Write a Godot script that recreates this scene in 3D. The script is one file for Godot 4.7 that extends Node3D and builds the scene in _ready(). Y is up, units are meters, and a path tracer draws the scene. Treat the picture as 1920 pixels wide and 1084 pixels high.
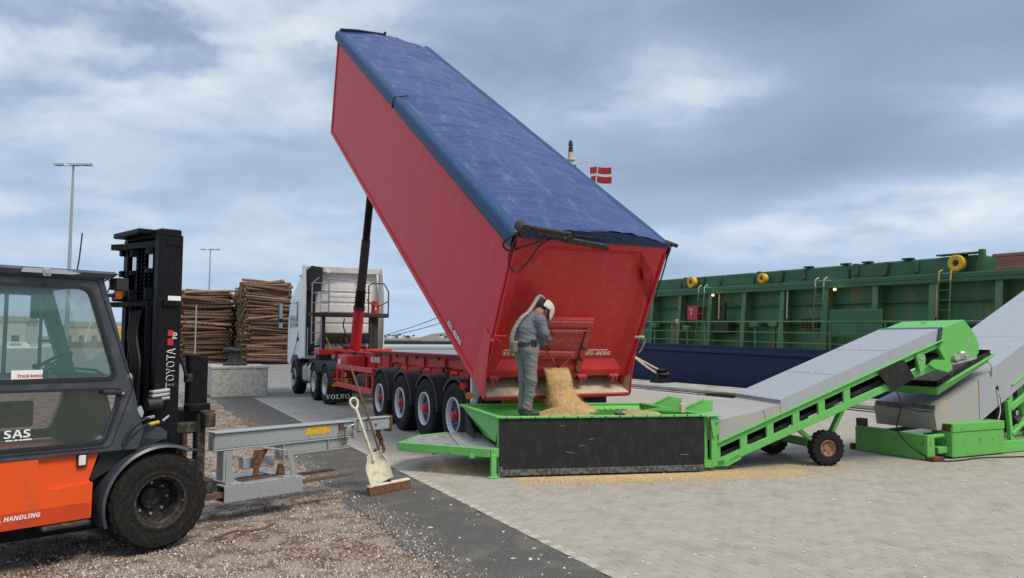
extends Node3D

const YAW := 0.454
var M := {}
var used := {}
var rng := RandomNumberGenerator.new()

# ---------------------------------------------------------------- mesh collector
class MB:
	var V := PackedVector3Array()
	var N := PackedVector3Array()
	var C := PackedColorArray()
	var col := Color(1, 1, 1)
	func tri(a: Vector3, b: Vector3, c: Vector3):
		var n := (b - a).cross(c - a).normalized()
		V.append(a); V.append(c); V.append(b)
		for k in 3:
			N.append(n); C.append(col)
	func trin(a: Vector3, b: Vector3, c: Vector3, na: Vector3, nb: Vector3, nc: Vector3):
		V.append(a); V.append(c); V.append(b)
		N.append(na); N.append(nc); N.append(nb)
		for k in 3: C.append(col)
	func quad(a: Vector3, b: Vector3, c: Vector3, d: Vector3):   # anticlockwise seen from outside
		tri(a, b, c); tri(a, c, d)
	func box(c: Vector3, s: Vector3, bs := Basis.IDENTITY, bev := 0.0):
		var h := s * 0.5
		var e: float = min(bev, min(h.x, min(h.y, h.z)) * 0.6)
		if e <= 0.0:
			var p := []
			for i in 8:
				p.append(c + bs * Vector3(h.x if i & 1 else -h.x, h.y if i & 2 else -h.y, h.z if i & 4 else -h.z))
			quad(p[0], p[4], p[6], p[2]); quad(p[1], p[3], p[7], p[5])
			quad(p[0], p[1], p[5], p[4]); quad(p[2], p[6], p[7], p[3])
			quad(p[0], p[2], p[3], p[1]); quad(p[4], p[5], p[7], p[6])
			return
		# chamfered box: three points per corner
		var P := {}
		for i in 8:
			var sg := Vector3(1 if i & 1 else -1, 1 if i & 2 else -1, 1 if i & 4 else -1)
			for a in 3:
				var v := Vector3.ZERO
				for k in 3:
					v[k] = sg[k] * (h[k] if k == a else h[k] - e)
				P[i * 3 + a] = c + bs * v
		for a in 3:
			var b1 := (a + 1) % 3
			var b2 := (a + 2) % 3
			for sgn in [0, 1]:
				var o: int = sgn << a
				var q := [P[o * 3 + a], P[(o | (1 << b1)) * 3 + a], P[(o | (1 << b1) | (1 << b2)) * 3 + a], P[(o | (1 << b2)) * 3 + a]]
				if sgn: quad(q[0], q[1], q[2], q[3])
				else: quad(q[0], q[3], q[2], q[1])
			for m in 4:
				var i0 := ((m & 1) << b1) | ((m >> 1) << b2)
				var i1 := i0 | (1 << a)
				out_quad(P[i0 * 3 + b1], P[i1 * 3 + b1], P[i1 * 3 + b2], P[i0 * 3 + b2], c)
		for i in 8:
			out_tri(P[i * 3], P[i * 3 + 1], P[i * 3 + 2], c)
	func out_tri(a: Vector3, b: Vector3, c: Vector3, o: Vector3):
		if (b - a).cross(c - a).dot((a + b + c) / 3.0 - o) < 0: tri(a, c, b)
		else: tri(a, b, c)
	func out_quad(a: Vector3, b: Vector3, c: Vector3, d: Vector3, o: Vector3):
		if (b - a).cross(c - a).dot((a + b + c + d) / 4.0 - o) < 0: quad(a, d, c, b)
		else: quad(a, b, c, d)
	func beam(p: Vector3, q: Vector3, w: float, h: float, up := Vector3.UP, bev := 0.0):  # w across, h along up
		var z := (q - p).normalized()
		if absf(z.dot(up)) > 0.98: up = Vector3.RIGHT if absf(z.x) < 0.9 else Vector3.BACK
		var x := up.cross(z).normalized()
		var y := z.cross(x)
		box((p + q) * 0.5, Vector3(w, h, p.distance_to(q)), Basis(x, y, z), bev)
	static func frame(d: Vector3) -> Array:
		var z := d.normalized()
		var x := (Vector3.UP if absf(z.y) < 0.9 else Vector3.RIGHT).cross(z).normalized()
		return [x, z.cross(x), z]
	func cyl(p: Vector3, q: Vector3, r0: float, r1 := -1.0, n := 14, caps := true):
		if r1 < 0: r1 = r0
		var f := MB.frame(q - p)
		var sl := (r0 - r1) / p.distance_to(q)
		for i in n:
			var a := TAU * i / n
			var b := TAU * (i + 1) / n
			var da: Vector3 = f[0] * cos(a) + f[1] * sin(a)
			var db: Vector3 = f[0] * cos(b) + f[1] * sin(b)
			var na: Vector3 = (da + f[2] * sl).normalized()
			var nb: Vector3 = (db + f[2] * sl).normalized()
			trin(p + da * r0, p + db * r0, q + db * r1, na, nb, nb)
			trin(p + da * r0, q + db * r1, q + da * r1, na, nb, na)
			if caps:
				tri(q, q + da * r1, q + db * r1); tri(p, p + db * r0, p + da * r0)
	func tube(pts: Array, r: float, n := 8, caps := true):
		var rings := []
		var prev := Vector3.ZERO
		for i in pts.size():
			var d: Vector3 = (pts[min(i + 1, pts.size() - 1)] - pts[max(i - 1, 0)]).normalized()
			var x := prev
			if i == 0: x = MB.frame(d)[0]
			x = (x - d * x.dot(d)).normalized()
			prev = x
			var y := d.cross(x)
			var ring := []
			for k in n:
				var a := TAU * k / n
				ring.append(pts[i] + (x * cos(a) + y * sin(a)) * r)
			rings.append(ring)
		grid(rings, false, true)
		if caps:
			var a0: Array = rings[0]
			var a1: Array = rings[-1]
			for k in n:
				tri(pts[0], a0[(k + 1) % n], a0[k]); tri(pts[-1], a1[k], a1[(k + 1) % n])
	# smooth grid of points g[i][j]; anticlockwise outward when j runs anticlockwise about i's direction
	func grid(g: Array, ci := false, cj := false, flip := false):
		var ni := g.size()
		var nj: int = g[0].size()
		var nn := []
		for i in ni:
			var row := []
			for j in nj:
				var i0 := (i - 1 + ni) % ni if ci else maxi(i - 1, 0)
				var i1 := (i + 1) % ni if ci else mini(i + 1, ni - 1)
				var j0 := (j - 1 + nj) % nj if cj else maxi(j - 1, 0)
				var j1 := (j + 1) % nj if cj else mini(j + 1, nj - 1)
				var n: Vector3 = (g[i][j1] - g[i][j0]).cross(g[i1][j] - g[i0][j]).normalized()
				row.append(-n if flip else n)
			nn.append(row)
		for i in (ni if ci else ni - 1):
			for j in (nj if cj else nj - 1):
				var i1 := (i + 1) % ni
				var j1 := (j + 1) % nj
				if flip:
					trin(g[i][j], g[i1][j], g[i1][j1], nn[i][j], nn[i1][j], nn[i1][j1])
					trin(g[i][j], g[i1][j1], g[i][j1], nn[i][j], nn[i1][j1], nn[i][j1])
				else:
					trin(g[i][j], g[i][j1], g[i1][j1], nn[i][j], nn[i][j1], nn[i1][j1])
					trin(g[i][j], g[i1][j1], g[i1][j], nn[i][j], nn[i1][j1], nn[i1][j])
	# profile of Vector2(radius, along axis), flat bands with smooth circumference
	func lathe(prof: Array, o: Vector3, ax: Vector3, n := 32, a0 := 0.0, a1 := TAU):
		var f := MB.frame(ax)
		for k in prof.size() - 1:
			var p: Vector2 = prof[k]
			var q: Vector2 = prof[k + 1]
			var t := q - p
			if t.length() < 1e-6: continue
			var nr := t.y
			var nz := -t.x
			var l := sqrt(nr * nr + nz * nz)
			nr /= l; nz /= l
			for i in n:
				var a := lerpf(a0, a1, float(i) / n)
				var b := lerpf(a0, a1, float(i + 1) / n)
				var da: Vector3 = f[0] * cos(a) + f[1] * sin(a)
				var db: Vector3 = f[0] * cos(b) + f[1] * sin(b)
				var na: Vector3 = da * nr + f[2] * nz
				var nb: Vector3 = db * nr + f[2] * nz
				var pa: Vector3 = o + da * p.x + f[2] * p.y
				var pb: Vector3 = o + db * p.x + f[2] * p.y
				var qa: Vector3 = o + da * q.x + f[2] * q.y
				var qb: Vector3 = o + db * q.x + f[2] * q.y
				if p.x > 1e-6: trin(pa, pb, qb, na, nb, nb)
				if q.x > 1e-6: trin(pa, qb, qa, na, nb, na)
	# polygon (Vector2 list) in plane o + ex*x + ey*y, extruded by the vector dz
	func prism(poly: Array, o: Vector3, ex: Vector3, ey: Vector3, dz: Vector3):
		var pp := PackedVector2Array(poly)
		var area := 0.0
		for i in pp.size():
			area += pp[i].cross(pp[(i + 1) % pp.size()])
		if area < 0: pp.reverse()
		var flip := ex.cross(ey).dot(dz) < 0
		var at := func(p: Vector2, k: float) -> Vector3: return o + ex * p.x + ey * p.y + dz * k
		var idx := Geometry2D.triangulate_polygon(pp)
		for i in range(0, idx.size(), 3):
			var a := pp[idx[i]]
			var b := pp[idx[i + 1]]
			var c := pp[idx[i + 2]]
			if (b - a).cross(c - a) < 0:
				var t := b
				b = c; c = t
			if flip:
				tri(at.call(a, 1.0), at.call(c, 1.0), at.call(b, 1.0)); tri(at.call(a, 0.0), at.call(b, 0.0), at.call(c, 0.0))
			else:
				tri(at.call(a, 1.0), at.call(b, 1.0), at.call(c, 1.0)); tri(at.call(a, 0.0), at.call(c, 0.0), at.call(b, 0.0))
		for i in pp.size():
			var a := pp[i]
			var b := pp[(i + 1) % pp.size()]
			if flip: quad(at.call(a, 0.0), at.call(a, 1.0), at.call(b, 1.0), at.call(b, 0.0))
			else: quad(at.call(a, 0.0), at.call(b, 0.0), at.call(b, 1.0), at.call(a, 1.0))
	# plate with an opening: outer and inner outlines of the same length (anticlockwise in ex,ey), ex x ey along dz
	func ring(outer: Array, inner: Array, o: Vector3, ex: Vector3, ey: Vector3, dz: Vector3):
		var n := outer.size()
		var at := func(p: Vector2, k: float) -> Vector3: return o + ex * p.x + ey * p.y + dz * k
		for i in n:
			var j := (i + 1) % n
			var a: Vector2 = outer[i]
			var b: Vector2 = outer[j]
			var c: Vector2 = inner[j]
			var d: Vector2 = inner[i]
			quad(at.call(a, 1.0), at.call(b, 1.0), at.call(c, 1.0), at.call(d, 1.0))
			quad(at.call(a, 0.0), at.call(d, 0.0), at.call(c, 0.0), at.call(b, 0.0))
			quad(at.call(a, 0.0), at.call(b, 0.0), at.call(b, 1.0), at.call(a, 1.0))
			quad(at.call(d, 0.0), at.call(d, 1.0), at.call(c, 1.0), at.call(c, 0.0))
	# convex solid between two rings of equal length (a below, b above)
	func hull2(a: Array, b: Array):
		var n := a.size()
		var o := Vector3.ZERO
		for i in n: o += a[i] + b[i]
		o /= 2.0 * n
		for i in n:
			var j := (i + 1) % n
			out_tri(a[i], a[j], b[j], o); out_tri(a[i], b[j], b[i], o)
		for i in range(1, n - 1):
			out_tri(a[0], a[i], a[i + 1], o); out_tri(b[0], b[i], b[i + 1], o)
	func sphere(c: Vector3, r: Vector3, nu := 12, nv := 8):
		var g := []
		for i in nv + 1:
			var t := PI * (1.0 - float(i) / nv)
			var row := []
			for j in nu:
				var a := -TAU * j / nu
				row.append(c + Vector3(r.x * sin(t) * cos(a), r.y * cos(t), r.z * sin(t) * sin(a)))
			g.append(row)
		for i in nv:
			for j in nu:
				var j1 := (j + 1) % nu
				var q := [g[i][j], g[i][j1], g[i + 1][j1], g[i + 1][j]]
				var nm := []
				for p in q:
					var d: Vector3 = p - c
					nm.append(Vector3(d.x / (r.x * r.x), d.y / (r.y * r.y), d.z / (r.z * r.z)).normalized())
				if i > 0: trin(q[0], q[1], q[2], nm[0], nm[1], nm[2])
				if i < nv - 1: trin(q[0], q[2], q[3], nm[0], nm[2], nm[3])
	func mesh() -> ArrayMesh:
		var m := ArrayMesh.new()
		var a := []
		a.resize(Mesh.ARRAY_MAX)
		a[Mesh.ARRAY_VERTEX] = V
		a[Mesh.ARRAY_NORMAL] = N
		a[Mesh.ARRAY_COLOR] = C
		m.add_surface_from_arrays(Mesh.PRIMITIVE_TRIANGLES, a)
		return m

func v3(x, y, z) -> Vector3: return Vector3(x, y, z)
func v2(x, y) -> Vector2: return Vector2(x, y)

# ---------------------------------------------------------------- naming and placing
func numbered(called: String) -> String:
	if not used.has(called):
		used[called] = 0
		return called
	used[called] += 1
	return "%s_%03d" % [called, used[called]]

func tag(o: Node, label := "", category := "", group := "", kind := ""):
	if label: o.set_meta("label", label)
	if category: o.set_meta("category", category)
	if group: o.set_meta("group", group)
	if kind: o.set_meta("kind", kind)
	return o

func thing(called: String, label: String, category: String, at := Vector3.ZERO, turn := 0.0, group := "") -> Node3D:
	var o := Node3D.new()
	o.name = numbered(called)
	add_child(o)
	o.position = at
	o.rotation.y = turn
	tag(o, label, category, group)
	return o

func put(mesh: Mesh, called: String, m: Material, parent: Node = self) -> MeshInstance3D:
	var o := MeshInstance3D.new()
	o.mesh = mesh
	o.material_override = m
	o.name = numbered(called) if parent == self else called
	parent.add_child(o, true)
	if called in ["wheel_nuts", "hatch_bolts", "rim_bolts", "mudguard_clips", "tread_lugs", "tread_bars", "bristles", "cover_cleats", "lift_chain"]: o.set_meta("kind", "stuff")
	return o

func obj(b: MB, called: String, m: Material, parent: Node = self) -> MeshInstance3D:
	return put(b.mesh(), called, m, parent)

func part_box(parent: Node, called: String, m: Material, c: Vector3, s: Vector3, bev := 0.006, bs := Basis.IDENTITY) -> MeshInstance3D:
	var b := MB.new()
	b.box(c, s, bs, bev)
	return obj(b, called, m, parent)

func part_beam(parent: Node, called: String, m: Material, p: Vector3, q: Vector3, w: float, h: float, up := Vector3.UP, bev := 0.004) -> MeshInstance3D:
	var b := MB.new()
	b.beam(p, q, w, h, up, bev)
	return obj(b, called, m, parent)

func part_cyl(parent: Node, called: String, m: Material, p: Vector3, q: Vector3, r: float, r1 := -1.0, n := 16) -> MeshInstance3D:
	var b := MB.new()
	b.cyl(p, q, r, r1, n)
	return obj(b, called, m, parent)

func part_tube(parent: Node, called: String, m: Material, pts: Array, r: float, n := 8) -> MeshInstance3D:
	var b := MB.new()
	b.tube(pts, r, n)
	return obj(b, called, m, parent)

func q3(x: float, y: float, z: float) -> Vector3:   # quay axes: x across the quay, z along it
	return Vector3(x, y, z).rotated(Vector3.UP, YAW)

# lettering: centre at `at`, facing +Z of `bs`, cap height about `high`
func words(parent: Node, text: String, m: Material, at: Vector3, bs: Basis, high: float, wide := 1.0, bold := true, serif := false, slant := 0.0, thin := 0.0, called := "lettering") -> MeshInstance3D:
	var f := SystemFont.new()
	f.font_names = PackedStringArray(["Droid Serif" if serif else "Droid Sans"])
	f.font_weight = 700 if bold else 400
	var use: Font = f
	if slant != 0.0 or thin != 0.0:
		var fv := FontVariation.new()
		fv.base_font = f
		fv.variation_embolden = thin
		fv.variation_transform = Transform2D(Vector2(1, slant), Vector2(0, 1), Vector2.ZERO)
		use = fv
	var t := TextMesh.new()
	t.text = text
	t.font = use
	t.font_size = 32
	t.pixel_size = high / 23.0
	t.depth = 0.003
	t.curve_step = 2.0
	var o := put(t, called, m, parent)
	o.transform = Transform3D(bs * Basis.from_scale(Vector3(wide, 1, 1)), at)
	return o

func smooth_pts(pts: Array, n := 6) -> Array:
	var out := []
	for i in pts.size() - 1:
		var p0: Vector3 = pts[max(i - 1, 0)]
		var p1: Vector3 = pts[i]
		var p2: Vector3 = pts[i + 1]
		var p3: Vector3 = pts[min(i + 2, pts.size() - 1)]
		for k in n:
			var t := float(k) / n
			out.append(p1.cubic_interpolate(p2, p0, p3, t))
	out.append(pts[-1])
	return out

func round_poly(pts: Array, r: float, n := 4) -> Array:   # rounds the corners of a 2-D outline
	var out := []
	var s := pts.size()
	for i in s:
		var p: Vector2 = pts[i]
		var a: Vector2 = pts[(i - 1 + s) % s]
		var b: Vector2 = pts[(i + 1) % s]
		var ra: float = min(r, p.distance_to(a) * 0.45)
		var rb: float = min(r, p.distance_to(b) * 0.45)
		var pa := p + (a - p).normalized() * ra
		var pb := p + (b - p).normalized() * rb
		for k in n + 1:
			var t := float(k) / n
			out.append(pa.lerp(p, t).lerp(p.lerp(pb, t), t))
	return out

# ---------------------------------------------------------------- materials
func lin(r: float, g: float, b: float) -> Color: return Color(r, g, b).linear_to_srgb()

func noise_bytes(freq: float, seed_: int, w: int, h: int, oct := 4, type := FastNoiseLite.TYPE_SIMPLEX_SMOOTH) -> PackedByteArray:
	var f := FastNoiseLite.new()
	f.seed = seed_
	f.noise_type = type
	f.frequency = freq
	f.fractal_octaves = oct
	var im := f.get_seamless_image(w, h, false, false, 0.15)
	im.convert(Image.FORMAT_L8)
	return im.get_data()

# colour texture: base mixed towards `spot` where a coarse noise is high, and grained by a fine noise
func paint(base: Color, spot: Color, seed_: int, coarse: float, lo: float, hi: float, grain: float, fine := 0.12, stretch := 1, size := 256, most := 1.0) -> ImageTexture:
	var w := size
	var h := size
	var a := noise_bytes(coarse, seed_, w, h / stretch)
	var b := noise_bytes(fine, seed_ + 7, w, h / stretch, 3)
	var out := PackedByteArray()
	out.resize(w * h * 3)
	var c0 := base.srgb_to_linear()
	var c1 := spot.srgb_to_linear()
	for y in h:
		for x in w:
			var i := (y / stretch) * w + x
			var t := smoothstep(lo, hi, a[i] / 255.0 + (b[i] / 255.0 - 0.5) * 0.35) * most
			var g := 1.0 + (b[i] / 255.0 - 0.5) * grain
			var c := Color(lerpf(c0.r, c1.r, t) * g, lerpf(c0.g, c1.g, t) * g, lerpf(c0.b, c1.b, t) * g).linear_to_srgb()
			var o := (y * w + x) * 3
			out[o] = clampi(int(c.r * 255.0), 0, 255)
			out[o + 1] = clampi(int(c.g * 255.0), 0, 255)
			out[o + 2] = clampi(int(c.b * 255.0), 0, 255)
	return ImageTexture.create_from_image(Image.create_from_data(w, h, false, Image.FORMAT_RGB8, out))

func bumps(seed_: int, freq: float, strength: float, size := 256, oct := 4, stretch := 1) -> ImageTexture:
	var d := noise_bytes(freq, seed_, size, size / stretch, oct)
	var im := Image.create_from_data(size, size / stretch, false, Image.FORMAT_L8, d)
	if stretch > 1: im.resize(size, size, Image.INTERPOLATE_CUBIC)
	im.convert(Image.FORMAT_RGBA8)
	im.bump_map_to_normal_map(strength)
	return ImageTexture.create_from_image(im)

func creases(seed_: int, strength: float) -> ImageTexture:   # folds that run across u
	var f := FastNoiseLite.new()
	f.seed = seed_; f.frequency = 0.022; f.fractal_type = FastNoiseLite.FRACTAL_RIDGED; f.fractal_octaves = 2
	f.domain_warp_enabled = true; f.domain_warp_amplitude = 8.0; f.domain_warp_frequency = 0.012
	var im := f.get_seamless_image(40, 512, false, false, 0.2)
	im.resize(512, 512, Image.INTERPOLATE_CUBIC)
	im.convert(Image.FORMAT_RGBA8)
	im.bump_map_to_normal_map(strength)
	return ImageTexture.create_from_image(im)

func mat(c: Color, rough := 0.6, metal := 0.0, spec := 0.5) -> StandardMaterial3D:
	var m := StandardMaterial3D.new()
	m.albedo_color = c
	m.roughness = rough
	m.metallic = metal
	m.metallic_specular = spec
	return m

func tmat(tex: Texture2D, per_m: float, rough := 0.6, nrm: Texture2D = null, nscale := 1.0, metal := 0.0) -> StandardMaterial3D:
	var m := mat(Color(1, 1, 1), rough, metal)
	m.albedo_texture = tex
	m.uv1_triplanar = true
	m.uv1_triplanar_sharpness = 4.0
	m.uv1_scale = Vector3(per_m, per_m, per_m)
	if nrm:
		m.normal_enabled = true
		m.normal_texture = nrm
		m.normal_scale = nscale
	return m

# ---------------------------------------------------------------- sky
func make_sky() -> PanoramaSkyMaterial:
	var w := 2048
	var h := 1024
	var n1 := FastNoiseLite.new()
	n1.seed = 11; n1.frequency = 0.33; n1.fractal_octaves = 5; n1.fractal_gain = 0.52
	n1.domain_warp_enabled = true; n1.domain_warp_amplitude = 0.9; n1.domain_warp_frequency = 0.5
	var n2 := FastNoiseLite.new()
	n2.seed = 37; n2.frequency = 1.5; n2.fractal_octaves = 5; n2.fractal_gain = 0.55
	n2.domain_warp_enabled = true; n2.domain_warp_amplitude = 0.35; n2.domain_warp_frequency = 1.2
	# cloud banks: azimuth (degrees, 0 ahead), elevation, spread, spread, weight (dark below zero)
	var banks := [[24.0, 13.0, 12.5, 5.0, -0.82], [19.0, 23.5, 5.0, 2.6, -0.6], [13.5, 17.5, 6.5, 3.4, 0.8], [33.0, 15.0, 6.0, 2.2, 0.8], [30.0, 8.8, 11.0, 1.9, 0.9],
		[-28.0, 21.0, 11.0, 5.0, 0.75], [-20.0, 12.5, 14.0, 3.0, -0.34], [-8.0, 25.0, 8.0, 4.0, 0.15], [18.0, 7.0, 6.0, 1.0, 0.45], [2.0, 22.0, 7.0, 5.0, -0.2], [10.0, 10.0, 6.0, 3.0, -0.25], [70.0, 18.0, 25.0, 8.0, -0.5], [-75.0, 15.0, 25.0, 8.0, 0.4]]
	var f := PackedFloat32Array()
	f.resize(w * h * 3)
	for y in h:
		var el := (0.5 - (y + 0.5) / h) * PI
		var eld := rad_to_deg(el)
		var up := sin(el)
		var near := banks.filter(func(c): return absf(eld - c[1]) < 3.0 * c[3])
		for x in w:
			var o := (y * w + x) * 3
			if up < -0.01:
				f[o] = 0.20; f[o + 1] = 0.22; f[o + 2] = 0.24
				continue
			var az := wrapf((x + 0.5) / w * TAU, -PI, PI)   # the panorama starts straight ahead (-z) and runs to the right
			var azd := rad_to_deg(az)
			var k := 1.0 / (up + 0.16)
			var px := sin(az) * cos(el) * k
			var pz := cos(az) * cos(el) * k
			var a := n1.get_noise_2d(px, pz * 1.1)
			var b := n2.get_noise_2d(px + 9.0, pz * 1.15)
			var bank := 0.0
			for c in near:
				var dx: float = (azd - c[0]) / c[2]
				var dy: float = (eld - c[1]) / c[3]
				var e := dx * dx + dy * dy
				if e < 9.0: bank += c[4] * exp(-e * 0.5)
			var v := a * 0.60 + b * 0.52 + bank * (0.95 + 1.2 * b)
			v = signf(v) * pow(absf(v), 0.9)
			v *= clampf((eld + 1.0) / 9.0, 0.3, 1.0)
			var t := clampf(eld / 26.0, 0.0, 1.0)
			var base := Color(0.405, 0.535, 0.700).lerp(Color(0.300, 0.385, 0.510), t)
			var c := base
			if v > 0: c = base.lerp(Color(0.72, 0.77, 0.82), minf(v * 0.95, 1.0))
			else: c = base.lerp(Color(0.130, 0.190, 0.285), minf(-v * 0.88, 1.0))
			var lift := 1.0 + 1.0 * clampf((up - 0.38) / 0.62, 0.0, 1.0)   # an overcast sky is brightest overhead
			f[o] = c.r * lift; f[o + 1] = c.g * lift; f[o + 2] = c.b * lift
	var im := Image.create_from_data(w, h, false, Image.FORMAT_RGBF, f.to_byte_array())
	var p := PanoramaSkyMaterial.new()
	p.panorama = ImageTexture.create_from_image(im)
	return p

func make_materials():
	M.red_side = tmat(paint(lin(0.66, 0.048, 0.062), lin(0.65, 0.064, 0.078), 3, 0.03, 0.4, 0.9, 0.06, 0.10, 8), 0.5, 0.42)
	M.red_door = tmat(paint(lin(0.64, 0.024, 0.034), lin(0.63, 0.05, 0.055), 5, 0.02, 0.45, 0.95, 0.06), 0.9, 0.38)
	M.red_frame = tmat(paint(lin(0.62, 0.035, 0.024), lin(0.46, 0.045, 0.035), 6, 0.03, 0.5, 0.9, 0.15), 0.8, 0.45)
	M.red_bright = mat(lin(0.5, 0.02, 0.03), 0.4)
	M.tarp = tmat(paint(lin(0.027, 0.050, 0.175), lin(0.14, 0.165, 0.25), 8, 0.02, 0.52, 1.10, 0.18, 0.12, 4, 512, 0.6), 0.30, 0.33)
	M.tarp.metallic_specular = 0.5
	M.tarp_edge = tmat(paint(lin(0.022, 0.062, 0.155), lin(0.045, 0.09, 0.18), 9, 0.04, 0.5, 1.0, 0.15), 1.0, 0.5)
	M.tarp_edge.metallic_specular = 0.35
	M.red_side.metallic_specular = 0.28
	M.red_dusty = tmat(paint(lin(0.50, 0.055, 0.065), lin(0.50, 0.12, 0.11), 91, 0.03, 0.4, 0.9, 0.12), 1.5, 0.55)
	M.cream = tmat(paint(lin(0.60, 0.50, 0.36), lin(0.55, 0.40, 0.22), 10, 0.02, 0.4, 0.7, 0.2), 0.9, 0.6)
	M.green = tmat(paint(lin(0.145, 0.50, 0.115), lin(0.155, 0.45, 0.115), 12, 0.03, 0.4, 0.9, 0.10), 1.2, 0.42)
	M.green_worn = tmat(paint(lin(0.135, 0.45, 0.10), lin(0.20, 0.13, 0.06), 13, 0.025, 0.77, 0.84, 0.16), 0.9, 0.5)
	M.rubber = tmat(paint(lin(0.020, 0.020, 0.020), lin(0.05, 0.047, 0.043), 14, 0.02, 0.5, 0.85, 0.3), 0.9, 0.75)
	M.rubber_sheet = tmat(paint(lin(0.026, 0.0262, 0.0265), lin(0.040, 0.038, 0.036), 15, 0.03, 0.4, 1.0, 0.25, 0.1, 2), 0.8, 0.62)
	M.tyre = tmat(paint(lin(0.016, 0.016, 0.017), lin(0.035, 0.032, 0.03), 16, 0.05, 0.5, 1.0, 0.25), 1.5, 0.8)
	M.dusty_tyre = tmat(paint(lin(0.017, 0.016, 0.0155), lin(0.040, 0.035, 0.030), 18, 0.05, 0.45, 1.0, 0.3), 1.6, 0.85)
	M.dusty_cover = tmat(paint(lin(0.37, 0.375, 0.385), lin(0.44, 0.38, 0.29), 92, 0.02, 0.42, 0.85, 0.10), 0.7, 0.5)
	M.grey_cover = tmat(paint(lin(0.37, 0.39, 0.425), lin(0.41, 0.42, 0.44), 17, 0.03, 0.4, 1.0, 0.05), 0.7, 0.42)
	M.galv = tmat(paint(lin(0.40, 0.43, 0.44), lin(0.34, 0.365, 0.37), 19, 0.06, 0.35, 0.9, 0.12), 1.6, 0.42, null, 1.0, 0.35)
	M.alu = tmat(paint(lin(0.52, 0.51, 0.49), lin(0.30, 0.28, 0.25), 20, 0.02, 0.5, 0.8, 0.2), 1.2, 0.45, null, 1.0, 0.5)
	for k in ["rubber", "rubber_sheet", "tyre", "dusty_tyre"]: M[k].metallic_specular = 0.3
	M.chrome = mat(lin(0.75, 0.75, 0.76), 0.15, 1.0)
	M.slate = tmat(paint(lin(0.050, 0.060, 0.078), lin(0.075, 0.085, 0.105), 21, 0.02, 0.5, 0.85, 0.15), 0.9, 0.36)
	M.slate_bare = mat(lin(0.36, 0.39, 0.43), 0.5)
	M.orange = tmat(paint(lin(0.80, 0.095, 0.014), lin(0.60, 0.10, 0.03), 22, 0.014, 0.62, 0.85, 0.08), 0.8, 0.35)
	M.black = tmat(paint(lin(0.007, 0.0073, 0.010), lin(0.014, 0.0135, 0.014), 23, 0.05, 0.5, 0.9, 0.3), 1.3, 0.48)
	M.black.metallic_specular = 0.3
	M.black_plastic = mat(lin(0.018, 0.018, 0.02), 0.55)
	M.grimy = tmat(paint(lin(0.022, 0.02, 0.019), lin(0.09, 0.07, 0.05), 24, 0.03, 0.5, 0.8, 0.4), 1.6, 0.7)
	M.rust = tmat(paint(lin(0.16, 0.065, 0.03), lin(0.07, 0.035, 0.022), 25, 0.03, 0.4, 0.7, 0.4), 2.0, 0.85)
	M.fork_steel = tmat(paint(lin(0.11, 0.07, 0.05), lin(0.17, 0.075, 0.035), 26, 0.02, 0.45, 0.7, 0.35), 2.0, 0.7)
	M.white = mat(lin(0.78, 0.78, 0.77), 0.4)
	M.white_cab = tmat(paint(lin(0.80, 0.80, 0.78), lin(0.70, 0.69, 0.66), 27, 0.02, 0.5, 0.85, 0.06), 0.6, 0.35)
	M.white_rim = tmat(paint(lin(0.80, 0.79, 0.76), lin(0.55, 0.48, 0.40), 28, 0.03, 0.62, 0.85, 0.1), 2.0, 0.4)
	M.navy = mat(lin(0.012, 0.025, 0.10), 0.35)
	M.yellow = tmat(paint(lin(0.72, 0.42, 0.02), lin(0.45, 0.28, 0.05), 29, 0.03, 0.55, 0.75, 0.15), 2.0, 0.5)
	M.letter_white = mat(lin(0.85, 0.85, 0.84), 0.5)
	M.letter_red = mat(lin(0.5, 0.02, 0.03), 0.5)
	M.amber = mat(lin(0.75, 0.18, 0.01), 0.25)
	M.lamp_red = mat(lin(0.55, 0.01, 0.01), 0.2)
	M.lamp_white = mat(lin(0.75, 0.75, 0.75), 0.15)
	M.glass = mat(Color(0.50, 0.72, 0.71, 0.15), 0.03)
	M.glass.transparency = BaseMaterial3D.TRANSPARENCY_ALPHA
	M.glass_dark = mat(Color(0.22, 0.30, 0.28, 0.20), 0.04)
	M.glass_dark.transparency = BaseMaterial3D.TRANSPARENCY_ALPHA
	M.mirror_glass = mat(lin(0.55, 0.6, 0.62), 0.05, 1.0)
	M.concrete = tmat(paint(lin(0.52, 0.50, 0.44), lin(0.38, 0.36, 0.31), 30, 0.035, 0.4, 0.85, 0.25), 0.6, 0.85, bumps(31, 0.08, 4.0), 0.5)
	M.coping = tmat(paint(lin(0.38, 0.36, 0.32), lin(0.26, 0.24, 0.21), 32, 0.01, 0.45, 0.8, 0.2), 0.35, 0.85)
	M.asphalt = tmat(paint(lin(0.105, 0.098, 0.088), lin(0.15, 0.138, 0.12), 33, 0.008, 0.4, 0.8, 0.7, 0.35, 1, 512), 0.45, 0.9, bumps(34, 0.3, 6.0, 512), 0.9)
	M.yard_asphalt = tmat(paint(lin(0.215, 0.205, 0.19), lin(0.16, 0.15, 0.138), 35, 0.02, 0.4, 0.85, 0.25), 0.15, 0.9)
	M.gravel_bed = tmat(paint(lin(0.38, 0.31, 0.255), lin(0.20, 0.12, 0.085), 36, 0.012, 0.45, 0.72, 0.8, 0.3, 1, 512), 0.5, 0.95, bumps(37, 0.3, 8.0, 512), 1.0)
	M.joint_sand = tmat(paint(lin(0.46, 0.43, 0.35), lin(0.37, 0.34, 0.275), 38, 0.03, 0.4, 0.9, 0.3), 0.6, 0.95)
	M.water = mat(lin(0.045, 0.085, 0.105), 0.16)
	M.water.normal_enabled = true
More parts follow.
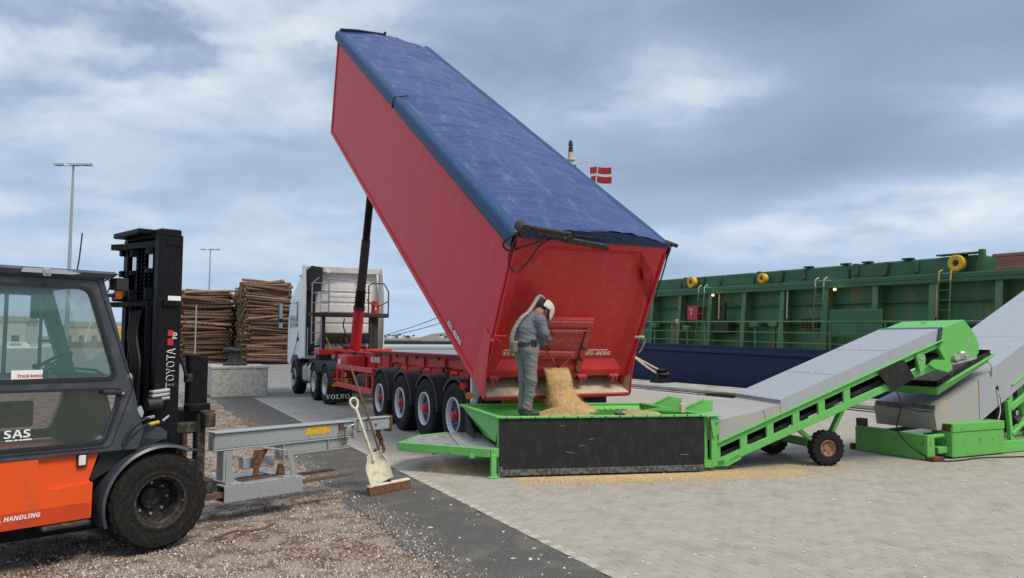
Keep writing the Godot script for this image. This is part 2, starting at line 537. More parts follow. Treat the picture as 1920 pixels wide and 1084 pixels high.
	M.water.normal_texture = bumps(40, 0.03, 6.0, 512, 5)
	M.water.normal_scale = 0.7
	M.water.uv1_triplanar = true
	M.water.uv1_scale = Vector3(0.04, 0.04, 0.04)
	M.ship_green = tmat(paint(lin(0.028, 0.125, 0.055), lin(0.06, 0.10, 0.05), 41, 0.02, 0.5, 0.95, 0.25, 0.1, 4), 0.22, 0.5)
	M.ship_green2 = tmat(paint(lin(0.062, 0.185, 0.085), lin(0.15, 0.175, 0.08), 42, 0.02, 0.42, 0.85, 0.25, 0.1, 4), 0.3, 0.55)
	M.ship_navy = tmat(paint(lin(0.010, 0.018, 0.066), lin(0.018, 0.027, 0.066), 43, 0.02, 0.5, 1.0, 0.15, 0.1, 2), 0.12, 0.5)
	M.ship_navy.metallic_specular = 0.35
	M.primer = tmat(paint(lin(0.30, 0.13, 0.10), lin(0.20, 0.14, 0.09), 44, 0.02, 0.4, 0.7, 0.2), 0.4, 0.7)
	M.grain = tmat(paint(lin(0.70, 0.49, 0.25), lin(0.60, 0.39, 0.18), 45, 0.06, 0.35, 0.8, 0.35, 0.4), 1.2, 0.9, bumps(46, 0.4, 8.0), 1.2)
	M.wood_handle = tmat(paint(lin(0.20, 0.12, 0.06), lin(0.12, 0.07, 0.04), 47, 0.02, 0.4, 0.7, 0.3, 0.1, 8), 1.5, 0.6)
	M.shovel = tmat(paint(lin(0.72, 0.66, 0.52), lin(0.52, 0.45, 0.33), 48, 0.02, 0.5, 0.8, 0.1), 1.5, 0.5)
	M.hull_land = tmat(paint(lin(0.20, 0.185, 0.15), lin(0.14, 0.145, 0.11), 49, 0.03, 0.4, 0.7, 0.3), 0.004, 0.95)
	M.vcol = mat(Color(1, 1, 1), 0.85)
	M.vcol.vertex_color_use_as_albedo = true
	M.vgrain = tmat(paint(lin(1.0, 1.0, 1.0), lin(0.84, 0.82, 0.77), 50, 0.012, 0.42, 0.9, 0.30, 0.25, 1, 512), 0.33, 0.88)
	M.vgrain.uv1_world_triplanar = true
	M.vgrain.vertex_color_use_as_albedo = true
	M.bark = tmat(paint(lin(1.0, 0.96, 0.9), lin(0.5, 0.42, 0.36), 51, 0.03, 0.4, 0.7, 0.5, 0.15), 0.9, 0.9)
	M.bark.vertex_color_use_as_albedo = true

func sheet(called: String, m: Material, x0: float, x1: float, z0: float, z1: float, y: float, parent: Node = self) -> MeshInstance3D:
	var b := MB.new()
	b.quad(v3(x0, y, z1), v3(x1, y, z1), v3(x1, y, z0), v3(x0, y, z0))
	return obj(b, called, m, parent)

func structure(o: Node3D) -> Node3D:
	o.set_meta("kind", "structure")
	return o

func quay_node(called: String) -> Node3D:
	var o := Node3D.new()
	o.name = numbered(called)
	add_child(o)
	o.rotation.y = YAW
	o.set_meta("kind", "structure")
	return o

func many(parent: Node, called: String, mesh: Mesh, m: Material, xf: Array, cols: Array) -> MultiMeshInstance3D:
	var mm := MultiMesh.new()
	mm.transform_format = MultiMesh.TRANSFORM_3D
	mm.use_colors = true
	mm.mesh = mesh
	mm.instance_count = xf.size()
	for i in xf.size():
		mm.set_instance_transform(i, xf[i])
		mm.set_instance_color(i, cols[i])
	var o := MultiMeshInstance3D.new()
	o.multimesh = mm
	o.material_override = m
	o.name = numbered(called) if parent == self else called
	parent.add_child(o, true)
	o.set_meta("kind", "stuff")
	return o

func paver_mesh(c: Color) -> ArrayMesh:
	var L := 0.196
	var W := 0.096
	var a := 0.008
	var zig := [a, -a, a, -a, a]
	var out := []
	for k in 5: out.append(Vector2(-L / 2 + L * k / 4.0, W / 2 + zig[k]))
	for k in 5: out.append(Vector2(L / 2 - L * k / 4.0, -W / 2 + zig[4 - k]))
	var b := MB.new()
	b.col = c
	var top := []
	for p in out:
		top.append(Vector2(p.x * 0.965, p.y - signf(p.y) * 0.003))
	var idx := Geometry2D.triangulate_polygon(PackedVector2Array(top))
	for i in range(0, idx.size(), 3):
		var p0: Vector2 = top[idx[i]]
		var p1: Vector2 = top[idx[i + 1]]
		var p2: Vector2 = top[idx[i + 2]]
		b.out_tri(v3(p0.x, 0, p0.y), v3(p1.x, 0, p1.y), v3(p2.x, 0, p2.y), v3(0, -1, 0))
	for i in out.size():
		var j := (i + 1) % out.size()
		var A: Vector2 = out[i]
		var B: Vector2 = out[j]
		var p: Vector2 = top[i]
		var q: Vector2 = top[j]
		b.out_quad(v3(A.x, -0.003, A.y), v3(B.x, -0.003, B.y), v3(q.x, 0, q.y), v3(p.x, 0, p.y), v3(0, -0.03, 0))
		b.out_quad(v3(A.x, -0.02, A.y), v3(B.x, -0.02, B.y), v3(B.x, -0.003, B.y), v3(A.x, -0.003, A.y), v3(0, -0.015, 0))
	return b.mesh()

func build_ground():
	var g := quay_node("quay_ground")
	sheet("ground_sheet", M.yard_asphalt, -260, 16.2, -150, 60, -0.05, g)
	sheet("traffic_lane", M.yard_asphalt, 3.27, 16.2, -150, -24.04, -0.004, g)
	var wall := quay_node("quay_wall")
	part_box(wall, "wall_face", M.concrete, v3(18.7, -2.06, -70), v3(1.1, 4.0, 259), 0.03)
	var cop := quay_node("quay_coping")
	# coping beams along the edge, each with its own joints
	for k in 14:
		part_box(cop, "coping_beam", M.coping, v3(18.3, 0.015, 6.0 - 6.0 * k), v3(1.95, 0.17, 5.97), 0.025)
	sheet("apron", M.coping, 16.2, 17.4, -150, 60, -0.004, cop)
	part_box(cop, "crane_rail", M.grimy, v3(16.55, 0.004, -45), v3(0.07, 0.03, 210), 0.004)
	part_box(cop, "cable_channel", M.black, v3(17.1, 0.002, -45), v3(0.16, 0.014, 210), 0.003)
	# paving: joint bed, separate pavers, the farther ones joined
	var pav := quay_node("pavement")
	sheet("joint_bed", M.joint_sand, 3.27, 16.2, -24.03, 60, -0.0035, pav)
	var tones := []
	var r := RandomNumberGenerator.new()
	r.seed = 5
	for k in 6:
		var v := 0.335 + 0.03 * (k / 5.0 - 0.5) + r.randf_range(-0.01, 0.01)
		tones.append(Color(v * 1.07, v * 0.985, v * 0.85))
	var pm := []
	for t in tones: pm.append(paver_mesh(t))
	var cells := []
	var row := 0
	var z := -3.6
	while z > -24.0:
		var x := 3.37 + (0.10 if row % 2 else 0.0)
		while x < 16.05:
			var wx := x * cos(YAW) + z * sin(YAW)
			var wz := -x * sin(YAW) + z * cos(YAW)
			if wz < -4.0 and absf(wx) < -wz * 0.72 + 0.8:
				cells.append(Vector3(x, wz, z))
			x += 0.20
		row += 1
		z -= 0.10
	cells.sort_custom(func(a, b): return a.y > b.y)
	var xf := []
	var cols := []
	var base := paver_mesh(Color(1, 1, 1))
	var shown := 0
	for c in cells:
		var hgt := r.randf_range(-0.0012, 0.0012)
		var bs := Basis.from_euler(Vector3(r.randf_range(-0.008, 0.008), r.randf_range(-0.006, 0.006), r.randf_range(-0.008, 0.008)))
		var k := r.randi() % 6
		var wx: float = c.x * cos(YAW) + c.z * sin(YAW)
		if shown < 300 and c.y < -5.55 and absf(wx) < -c.y * 0.67:
			var o := put(pm[k], "paver", M.vgrain, pav)
			o.transform = Transform3D(bs, v3(c.x, hgt, c.z))
			shown += 1
		else:
			xf.append(Transform3D(bs, v3(c.x, hgt, c.z)))
			cols.append(tones[k])
	many(pav, "farther_pavers", base, M.vgrain, xf, cols)
	# asphalt strip with ragged left edge
	var asp := quay_node("asphalt_strip")
	var b := MB.new()
	var edge := []
	var rr := RandomNumberGenerator.new()
	rr.seed = 77
	for k in 160:
		edge.append(v2(2.2 + rr.randf_range(-0.05, 0.05) + 0.05 * sin(k * 0.7), 2.0 - k * 0.2))
	for k in 159:
		var e0: Vector2 = edge[k]
		var e1: Vector2 = edge[k + 1]
		var h0 := 3.25 + 0.012 * sin(k * 2.1) + 0.008 * sin(k * 5.3)
		var h1 := 3.25 + 0.012 * sin((k + 1) * 2.1) + 0.008 * sin((k + 1) * 5.3)
		b.quad(v3(e0.x, 0.004, e0.y), v3(h0, 0.004, e0.y), v3(h1, 0.004, e1.y), v3(e1.x, 0.004, e1.y))
		b.quad(v3(e0.x - 0.06, -0.04, e0.y), v3(e0.x, 0.004, e0.y), v3(e1.x, 0.004, e1.y), v3(e1.x - 0.06, -0.04, e1.y))
		b.quad(v3(h0, 0.004, e0.y), v3(h0 + 0.006, -0.02, e0.y), v3(h1 + 0.006, -0.02, e1.y), v3(h1, 0.004, e1.y))
	obj(b, "asphalt_surface", M.asphalt, asp)
	var ax := []
	var ac := []
	for k in 15000:
		var zz := -4.2 - 16.0 * pow(rr.randf(), 1.7)
		var s := rr.randf_range(0.006, 0.013)
		ax.append(Transform3D(Basis(Vector3.UP, rr.randf() * TAU).scaled_local(v3(s, s * 0.35, s)), v3(rr.randf_range(2.25, 3.24), 0.004, zz)))
		var v := rr.randf_range(0.07, 0.24)
		ac.append(Color(v * 1.05, v, v * 0.93))
	many(asp, "aggregate_chips", pebble(150, 1.0), M.vcol, ax, ac)
	# gravel yard
	var gv := quay_node("gravel_yard")
	var gm := MB.new()
	var fn := FastNoiseLite.new()
	fn.seed = 3; fn.frequency = 0.5; fn.fractal_octaves = 4
	var gg := []
	for i in 90:
		var rowg := []
		for j in 60:
			var xx := -14.0 + 16.35 * j / 59.0
			var zz := 2.0 - 30.0 * i / 89.0
			rowg.append(v3(xx, -0.022 + 0.03 * fn.get_noise_2d(xx * 2.0, zz * 2.0) * clampf((2.35 - xx) * 0.6, 0.1, 1.0), zz))
		gg.append(rowg)
	gm.grid(gg)
	obj(gm, "gravel_bed", M.gravel_bed, gv)
	build_stones(fn)
	# sea and far shore
	var sea := MB.new()
	sea.quad(v3(-9000, 0, 9000), v3(9000, 0, 9000), v3(9000, 0, -9000), v3(-9000, 0, -9000))
	var so := obj(sea, "sea_water", M.water)
	so.position.y = -2.3
	structure(so)
	build_far()

func pebble(seed_: int, flat: float) -> ArrayMesh:
	var r := RandomNumberGenerator.new()
	r.seed = seed_
	var b := MB.new()
	var n := 5
	var a := []
	var c := []
	for k in n:
		var t := TAU * k / n + r.randf_range(-0.3, 0.3)
		a.append(v3(cos(t) * r.randf_range(0.4, 0.55), -0.2 * flat, sin(t) * r.randf_range(0.35, 0.5)))
		c.append(v3(cos(t) * r.randf_range(0.2, 0.4), r.randf_range(0.25, 0.5) * flat, sin(t) * r.randf_range(0.2, 0.35)))
	b.hull2(a, c)
	return b.mesh()

func build_stones(fn: FastNoiseLite):
	var r := RandomNumberGenerator.new()
	r.seed = 91
	var sets := [[], [], []]
	var cols := [[], [], []]
	for i in 82000:
		var d := 5.0 + 13.0 * pow(r.randf(), 1.6)
		var ax := r.randf_range(-0.70, 0.12)
		var wp := v3(ax * d, 0, -d)
		var q := wp.rotated(Vector3.UP, -YAW)
		if q.x > 2.62 or q.z < -26.5 or q.x < -13.5: continue
		if q.x > 2.22 and r.randf() > 0.55 * pow((2.62 - q.x) / 0.4, 1.6): continue
		var s: float = r.randf_range(0.008, 0.021) * (1.6 if r.randf() < 0.06 else 1.0)
		var y := -0.022 + 0.03 * fn.get_noise_2d(q.x * 2.0, q.z * 2.0) * clampf((2.35 - q.x) * 0.6, 0.1, 1.0)
		if q.x > 2.08: y = lerpf(y, 0.003, clampf((q.x - 2.08) / 0.12, 0.0, 1.0))
		var k := i % 2
		var t := r.randf()
		var c: Color
		var litter := fn.get_noise_2d(q.x * 0.9 + 40.0, q.z * 0.9) + (0.35 if q.z < -13.0 else 0.0)
		if litter > 0.12 and r.randf() < 0.45:
			k = 2
			c = Color(0.20, 0.085, 0.045) * r.randf_range(0.5, 1.3)
		elif t < 0.11: c = Color(0.68, 0.64, 0.58) * r.randf_range(0.8, 1.1)
		elif t < 0.6: c = Color(0.42, 0.365, 0.32) * r.randf_range(0.7, 1.25)
		elif t < 0.85: c = Color(0.33, 0.25, 0.20) * r.randf_range(0.7, 1.2)
		else: c = Color(0.26, 0.25, 0.25) * r.randf_range(0.6, 1.2)
		c.a = 1.0
		var bs := Basis.from_euler(Vector3(r.randf_range(-0.4, 0.4), r.randf() * TAU, r.randf_range(-0.4, 0.4))).scaled_local(Vector3(s * r.randf_range(0.8, 1.6) * (1.7 if k == 2 else 1.0), s, s))
		sets[k].append(Transform3D(bs, v3(q.x, y + s * 0.15, q.z)))
		cols[k].append(c)
	for k in 3:
		var nm: String = ["gravel_stones", "gravel_stones", "bark_litter"][k]
		var o := many(self, nm, pebble(100 + k, 1.0 if k < 2 else 0.4), M.vcol, sets[k], cols[k])
		o.rotation.y = YAW
		tag(o, ["loose brown and pale gravel stones covering the yard under the forklift", "small angular gravel stones strewn around the forklift wheels", "reddish brown bark litter scattered over the gravel"][k], ["gravel", "gravel", "bark"][k])
	# pale shavings blown over paving and asphalt
	var xf := []
	var cc := []
	for i in 420:
		var d := 5.4 + 9.0 * pow(r.randf(), 1.2)
		var wp := v3(r.randf_range(-0.15, 0.7) * d, 0, -d)
		var q := wp.rotated(Vector3.UP, -YAW)
		if q.x < 2.4 or q.x > 15.5: continue
		var s := r.randf_range(0.012, 0.035)
		var bs := Basis(Vector3.UP, r.randfn(0.2, 0.7)).scaled_local(Vector3(s * r.randf_range(0.8, 2.0), s * 0.25, s * r.randf_range(0.35, 0.7)))
		xf.append(Transform3D(bs, v3(q.x, 0.006 + s * 0.02, q.z)))
		var v := r.randf_range(0.5, 0.8)
		cc.append(Color(v, v * 0.96, v * 0.88))
	var w := many(self, "pale_shavings", pebble(120, 1.0), M.vcol, xf, cc)
	w.rotation.y = YAW
	tag(w, "small white shavings and shell bits scattered across the paving", "litter")
	# spilt grain round the loading hopper
	xf = []; cc = []
	var cb := Basis(Vector3.UP, deg_to_rad(10.5))
	var co := v3(-0.19, 0, -10.03)
	for i in 26000:
		var p: Vector3
		var t := r.randf()
		if t < 0.80: p = v3(r.randf_range(0.2, 4.2), 0, 0.06 + absf(r.randfn(0.0, 0.30)) * (0.6 + 0.7 * r.randf()))
		elif t < 0.9: p = v3(r.randfn(-0.35, 0.25), 0, r.randfn(-0.75, 0.2))
		else: p = v3(r.randf_range(2.9, 5.0), 0, r.randfn(-0.1, 0.35))
		if t < 0.80 and r.randf() > 0.35 + 0.65 * exp(-pow((p.x - 1.9) / 1.1, 2.0)): continue
		p = co + cb * p
		var s := r.randf_range(0.006, 0.011)
		xf.append(Transform3D(Basis(Vector3.UP, r.randf() * TAU).scaled_local(Vector3(s * 1.7, s * 0.9, s)), v3(p.x, 0.004, p.z)))
		var v := r.randf_range(0.75, 1.15)
		cc.append(Color(0.68 * v, 0.47 * v, 0.23 * v))
	var gr := many(self, "spilt_grain", pebble(130, 1.0), M.vcol, xf, cc)
	tag(gr, "golden grain spilt on the paving along the foot of the loading hopper", "grain")

func build_far():
	# low hills and a breakwater beyond the water
	var fn := FastNoiseLite.new()
	fn.seed = 21; fn.frequency = 0.004; fn.fractal_octaves = 5
	var hill := MB.new()
	var g := []
	for i in 10:
		var rowp := []
		for j in 140:
			var x := -2600.0 + 5200.0 * j / 139.0
			var t := i / 9.0
			var px := x / 2400.0 * 1450.0 + 960.0
			var hh := 9.0 + 4.0 * fn.get_noise_1d(x) + 17.0 * exp(-pow((px - 803.0) / 26.0, 2.0)) + 9.0 * exp(-pow((px - 845.0) / 30.0, 2.0))
			hh += 3.0 * fn.get_noise_2d(x * 2.0, t * 300.0)
			rowp.append(v3(x, -3.0 + hh * sin(t * PI * 0.62), -2400.0 - 500.0 * t))
		g.append(rowp)
	hill.grid(g)
	structure(obj(hill, "far_hills", M.hull_land))
	var bw := MB.new()
	for k in 60:
		var x := -900.0 + k * 30.0
		bw.box(v3(x, -1.1 + 0.2 * sin(k * 1.7), -640 + 0.06 * x), v3(30.2, 3.0, 8), Basis(Vector3.UP, 0.02 * sin(k * 2.3)), 0.8)
	structure(obj(bw, "breakwater", M.grimy))
	var r := RandomNumberGenerator.new()
	r.seed = 8
	for k in 11:
		var px := 722.0 + k * 7.5 + r.randf_range(-2, 2) if k < 8 else 828.0 + (k - 8) * 9.0
		var x := (px - 960.0) / 1450.0 * 2380.0
		var w := r.randf_range(7, 13)
		var h := r.randf_range(5, 9)
		var t := thing("shore_house", "tiny far house on the low shore beyond the water, seen past the truck", "house", v3(x, 4, -2380), r.randf_range(-0.4, 0.4), "houses on the far shore")
		part_box(t, "wall", M.white if k % 3 else M.primer, v3(0, h * 0.5, 0), v3(w, h, 8), 0.1)
		var rf := MB.new()
		rf.prism([v2(-w * 0.55, 0), v2(w * 0.55, 0), v2(0, h * 0.55)], v3(0, h, -4.4), Vector3.RIGHT, Vector3.UP, v3(0, 0, 8.8))
		obj(rf, "roof", M.grimy, t)

# ---------------------------------------------------------------- road wheels (axle along x, outer face at -x)
func tyre_profile(r: float, w: float, rim: float, groove := 0.014) -> Array:
	var h := w * 0.5
	var p := [v2(rim, -h * 0.8), v2(rim + 0.02, -h * 0.92), v2(lerpf(rim, r, 0.45), -h), v2(lerpf(rim, r, 0.8), -h * 0.98), v2(r - 0.02, -h * 0.9), v2(r - 0.004, -h * 0.8), v2(r, -h * 0.74)]
	for g in [-0.46, -0.16, 0.16, 0.46]:
		p += [v2(r, h * (g - 0.045)), v2(r - groove, h * (g - 0.035)), v2(r - groove, h * (g + 0.035)), v2(r, h * (g + 0.045))]
	p += [v2(r, h * 0.74), v2(r - 0.004, h * 0.8), v2(r - 0.02, h * 0.9), v2(lerpf(rim, r, 0.8), h * 0.98), v2(lerpf(rim, r, 0.45), h), v2(rim + 0.02, h * 0.92), v2(rim, h * 0.8)]
	return p

func road_wheel(parent: Node, at: Vector3, style: String, mirrored := false, hub_out := 0.0) -> Node3D:
	var key := "wheel_" + style
	if not M.has(key):
		var ax := v3(-1, 0, 0)
		var d := {}
		var b := MB.new()
		b.lathe(tyre_profile(0.53, 0.37 if style == "trailer" else 0.33, 0.292), Vector3.ZERO, ax, 48)
		d.tyre = b.mesh()
		b = MB.new()
		if style == "trailer" or style == "steer":
			var deep := 0.105 if style == "trailer" else 0.10
			b.lathe([v2(0.262, -0.17), v2(0.292, -0.17), v2(0.292, 0.165), v2(0.298, 0.172), v2(0.294, 0.186), v2(0.282, 0.186), v2(0.277, 0.17), v2(0.272, deep)], Vector3.ZERO, ax, 40)
		else:
			b.lathe([v2(0.262, -0.15), v2(0.292, -0.15), v2(0.292, 0.15), v2(0.296, 0.165), v2(0.284, 0.17), v2(0.270, 0.14), v2(0.245, 0.09), v2(0.235, -0.02)], Vector3.ZERO, ax, 40)
		d.rim = b.mesh()
		b = MB.new()
		if style == "trailer":
			b.lathe([v2(0.274, 0.100), v2(0.22, 0.110), v2(0.17, 0.118), v2(0.0, 0.118)], Vector3.ZERO, ax, 32)
		elif style == "steer":
			b.lathe([v2(0.273, 0.10), v2(0.20, 0.125), v2(0.15, 0.13), v2(0.0, 0.13)], Vector3.ZERO, ax, 32)
		else:
			b.lathe([v2(0.24, -0.02), v2(0.17, 0.01), v2(0.16, 0.03), v2(0.0, 0.03)], Vector3.ZERO, ax, 32)
		d.disc = b.mesh()
		b = MB.new()
		var z0: float = {"trailer": 0.118, "steer": 0.13, "drive": 0.03}[style]
		b.lathe([v2(0.085, z0), v2(0.085, z0 + 0.03), v2(0.072, z0 + 0.04), v2(0.066, z0 + 0.075), v2(0.05, z0 + 0.085), v2(0.0, z0 + 0.085)], Vector3.ZERO, ax, 24)
		d.hub = b.mesh()
		b = MB.new()
		for k in 10:
			var a := TAU * k / 10
			var c := v3(0, cos(a), sin(a)) * 0.1675
			b.cyl(c + ax * (z0 - 0.01), c + ax * (z0 + 0.03), 0.014, 0.012, 6)
		d.nuts = b.mesh()
		M[key] = d
	var w := Node3D.new()
	w.name = "wheel"
	parent.add_child(w, true)
	w.position = at
	if mirrored: w.rotation.y = PI
	w.rotate_x(rng.randf() * TAU)
	var dd: Dictionary = M[key]
	put(dd.tyre, "tyre", M.tyre, w)
	put(dd.rim, "rim", M.white_rim if style == "trailer" else M.alu, w)
	put(dd.disc, "wheel_disc", M.navy if style == "trailer" else M.alu, w)
	put(dd.hub, "hub", M.red_bright if style == "trailer" else M.grimy, w)
	put(dd.nuts, "wheel_nuts", M.navy if style == "trailer" else M.chrome, w)
	return w

func fender_arc(parent: Node, c: Vector3, r: float, wx0: float, wx1: float, a0: float, a1: float, m: Material, called := "mudguard", th := 0.02):
	# band around an axle along x; angles from +z (rear) over the top
	var b := MB.new()
	var n := 14
	for k in n:
		var a := lerpf(a0, a1, float(k) / n)
		var e := lerpf(a0, a1, float(k + 1) / n)
		var p := func(t: float, rad: float, x: float) -> Vector3: return v3(x, c.y + sin(t) * rad, c.z + cos(t) * rad)
		b.quad(p.call(a, r + th, wx0), p.call(e, r + th, wx0), p.call(e, r + th, wx1), p.call(a, r + th, wx1))
		b.quad(p.call(a, r, wx1), p.call(e, r, wx1), p.call(e, r, wx0), p.call(a, r, wx0))
		# rolled side lips
		b.quad(p.call(a, r - 0.03, wx0), p.call(e, r - 0.03, wx0), p.call(e, r + th, wx0), p.call(a, r + th, wx0))
		b.quad(p.call(a, r + th, wx1), p.call(e, r + th, wx1), p.call(e, r - 0.03, wx1), p.call(a, r - 0.03, wx1))
	return obj(b, called, m, parent)

const TILT := 0.558
func build_trailer():
	var t := thing("tipping_trailer", "red tipper semitrailer with raised body and blue tarpaulin emptying grain", "trailer", v3(-0.468, 0, -11.652), YAW)
	var W := 2.54
	var H := 2.494
	var L := 12.056
	var bb := Basis(Vector3.RIGHT, TILT)
	var bo := v3(0, 1.005, 0)
	var bx := Transform3D(bb, bo)
	# ---- body shell: floor, front wall, two sides with rails and posts
	var b := MB.new()
	var side := [v2(-0.02, 0.02), v2(-0.154, H), v2(-L - 0.80, H), v2(-L, 0.02)]     # (z, y)
	for x in [0.0, W - 0.05]:
		b.prism(side, v3(x, 0, 0), v3(0, 0, 1), Vector3.UP, v3(0.05, 0, 0))
	b.box(v3(W / 2, -0.02, -L / 2 - 0.03), v3(W - 0.1, 0.08, L - 0.06))
	b.prism([v2(-L, 0.08), v2(-L + 0.06, 0.08), v2(-L - 0.73, H), v2(-L - 0.79, H)], v3(0.05, 0, 0), v3(0, 0, 1), Vector3.UP, v3(W - 0.1, 0, 0))
	var body := obj(b, "body", M.red_side, t)
	body.transform = bx
	for x in [-0.012, W + 0.012]:
		part_beam(body, "bottom_rail", M.red_side, v3(x, 0.035, 0.0), v3(x, 0.035, -L), 0.03, 0.09, Vector3.UP, 0.008)
		part_beam(body, "corner_post", M.red_side, v3(x, 0.0, -0.06), v3(x, H - 0.16, -0.19), 0.03, 0.12, v3(0, 0, 1), 0.01)
		part_beam(body, "corner_post", M.red_side, v3(x, 0.02, -L + 0.02), v3(x, H - 0.16, -L - 0.70), 0.03, 0.07, v3(0, 0, 1), 0.01)
	words(body, "KEL-BERG", M.letter_white, v3(-0.016, 0.19, -1.35), Basis(v3(0, 0, 1), v3(0, 1, 0), v3(-1, 0, 0)), 0.085, 1.25, true, false, 0.2)
	b = MB.new()
	for x in [0.5, 1.0, 1.5, 2.0]:
		b.beam(v3(x, -0.06, -0.4), v3(x, -0.06, -L + 0.2), 0.08, 0.12)
	for k in 12: b.beam(v3(0.1, -0.05, -0.7 - k), v3(W - 0.1, -0.05, -0.7 - k), 0.08, 0.10)
	obj(b, "floor_bearers", M.red_frame, body)
	# ---- tarpaulin
	var fn := FastNoiseLite.new()
	fn.seed = 4; fn.frequency = 0.55; fn.fractal_octaves = 3
	var fr := FastNoiseLite.new()
	fr.seed = 24; fr.frequency = 0.9; fr.fractal_type = FastNoiseLite.FRACTAL_RIDGED; fr.fractal_octaves = 3
	var fw := FastNoiseLite.new()
	fw.seed = 14; fw.frequency = 0.8; fw.fractal_octaves = 4
	var g := []
	var nl := 400
	var nw := 72
	for i in nl + 1:
		var row := []
		var u := float(i) / nl
		var z := lerpf(-0.03, -L - 0.86, u)
		for j in nw + 1:
			var x := -0.045 + (W + 0.09) * j / nw
			var s := float(j) / nw
			var arch := 0.17 * sin(PI * s) * (1.0 - 0.35 * u)
			var ed := minf(s, 1.0 - s)
			var k := smoothstep(0.0, 0.12, ed)
			# creases run across, sagging towards the rear
			var bow := 0.25 * fw.get_noise_2d(x * 0.7, z * 0.35)
			var wa := x * 0.42 - z * 0.91 + bow
			var ta := x * 0.91 + z * 0.42
			var wl := x * 0.99 - z * 0.10 + bow * 0.5
			var tl := z * 0.99 + x * 0.10
			var cr := fr.get_noise_2d(wa * 3.4, ta * 0.28) * 0.022 + fr.get_noise_2d(wa * 7.5 + 40.0, ta * 0.5) * 0.006
			cr *= 0.45 + 1.1 * clampf(0.5 + fn.get_noise_2d(z * 1.1 + 50.0, x * 1.3), 0.0, 1.0)
			var cr2 := 0.045 * fn.get_noise_2d(z * 0.6, s * 1.2)
			var long := 0.013 * fr.get_noise_2d(wl * 4.5 + 9.0, tl * 0.22) * smoothstep(0.35, 0.75, 1.0 - u) * smoothstep(0.9, 0.4, s)
			row.append(v3(x, H + 0.035 + arch + (cr + cr2 + long) * k, z))
		g.append(row)
	b = MB.new()
	b.grid(g, false, false, true)
	var tarp := obj(b, "tarpaulin", M.tarp, t)
	tarp.transform = bx
	# side bands: rolled edges hanging over the sides
	for sgn in [-1, 1]:
		b = MB.new()
		var x0: float = 0.0 if sgn < 0 else W
		var gs := []
		for i in 61:
			var z := lerpf(-0.10, -L - 0.88, i / 60.0)
			var sg := 0.008 * fw.get_noise_1d(z * 2.0)
			var row := []
			for q in [[-0.02, 2.30], [-0.055, 2.31], [-0.075, 2.36], [-0.08, 2.43], [-0.075, 2.50], [-0.05, 2.545], [0.0, 2.565], [0.09, 2.565], [0.15, 2.50]]:
				row.append(v3(x0 - sgn * q[0] * 1.0 if sgn > 0 else x0 + q[0], q[1] + sg, z - (q[1] - 2.4) * 0.05))
			gs.append(row)
		b.grid(gs, false, false, sgn > 0)
		obj(b, "side_band", M.tarp_edge, tarp)
	part_tube(tarp, "tension_strap", M.black_plastic, [v3(-0.085, 2.33, -6.62), v3(-0.088, 2.45, -6.64), v3(-0.06, 2.55, -6.66), v3(0.1, 2.585, -6.67), v3(0.22, 2.62, -6.67)], 0.014)
	b = MB.new()
	b.prism([v2(0.0, 0.0), v2(0.06, 0.10), v2(0.5, 0.15), v2(1.25, 0.17), v2(1.27, 0.0)], v3(0.0, 2.53, -L - 0.86), Vector3.RIGHT, Vector3.UP, v3(0, 0, -0.09))
	b.box(v3(1.26, 2.70, -L - 0.9), v3(0.05, 0.1, 0.08))
	obj(b, "front_end_plate", M.grimy, tarp)
	# rear hem of the tarpaulin
	b = MB.new()
	b.prism([v2(0.02, 2.50), v2(W - 0.02, 2.50), v2(W - 0.02, 2.56), v2(W * 0.75, 2.66), v2(W * 0.5, 2.70), v2(W * 0.25, 2.66), v2(0.02, 2.57)], v3(0, 0, -0.10), Vector3.RIGHT, Vector3.UP, v3(0, 0, 0.05))
	obj(b, "rear_hem", M.tarp_edge, tarp)
	# ---- tailgate
	var slant := 0.134 / H
	var dbs := bb * Basis(Vector3.RIGHT, -atan(slant))
	var dx := Transform3D(dbs, bo + bb * v3(0, 0, 0.0))
	b = MB.new()
	var outer := [v2(0.0, 0.25), v2(W, 0.25), v2(W, 1.4), v2(W, 2.50), v2(1.6, 2.50), v2(0.9, 2.50), v2(0.0, 2.50), v2(0.0, 1.4)]
	var inner := [v2(0.13, 0.36), v2(W - 0.15, 0.36), v2(W - 0.11, 2.06), v2(W - 0.47, 2.40), v2(1.6, 2.40), v2(0.9, 2.40), v2(0.48, 2.40), v2(0.13, 2.06)]
	var inner2 := [v2(0.25, 0.50), v2(W - 0.27, 0.50), v2(W - 0.24, 2.00), v2(W - 0.55, 2.31), v2(1.6, 2.31), v2(0.9, 2.31), v2(0.57, 2.31), v2(0.25, 2.00)]
	b.ring(outer, inner, v3(0, 0, -0.04), Vector3.RIGHT, Vector3.UP, v3(0, 0, 0.08))
	for i in 8:   # sloping flanks of the pressing
		var j := (i + 1) % 8
		var p := func(q: Vector2, z: float) -> Vector3: return v3(q.x, q.y, z)
		b.quad(p.call(inner[i], 0.04), p.call(inner[j], 0.04), p.call(inner2[j], -0.055), p.call(inner2[i], -0.055))
	b.prism(inner2, v3(0, 0, -0.075), Vector3.RIGHT, Vector3.UP, v3(0, 0, 0.02))
	var gate := obj(b, "tailgate", M.red_door, t)
	gate.transform = dx
	b = MB.new()
	b.box(v3(W / 2, 2.53, 0.0), v3(W + 0.06, 0.07, 0.16), Basis.IDENTITY, 0.015)
	obj(b, "top_rail", M.red_door, gate)
	for x in [0.02, W - 0.02]: part_box(gate, "side_stile", M.red_door, v3(x, 1.33, 0.055), v3(0.05, 2.14, 0.05), 0.015)
	# grain hatch
	b = MB.new()
